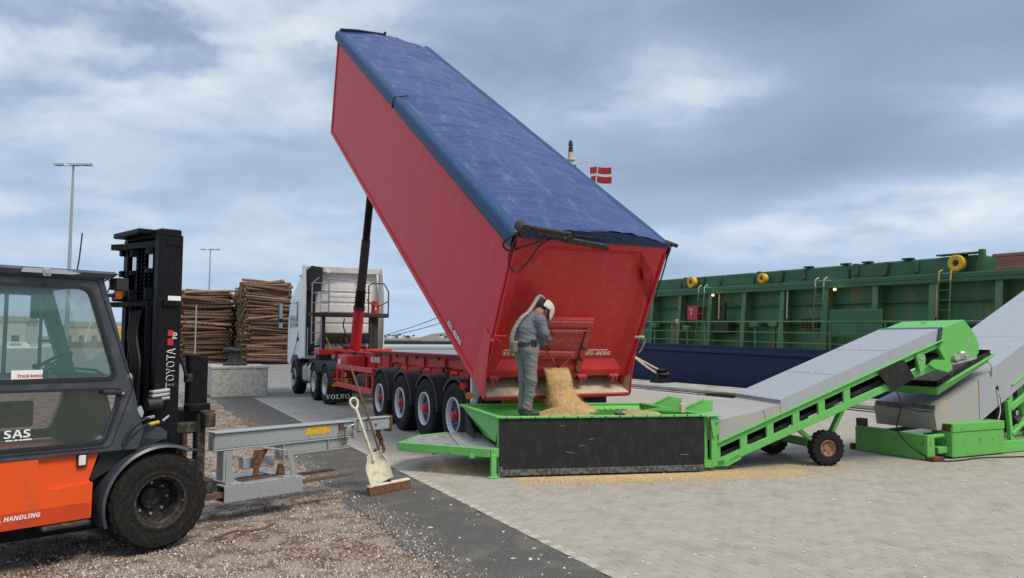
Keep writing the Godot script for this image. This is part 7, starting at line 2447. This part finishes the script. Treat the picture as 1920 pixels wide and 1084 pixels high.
# ---------------------------------------------------------------- cargo ship along the quay (quay axes, slightly trimmed)
func build_ship():
	var t := thing("cargo_ship", "long cargo ship with navy hull and green hatch coaming moored at the quay", "ship", Vector3.ZERO, YAW)
	t.rotate_object_local(Vector3.RIGHT, 0.018)
	t.position = v3(0, -0.39, 0)
	var dz := func(z): return 0.0
	var HX := 20.0
	var b := MB.new()
	# hull: outline in plan (x, z) from amidships round the stern at the far end
	var plan := [v2(HX, 42.0), v2(HX, -38.0), v2(HX + 0.6, -43.0), v2(HX + 2.2, -46.5), v2(HX + 5.8, -47.5), v2(HX + 9.4, -46.5), v2(HX + 11.2, -43.0), v2(HX + 11.8, -38.0), v2(HX + 11.8, 42.0)]
	b.prism(plan, v3(0, -5.0, 0), Vector3.RIGHT, v3(0, 0, 1), v3(0, 6.35, 0))
	var hull := obj(b, "hull", M.ship_navy, t)
	b = MB.new()
	for i in 8:
		var p: Vector2 = plan[i]
		var q: Vector2 = plan[i + 1]
		b.beam(v3(p.x, 1.30, p.y), v3(q.x, 1.30, q.y), 0.16, 0.16, Vector3.UP, 0.04)
		b.beam(v3(p.x - 0.01, 1.44, p.y), v3(q.x - 0.01, 1.44, q.y), 0.05, 0.20, Vector3.UP, 0.01)
	obj(b, "rubbing_strake", M.ship_navy, hull)
	b = MB.new()
	b.prism(plan, v3(0, 1.352, 0), Vector3.RIGHT, v3(0, 0, 1), v3(0, 0.03, 0))
	obj(b, "deck", M.ship_green2, t)
	# coaming wall
	b = MB.new()
	b.box(v3(25.9, 2.65, 4.5), v3(6.6, 2.56, 75.0))
	var coam := obj(b, "hatch_coaming", M.ship_green2, t)
	b = MB.new()
	b.box(v3(22.56, 2.40, 4.5), v3(0.20, 0.05, 75.0), Basis.IDENTITY, 0.01)
	b.box(v3(22.56, 3.12, 4.5), v3(0.24, 0.05, 75.0), Basis.IDENTITY, 0.01)
	obj(b, "coaming_stiffener", M.ship_green, coam)
	var top := MB.new()
	top.box(v3(22.45, 3.86, 4.5), v3(0.75, 0.16, 75.0), Basis.IDENTITY, 0.02)
	top.box(v3(22.12, 3.80, 4.5), v3(0.06, 0.28, 75.0), Basis.IDENTITY, 0.01)
	obj(top, "coaming_rail", M.ship_green, coam)
	for k in 24:
		var z := -32.25 + k * 2.055
		b = MB.new()
		b.prism([v2(22.62, 1.38), v2(22.02, 1.38), v2(22.20, 3.74), v2(22.62, 3.74)], v3(0, 0, z - 0.02), Vector3.RIGHT, Vector3.UP, v3(0, 0, 0.04))
		b.beam(v3(22.00, 1.38, z), v3(22.18, 3.74, z), 0.22, 0.035, v3(1, 0, 0), 0.006)
		obj(b, "coaming_stay", M.ship_green2, coam)
	# hatch covers above the rail
	for k in 4:
		b = MB.new()
		var z0 := -33.0 + k * 4.62
		b.box(v3(25.6, 4.20, z0 + 2.29), v3(6.3, 0.54, 4.55), Basis.IDENTITY, 0.04)
		b.box(v3(22.43, 4.28, z0 + 0.30), v3(0.10, 0.42, 0.22), Basis.IDENTITY, 0.02)
		b.box(v3(22.43, 4.25, z0 + 2.6), v3(0.10, 0.40, 0.16), Basis.IDENTITY, 0.02)
		b.prism([v2(0, 0), v2(0.30, 0), v2(0.42, 0.45), v2(0.24, 0.45)], v3(22.42, 4.0, z0 + 1.2), v3(0, 0, 1), Vector3.UP, v3(-0.08, 0, 0))
		obj(b, "hatch_cover", M.ship_green, t)
	b = MB.new()
	for k in 5: b.box(v3(22.5, 4.51, -21.0 + k * 1.4 + sin(k * 2.0) * 0.3), v3(0.2, 0.06, 0.35), Basis.IDENTITY, 0.01)
	obj(b, "cover_cleats", M.grimy, t)
	b = MB.new()
	b.box(v3(22.35, 4.22, -14.35), v3(0.16, 0.78, 0.16), Basis.IDENTITY, 0.02)
	b.box(v3(22.4, 4.52, -15.1), v3(0.3, 0.05, 1.3), Basis.IDENTITY, 0.01)
	obj(b, "end_post", M.ship_green, t)
	# folded cover with red primer at the near end
	for k in 4:
		b = MB.new()
		var z0 := -14.15 + k * 5.0
		b.hull2([v3(22.6, 3.96, z0), v3(28.8, 3.96, z0), v3(28.8, 3.96, z0 + 4.9), v3(22.6, 3.96, z0 + 4.9)], [v3(22.75, 4.42, z0), v3(28.8, 4.42, z0), v3(28.8, 4.36, z0 + 4.9), v3(22.75, 4.36, z0 + 4.9)])
		b.box(v3(22.55, 4.40, z0 + 2.45), v3(0.14, 0.10, 4.9), Basis.IDENTITY, 0.015)
		b.box(v3(22.52, 4.00, z0 + 2.45), v3(0.10, 0.06, 4.9), Basis.IDENTITY, 0.015)
		obj(b, "hatch_cover", M.primer, t)
	# cover wheels
	for z in [-27.3, -23.0, -15.0]:
		var big := 0.25 if z < -25.0 else (0.20 if z < -20.0 else 0.25)
		b = MB.new()
		b.lathe([v2(0.0, -0.10), v2(big * 0.9, -0.10), v2(big * 0.9, 0.02), v2(big, 0.02), v2(big, 0.10), v2(big * 0.80, 0.12), v2(big * 0.40, 0.10), v2(big * 0.36, 0.02), v2(0.0, 0.02)], v3(22.18, 3.98 + big, z), v3(-1, 0, 0), 28)
		var w := obj(b, "cover_wheel", M.yellow, t)
		b = MB.new()
		b.cyl(v3(22.17, 3.98 + big, z), v3(22.09, 3.98 + big, z), big * 0.30, big * 0.26, 14)
		b.box(v3(22.10, 3.98 + big - 0.03, z + 0.02), v3(0.03, 0.05, big * 0.8), Basis(v3(1, 0, 0), 0.6))
		obj(b, "wheel_boss", M.grimy if z > -20.0 else M.rust, w)
	# railing along the deck edge
	b = MB.new()
	for y in [2.45, 2.07, 1.72]: b.tube([v3(20.25, y, 30), v3(20.25, y + 0.0, 0), v3(20.25, y, -37.5)], 0.024 if y > 2.4 else 0.016, 8)
	var rail := obj(b, "deck_railing", M.ship_green2, t)
	for k in 30:
		b = MB.new()
		b.cyl(v3(20.25, 1.36, 25.0 - k * 2.05), v3(20.25, 2.47, 25.0 - k * 2.05), 0.026, 0.024, 8)
		obj(b, "railing_post", M.ship_green2, rail)
	part_box(t, "windbreak_panel", M.ship_green, v3(20.28, 2.40, -17.1), v3(0.04, 0.85, 1.95), 0.01)
	# ladders to the hatch covers
	for z in [-26.4, -20.0, -15.25]:
		b = MB.new()
		for s in [-0.19, 0.19]:
			b.tube([v3(21.75, 1.38, z + s), v3(21.95, 3.95, z + s), v3(22.1, 4.02, z + s)], 0.022, 7)
		for k in 8: b.tube([v3(21.775 + k * 0.024, 1.62 + k * 0.30, z - 0.19), v3(21.775 + k * 0.024, 1.62 + k * 0.30, z + 0.19)], 0.014, 6)
		var ld := obj(b, "access_ladder", M.ship_green2, t)
		b = MB.new()
		for s in [-0.19, 0.19]:
			b.tube([v3(21.935, 3.72, z + s), v3(21.955, 3.98, z + s), v3(22.11, 4.045, z + s)], 0.026, 7)
		obj(b, "yellow_grip", M.yellow if z > -16.0 else M.galv, ld)
		part_box(ld, "white_step", M.white, v3(22.3, 3.945, z), v3(0.3, 0.02, 0.5), 0.004)
	# fire box, extinguisher pipe, valves
	var fb := part_box(t, "fire_station_box", M.red_bright, v3(22.35, 2.86, -27.35), v3(0.30, 0.66, 0.70), 0.03)
	words(fb, "F", M.letter_white, v3(22.195, 2.84, -27.38), Basis(v3(0, 0, 1), v3(0, 1, 0), v3(-1, 0, 0)), 0.16)
	words(fb, "HOSE", M.letter_white, v3(22.195, 3.02, -27.40), Basis(v3(0, 0, 1), v3(0, 1, 0), v3(-1, 0, 0)), 0.07)
	part_cyl(t, "red_standpipe", M.red_bright, v3(22.1, 1.38, -28.35), v3(22.1, 2.35, -28.35), 0.075)
	part_box(t, "white_notice", M.white, v3(22.05, 2.5, -28.2), v3(0.02, 0.18, 0.18), 0.0)
	for q in [[-23.4, 2.25], [-22.4, 2.28], [-27.6, 2.1], [-30.0, 2.2]]:
		b = MB.new()
		b.cyl(v3(22.15, 1.38, q[0]), v3(22.15, q[1], q[0]), 0.07, 0.06, 10)
		b.box(v3(22.15, q[1] + 0.10, q[0]), v3(0.30, 0.24, 0.42), Basis.IDENTITY, 0.05)
		obj(b, "deck_vent", M.ship_green2, t)
	b = MB.new()
	b.box(v3(22.3, 2.25, -25.4), v3(0.4, 0.55, 0.9), Basis.IDENTITY, 0.04)
	b.cyl(v3(22.2, 2.4, -25.3), v3(22.2, 3.3, -25.2), 0.10, 0.08, 12)
	obj(b, "cover_hydraulics", M.grimy, t)
	b = MB.new()
	for k in 7: b.box(v3(22.42, 2.42, -21.25 + k * 0.12), v3(0.16, 0.34, 0.07), Basis.IDENTITY, 0.02)
	obj(b, "radiator_box", M.rust, t)
	for z in [-30.2, -25.55, -21.75, -15.7]:
		part_cyl(t, "yellowed_rod", M.cream, v3(22.15, 2.6, z), v3(22.2, 3.7, z), 0.03)
		part_box(t, "rod_base", M.grimy, v3(22.2, 2.5, z), v3(0.18, 0.2, 0.22), 0.03)
	for z in [-25.75, -19.4]:
		b = MB.new()
		b.sphere(v3(22.02, 3.60, z), v3(0.06, 0.05, 0.06), 12, 8)
		var lm := mat(lin(0.9, 0.85, 0.7), 0.3)
		lm.emission_enabled = true
		lm.emission = Color(1.0, 0.88, 0.62)
		lm.emission_energy_multiplier = 1.1
		obj(b, "deck_lamp", lm, t)
		var li := OmniLight3D.new()
		li.name = "deck_lamp_glow"
		li.light_color = Color(1.0, 0.86, 0.6)
		li.light_energy = 0.03
		li.light_size = 0.07
		li.omni_range = 6.0
		li.omni_attenuation = 2.0
		li.shadow_enabled = true
		t.add_child(li, true)
		li.position = v3(21.90, 3.56, z)
	# deckhouse, mast and funnel at the far end, mostly behind the trailer
	b = MB.new()
	b.box(v3(23.6, 2.6, -40.6), v3(3.6, 2.5, 5.0), Basis.IDENTITY, 0.1)
	b.box(v3(23.4, 4.6, -40.9), v3(2.6, 1.6, 3.4), Basis.IDENTITY, 0.1)
	b.box(v3(25.9, 1.9, -45.0), v3(8.0, 1.2, 2.6), Basis.IDENTITY, 0.2)
	var house := obj(b, "deckhouse", M.white_cab, t)
	for k in 6:
		part_box(house, "window", M.glass_dark, v3(22.09, 4.75, -42.3 + k * 0.56), v3(0.05, 0.5, 0.4), 0.02)
	b = MB.new()
	b.cyl(v3(24.0, 5.3, -41.2), v3(24.0, 13.0, -41.2), 0.24, 0.17, 14)
	b.box(v3(24.0, 12.55, -41.2), v3(0.5, 0.10, 0.5), Basis.IDENTITY, 0.02)
	b.box(v3(23.75, 11.6, -41.5), v3(0.3, 1.0, 0.3), Basis.IDENTITY, 0.03)
	var ms := obj(b, "signal_mast", M.cream, t)
	b = MB.new()
	b.cyl(v3(24.0, 13.0, -41.2), v3(24.0, 13.35, -41.2), 0.14, 0.14, 10)
	b.cyl(v3(24.0, 13.45, -41.2), v3(24.0, 13.75, -41.2), 0.16, 0.10, 10)
	b.cyl(v3(24.0, 13.35, -41.2), v3(24.0, 13.45, -41.2), 0.09, 0.09, 10)
	b.box(v3(24.15, 12.1, -41.0), v3(0.2, 0.2, 0.2), Basis.IDENTITY, 0.03)
	b.box(v3(24.1, 11.75, -41.4), v3(0.25, 0.2, 0.2), Basis.IDENTITY, 0.03)
	obj(b, "navigation_lamp", M.black_plastic, ms)
	b = MB.new()
	b.tube([v3(24.0, 12.2, -41.2), v3(24.2, 12.15, -39.3)], 0.035, 6)
	b.tube([v3(24.2, 12.15, -39.3), v3(24.2, 10.0, -39.3)], 0.018, 6)
	obj(b, "yard_arm", M.white, ms)
	# flag: red field with an off-centre white cross, waving
	var cells := [[0.0, 0.32, 0], [0.32, 0.44, 1], [0.44, 1.0, 0]]
	var rows := [[0.0, 0.42, 0], [0.42, 0.58, 1], [0.58, 1.0, 0]]
	var red := MB.new()
	var wht := MB.new()
	var at := func(u: float, v: float) -> Vector3:
		return v3(24.2 + 0.12 * sin(u * 7.0 + v * 1.2) + u * 0.6, 11.75 - v * 0.95 - u * 0.14 + 0.05 * sin(u * 6.0), -39.3 + u * 1.3)
	for c in cells:
		for rw in rows:
			var m: MB = wht if c[2] or rw[2] else red
			var g := []
			for i in 7:
				var line := []
				for j in 9: line.append(at.call(lerpf(c[0], c[1], j / 8.0), lerpf(rw[0], rw[1], i / 6.0)))
				g.append(line)
			m.grid(g)
			var g2 := []
			for line in g:
				var l2 := []
				for p in line: l2.append(p + v3(0.01, 0, 0))
				g2.append(l2)
			m.grid(g2, false, false, true)
	var fl := thing("national_flag", "red flag with white cross flying above the blue tarpaulin", "flag", t.position, 0.0)
	fl.transform = t.transform
	obj(red, "red_field", M.red_bright, fl)
	obj(wht, "white_cross", M.white, fl)
	# mooring gear
	build_mooring()

func bollard(at: Vector3, turn: float, label: String, hook: bool, s := 1.0):
	var t := thing("mooring_bollard", label, "bollard", at, turn)
	var b := MB.new()
	b.lathe([v2(0.34, 0.0), v2(0.34, 0.05), v2(0.30, 0.08), v2(0.19, 0.16), v2(0.15, 0.30), v2(0.16, 0.40)], Vector3.ZERO, Vector3.UP, 28)
	if not hook: b.box(v3(0, 0.04, 0), v3(0.9, 0.08, 0.5), Basis.IDENTITY, 0.02)
	obj(b, "base", M.black if not hook else M.grimy, t)
	b = MB.new()
	var g := []
	for i in 9:
		var row := []
		var u := i / 8.0
		for k in 20:
			var a := TAU * k / 20
			var rx := lerpf(0.16, 0.05, u * u) + 0.14 * sin(u * PI)
			var rz := lerpf(0.16, 0.05, u * u) + 0.06 * sin(u * PI)
			row.append(v3(cos(a) * rx - 0.16 * u * (1.0 if hook else 0.2), 0.38 + u * 0.16, -sin(a) * rz))
		g.append(row)
	b.grid(g, false, true)
	var l: Array = g[-1]
	for k in 20: b.tri(v3(-0.16 if hook else -0.03, 0.545, 0), l[k], l[(k + 1) % 20])
	obj(b, "head", M.grimy if hook else M.black, t)
	t.scale = Vector3(s, s, s)
	return t

func build_mooring():
	var bp := q3(18.75, 0.10, -24.9)
	bollard(bp, YAW + 0.3, "black mooring bollard on the quay edge holding a looped rope", false, 1.05)
	var e := q3(19.9, 2.0, -36.5)
	var d := (e - bp).normalized()
	var sd := d.cross(Vector3.UP).normalized()
	var loop := []
	for k in 13:
		var a := -PI * 0.5 + PI * k / 12
		loop.append(bp + v3(0, 0.36, 0) - d * cos(a) * 0.22 + sd * sin(a) * 0.22)
	var eye := bp + d * 2.4 + v3(0, 0.62, 0)
	var pts := [eye] + [bp + v3(0, 0.42, 0) + d * 0.9 - sd * 0.15] + loop + [bp + v3(0, 0.42, 0) + d * 0.9 + sd * 0.15] + [eye]
	var b := MB.new()
	b.tube(smooth_pts(pts, 3), 0.042, 8)
	b.tube(smooth_pts([eye, eye.lerp(e, 0.4) - v3(0, 0.2, 0), e], 5), 0.05, 8)
	var o := obj(b, "mooring_rope", M.cream)
	tag(o, "pale mooring rope looped over the black bollard at the quay edge", "rope")
	b = MB.new()
	b.tube(loop.slice(0, 10), 0.056, 8)
	obj(b, "chafing_sleeve", M.black_plastic, o)
	# bow lines seen beyond the truck
	for k in 2:
		var far := v3(-13.4 - 0.5 * k, 1.6 - 0.2 * k, -71.0 + 4.0 * k)
		var near := q3(21.0, 4.6 - 0.8 * k, -46.4)
		var r := part_tube(self, "ship_line", M.galv, smooth_pts([far, far.lerp(near, 0.5) - v3(0, 0.25, 0), near], 8), 0.035, 6)
		tag(r, ["upper taut mooring line running from the far bollard to the ship", "lower taut mooring line running from the far bollard to the ship"][k], "rope")
	for k in 2:
		bollard(v3(-13.4 - 0.5 * k, 1.05 - 0.2 * k, -71.0 + 4.0 * k), YAW, ["far mooring bollard holding the upper ship line", "far mooring bollard holding the lower ship line"][k], false, 1.0).position.y = 0.0
	var fb := part_box(self, "rail_mat", M.rubber, q3(17.0, 0.03, -19.2), v3(0.5, 0.05, 1.6), 0.01, Basis(Vector3.UP, YAW))
	tag(fb, "black rubber mat lying over the rail beside the quay coping", "mat")

# ---------------------------------------------------------------- log piles, block, poles, far vessel
func log_mesh(seed_: int, ln: float, c: Color) -> ArrayMesh:
	var r := RandomNumberGenerator.new()
	r.seed = seed_
	var b := MB.new()
	var n := 9
	var rings := []
	var bend := r.randf_range(-0.07, 0.07)
	var bend2 := r.randf_range(-0.06, 0.06)
	for i in 7:
		var u := i / 6.0
		var rad := lerpf(1.08, 0.86, u) * (1.0 + r.randf_range(-0.05, 0.05))
		var row := []
		for k in n:
			var a := TAU * k / n
			var q := rad * (1.0 + 0.08 * sin(a * 2.0 + seed_ + u * 2.0) + r.randf_range(-0.04, 0.04)) * 0.1
			row.append(v3((u - 0.5) * ln, cos(a) * q + bend * sin(u * PI), sin(a) * q + bend2 * sin(u * PI * 1.5)))
		rings.append(row)
	b.col = c
	b.grid(rings, false, true)
	b.col = Color(0.50, 0.33, 0.17)
	for e in [0, 6]:
		var ctr := Vector3.ZERO
		for p in rings[e]: ctr += p
		ctr /= n
		for k in n:
			if e == 0: b.tri(ctr, rings[0][(k + 1) % n], rings[0][k])
			else: b.tri(ctr, rings[6][k], rings[6][(k + 1) % n])
	return b.mesh()

func log_pile(x0: float, z0: float, ln: float, depth: float, tops: Callable, solo: int, label: String, called: String, group: String, seed_: int, droop := 0.0):
	var r := RandomNumberGenerator.new()
	r.seed = seed_
	var kinds := []
	var cols := [Color(0.175, 0.105, 0.070), Color(0.105, 0.064, 0.046), Color(0.235, 0.145, 0.095), Color(0.08, 0.05, 0.038), Color(0.32, 0.21, 0.135), Color(0.15, 0.083, 0.055)]
	for k in 6: kinds.append(log_mesh(seed_ * 10 + k, ln, cols[k]))
	var spots := []
	var nz := int(depth / 0.185)
	for j in nz:
		var z := z0 - j * 0.185
		var h: float = tops.call(j * 0.185) + r.randf_range(-0.15, 0.15)
		var y := 0.10
		while y < h:
			var rad := 0.065 + 0.075 * pow(r.randf(), 1.5)
			spots.append([v3(x0 + ln * 0.5 + r.randf_range(-0.22, 0.22), y, z + r.randf_range(-0.09, 0.09)), rad, j])
			y += rad * 1.72
	spots.sort_custom(func(a, b): return a[2] < b[2])
	# the near face, the top course and the end faces show: keep only the outer courses of the deep stack
	var made := 0
	var xf := []
	var cc := []
	for s in spots:
		var bs := Basis(Vector3.UP, YAW) * Basis.from_euler(v3(r.randf() * TAU, r.randf_range(-0.06, 0.06), r.randfn(0.0, 0.035) - droop * s[0].y))
		if r.randf() < 0.5: bs = bs * Basis(Vector3.UP, PI)
		var k: float = s[1] / 0.1
		var tf := Transform3D(bs.scaled_local(v3(r.randf_range(0.86, 1.06), k, k)), q3(s[0].x, s[0].y, s[0].z))
		if made < solo:
			var o := put(kinds[r.randi() % 6], called, M.bark)
			o.transform = tf
			tag(o, label, "log", group)
			made += 1
		else:
			xf.append(tf)
			cc.append(Color(1, 1, 1) * r.randf_range(0.75, 1.25))
	var mm := many(self, called + "_stack", kinds[2], M.bark, xf, cc)
	tag(mm, "rest of " + group + " behind its front courses", "logs")

func lamp_mast(at: Vector3, h: float, label: String):
	var t := thing("lamp_mast", label, "lamp post", at)
	part_cyl(t, "pole", M.galv, Vector3.ZERO, v3(0, h - 0.3, 0), 0.24, 0.10, 16)
	var b := MB.new()
	b.box(v3(0, h - 0.32, 0), v3(3.6, 0.08, 0.08), Basis.IDENTITY, 0.02)
	b.beam(v3(-0.5, h - 0.32, 0), v3(0, h - 0.05, 0), 0.06, 0.06)
	b.beam(v3(0.5, h - 0.32, 0), v3(0, h - 0.05, 0), 0.06, 0.06)
	b.box(v3(0, h - 0.08, 0), v3(1.4, 0.06, 0.08))
	obj(b, "crossarm", M.galv, t)
	for x in [-1.5, 0.35, 1.5]:
		b = MB.new()
		b.hull2([v3(x - 0.45, h - 0.30, -0.3), v3(x + 0.45, h - 0.30, -0.3), v3(x + 0.45, h - 0.30, 0.35), v3(x - 0.45, h - 0.30, 0.35)], [v3(x - 0.40, h - 0.02, -0.1), v3(x + 0.40, h - 0.02, -0.1), v3(x + 0.40, h - 0.10, 0.3), v3(x - 0.40, h - 0.10, 0.3)])
		obj(b, "floodlight", M.galv, t)

func build_yard():
	log_pile(6.85, -55.0, 2.95, 9.0, func(d): return 5.25 + 0.45 * sin(d * 0.5) - (0.7 if d < 0.3 else 0.0), 165, "bark covered pine log in the taller stack beside the truck cab", "pine_log", "the taller stack of pine logs", 3, 0.022)
	log_pile(3.0, -60.0, 3.35, 6.0, func(d): return 4.95 + 0.3 * sin(d * 0.8) - (0.4 if d < 0.2 else 0.0), 135, "orange brown log in the lower stack beside the black forklift mast", "timber_log", "the lower stack of logs", 4, 0.008)
	# thin grey post in front of the logs
	var p := thing("thin_post", "thin grey metal post standing in front of the lower log stack", "post", v3(-20.5, 0, -50.2))
	part_cyl(p, "tube", M.galv, Vector3.ZERO, v3(0, 3.85, 0), 0.045, 0.04, 10)
	part_cyl(p, "cap", M.galv, v3(0, 3.85, 0), v3(0, 3.9, 0), 0.055, 0.05, 10)
	part_box(p, "foot_plate", M.galv, v3(0, 0.01, 0), v3(0.3, 0.02, 0.3), 0.005)
	# concrete block with a hooked bollard on it
	var bl := thing("concrete_block", "stained concrete block carrying a rusty mooring bollard", "block", q3(2.95, -0.02, -25.7), YAW)
	var b := MB.new()
	b.box(v3(0, 0.43, 0), v3(1.62, 0.86, 1.7), Basis.IDENTITY, 0.03)
	obj(b, "block_body", M.concrete, bl)
	b = MB.new()
	b.box(v3(0, 0.90, 0), v3(1.66, 0.10, 1.74), Basis.IDENTITY, 0.025)
	obj(b, "cap_slab", M.concrete, bl)
	bollard(q3(2.85, 0.93, -25.4), YAW - 0.1, "dark hooked mooring bollard standing on the concrete block", true, 1.05)
	lamp_mast(v3(-46.0, -0.05, -80.0), 20.1, "tall floodlight mast rising behind the forklift cab")
	lamp_mast(v3(-61.6, -0.05, -157.0), 20.1, "distant slim floodlight mast rising above the log stacks")
	build_boats()

func build_boats():
	# yellow working vessel seen between cab and mast
	var t := thing("yellow_vessel", "yellow working vessel moored behind the forklift mast", "boat", v3(-84.0, -2.2, -168.0), 0.5)
	var b := MB.new()
	b.hull2([v3(-11, -0.5, -2.5), v3(10, -0.5, -2.5), v3(13, -0.5, 0), v3(10, -0.5, 2.5), v3(-11, -0.5, 2.5)], [v3(-11.5, 3.0, -3.2), v3(10.5, 3.2, -3.2), v3(15, 4.2, 0), v3(10.5, 3.2, 3.2), v3(-11.5, 3.0, 3.2)])
	obj(b, "hull", M.primer, t)
	b = MB.new()
	b.box(v3(3.0, 4.6, 0), v3(9.0, 3.4, 5.0), Basis.IDENTITY, 0.15)
	b.box(v3(4.0, 7.4, 0), v3(5.5, 2.4, 4.2), Basis.IDENTITY, 0.15)
	b.box(v3(4.0, 8.8, 0), v3(6.2, 0.3, 4.8), Basis.IDENTITY, 0.1)
	b.cyl(v3(0.8, 5.5, 0), v3(0.6, 9.5, 0), 0.8, 0.7, 14)
	var h := obj(b, "deckhouse", M.yellow, t)
	for k in 5:
		part_box(h, "window", M.glass_dark, v3(1.8 + k * 1.05, 7.7, 2.12), v3(0.75, 0.9, 0.06), 0.05)
		part_box(h, "porthole", M.glass_dark, v3(-0.6 + k * 1.6, 5.0, 2.52), v3(0.6, 0.6, 0.06), 0.05)
	b = MB.new()
	b.cyl(v3(4.5, 8.9, 0), v3(4.5, 13.5, 0), 0.14, 0.08, 10)
	b.tube([v3(4.5, 13, 0), v3(-8, 4, 0)], 0.04, 5)
	b.tube([v3(4.5, 11.5, -1.4), v3(4.5, 11.5, 1.4)], 0.06, 6)
	b.cyl(v3(-7.5, 3.0, 0), v3(-5.5, 11.0, 0), 0.2, 0.12, 10)
	obj(b, "mast", M.white, t)
	t = thing("white_motorboat", "small white motorboat afloat, seen through the forklift cab window", "boat", v3(-118.0, -2.25, -186.0), 0.2)
	b = MB.new()
	b.hull2([v3(-5, -0.3, -1.2), v3(4, -0.3, -1.2), v3(5.5, -0.2, 0), v3(4, -0.3, 1.2), v3(-5, -0.3, 1.2)], [v3(-5.2, 1.3, -1.6), v3(4.5, 1.6, -1.6), v3(7, 2.0, 0), v3(4.5, 1.6, 1.6), v3(-5.2, 1.3, 1.6)])
	obj(b, "hull", M.white, t)
	b = MB.new()
	b.hull2([v3(-2.5, 1.3, -1.2), v3(2.2, 1.3, -1.2), v3(2.2, 1.3, 1.2), v3(-2.5, 1.3, 1.2)], [v3(-2.3, 3.0, -1.0), v3(0.9, 3.0, -1.0), v3(0.9, 3.0, 1.0), v3(-2.3, 3.0, 1.0)])
	var c := obj(b, "cabin", M.white, t)
	part_box(c, "window", M.glass_dark, v3(-0.6, 2.3, 1.13), v3(2.4, 0.6, 0.05), 0.02)
	# low harbour sheds across the basin
	for k in 4:
		var w: float = [34.0, 22.0, 46.0, 28.0][k]
		var hh: float = [9.0, 7.0, 6.0, 12.0][k]
		var s := thing("harbour_shed", ["grey harbour warehouse across the basin with pale roof", "small cream harbour shed across the basin", "long low harbour shed across the basin", "tall grey silo building across the basin"][k], "building", v3([-205.0, -163.0, -118.0, -235.0][k], -1.2, -300.0 - k * 6.0), 0.25)
		var m: Material = [M.concrete, M.cream, M.yard_asphalt, M.concrete][k]
		part_box(s, "wall", m, v3(0, hh * 0.5, 0), v3(w, hh, 14), 0.1)
		b = MB.new()
		b.prism([v2(-7.4, 0), v2(7.4, 0), v2(0, 2.2)], v3(-w * 0.52, hh, 0), v3(0, 0, 1), Vector3.UP, v3(w * 1.04, 0, 0))
		obj(b, "roof", M.yard_asphalt, s)
		for j in 5:
			part_box(s, "door", M.slate, v3(-w * 0.4 + j * w * 0.2, 2.0, 7.05), v3(w * 0.08, 3.6, 0.12), 0.02)
	var far := MB.new()
	far.box(v3(-150, -1.6, -306), v3(320, 1.2, 40), Basis(Vector3.UP, 0.25), 0.1)
	structure(obj(far, "far_quay", M.concrete))

func _ready():
	rng.seed = 2024
	var cam := Camera3D.new()
	cam.name = "camera"
	add_child(cam)
	cam.fov = 2.0 * rad_to_deg(atan(542.0 / 1450.0))
	cam.near = 0.1
	cam.far = 12000.0
	cam.transform = Transform3D(Basis(Vector3.RIGHT, 0.065) * Basis(Vector3.BACK, 0.004), v3(0, 1.77, 0))
	cam.current = true
	var we := WorldEnvironment.new()
	we.name = "world_environment"
	var env := Environment.new()
	env.background_mode = Environment.BG_SKY
	env.sky = Sky.new()
	env.sky.sky_material = make_sky()
	env.tonemap_mode = Environment.TONE_MAPPER_LINEAR
	env.tonemap_exposure = 1.2
	env.sdfgi_enabled = true
	env.ssao_enabled = true
	env.ssil_enabled = true
	we.environment = env
	add_child(we)
	var sun := DirectionalLight3D.new()
	sun.name = "sun"
	add_child(sun)
	sun.look_at_from_position(v3(0.45, 0.85, 0.40), Vector3.ZERO)
	sun.light_energy = 0.75
	sun.light_color = Color(1.0, 0.94, 0.83)
	sun.light_angular_distance = 18.0
	sun.shadow_enabled = true
	make_materials()
	build_ground()
	build_tractor()
	build_trailer()
	build_forklift()
	build_jib()
	build_tools()
	build_conveyor()
	build_conveyor_two()
	build_person()
	build_grain()
	build_ship()
	build_yard()
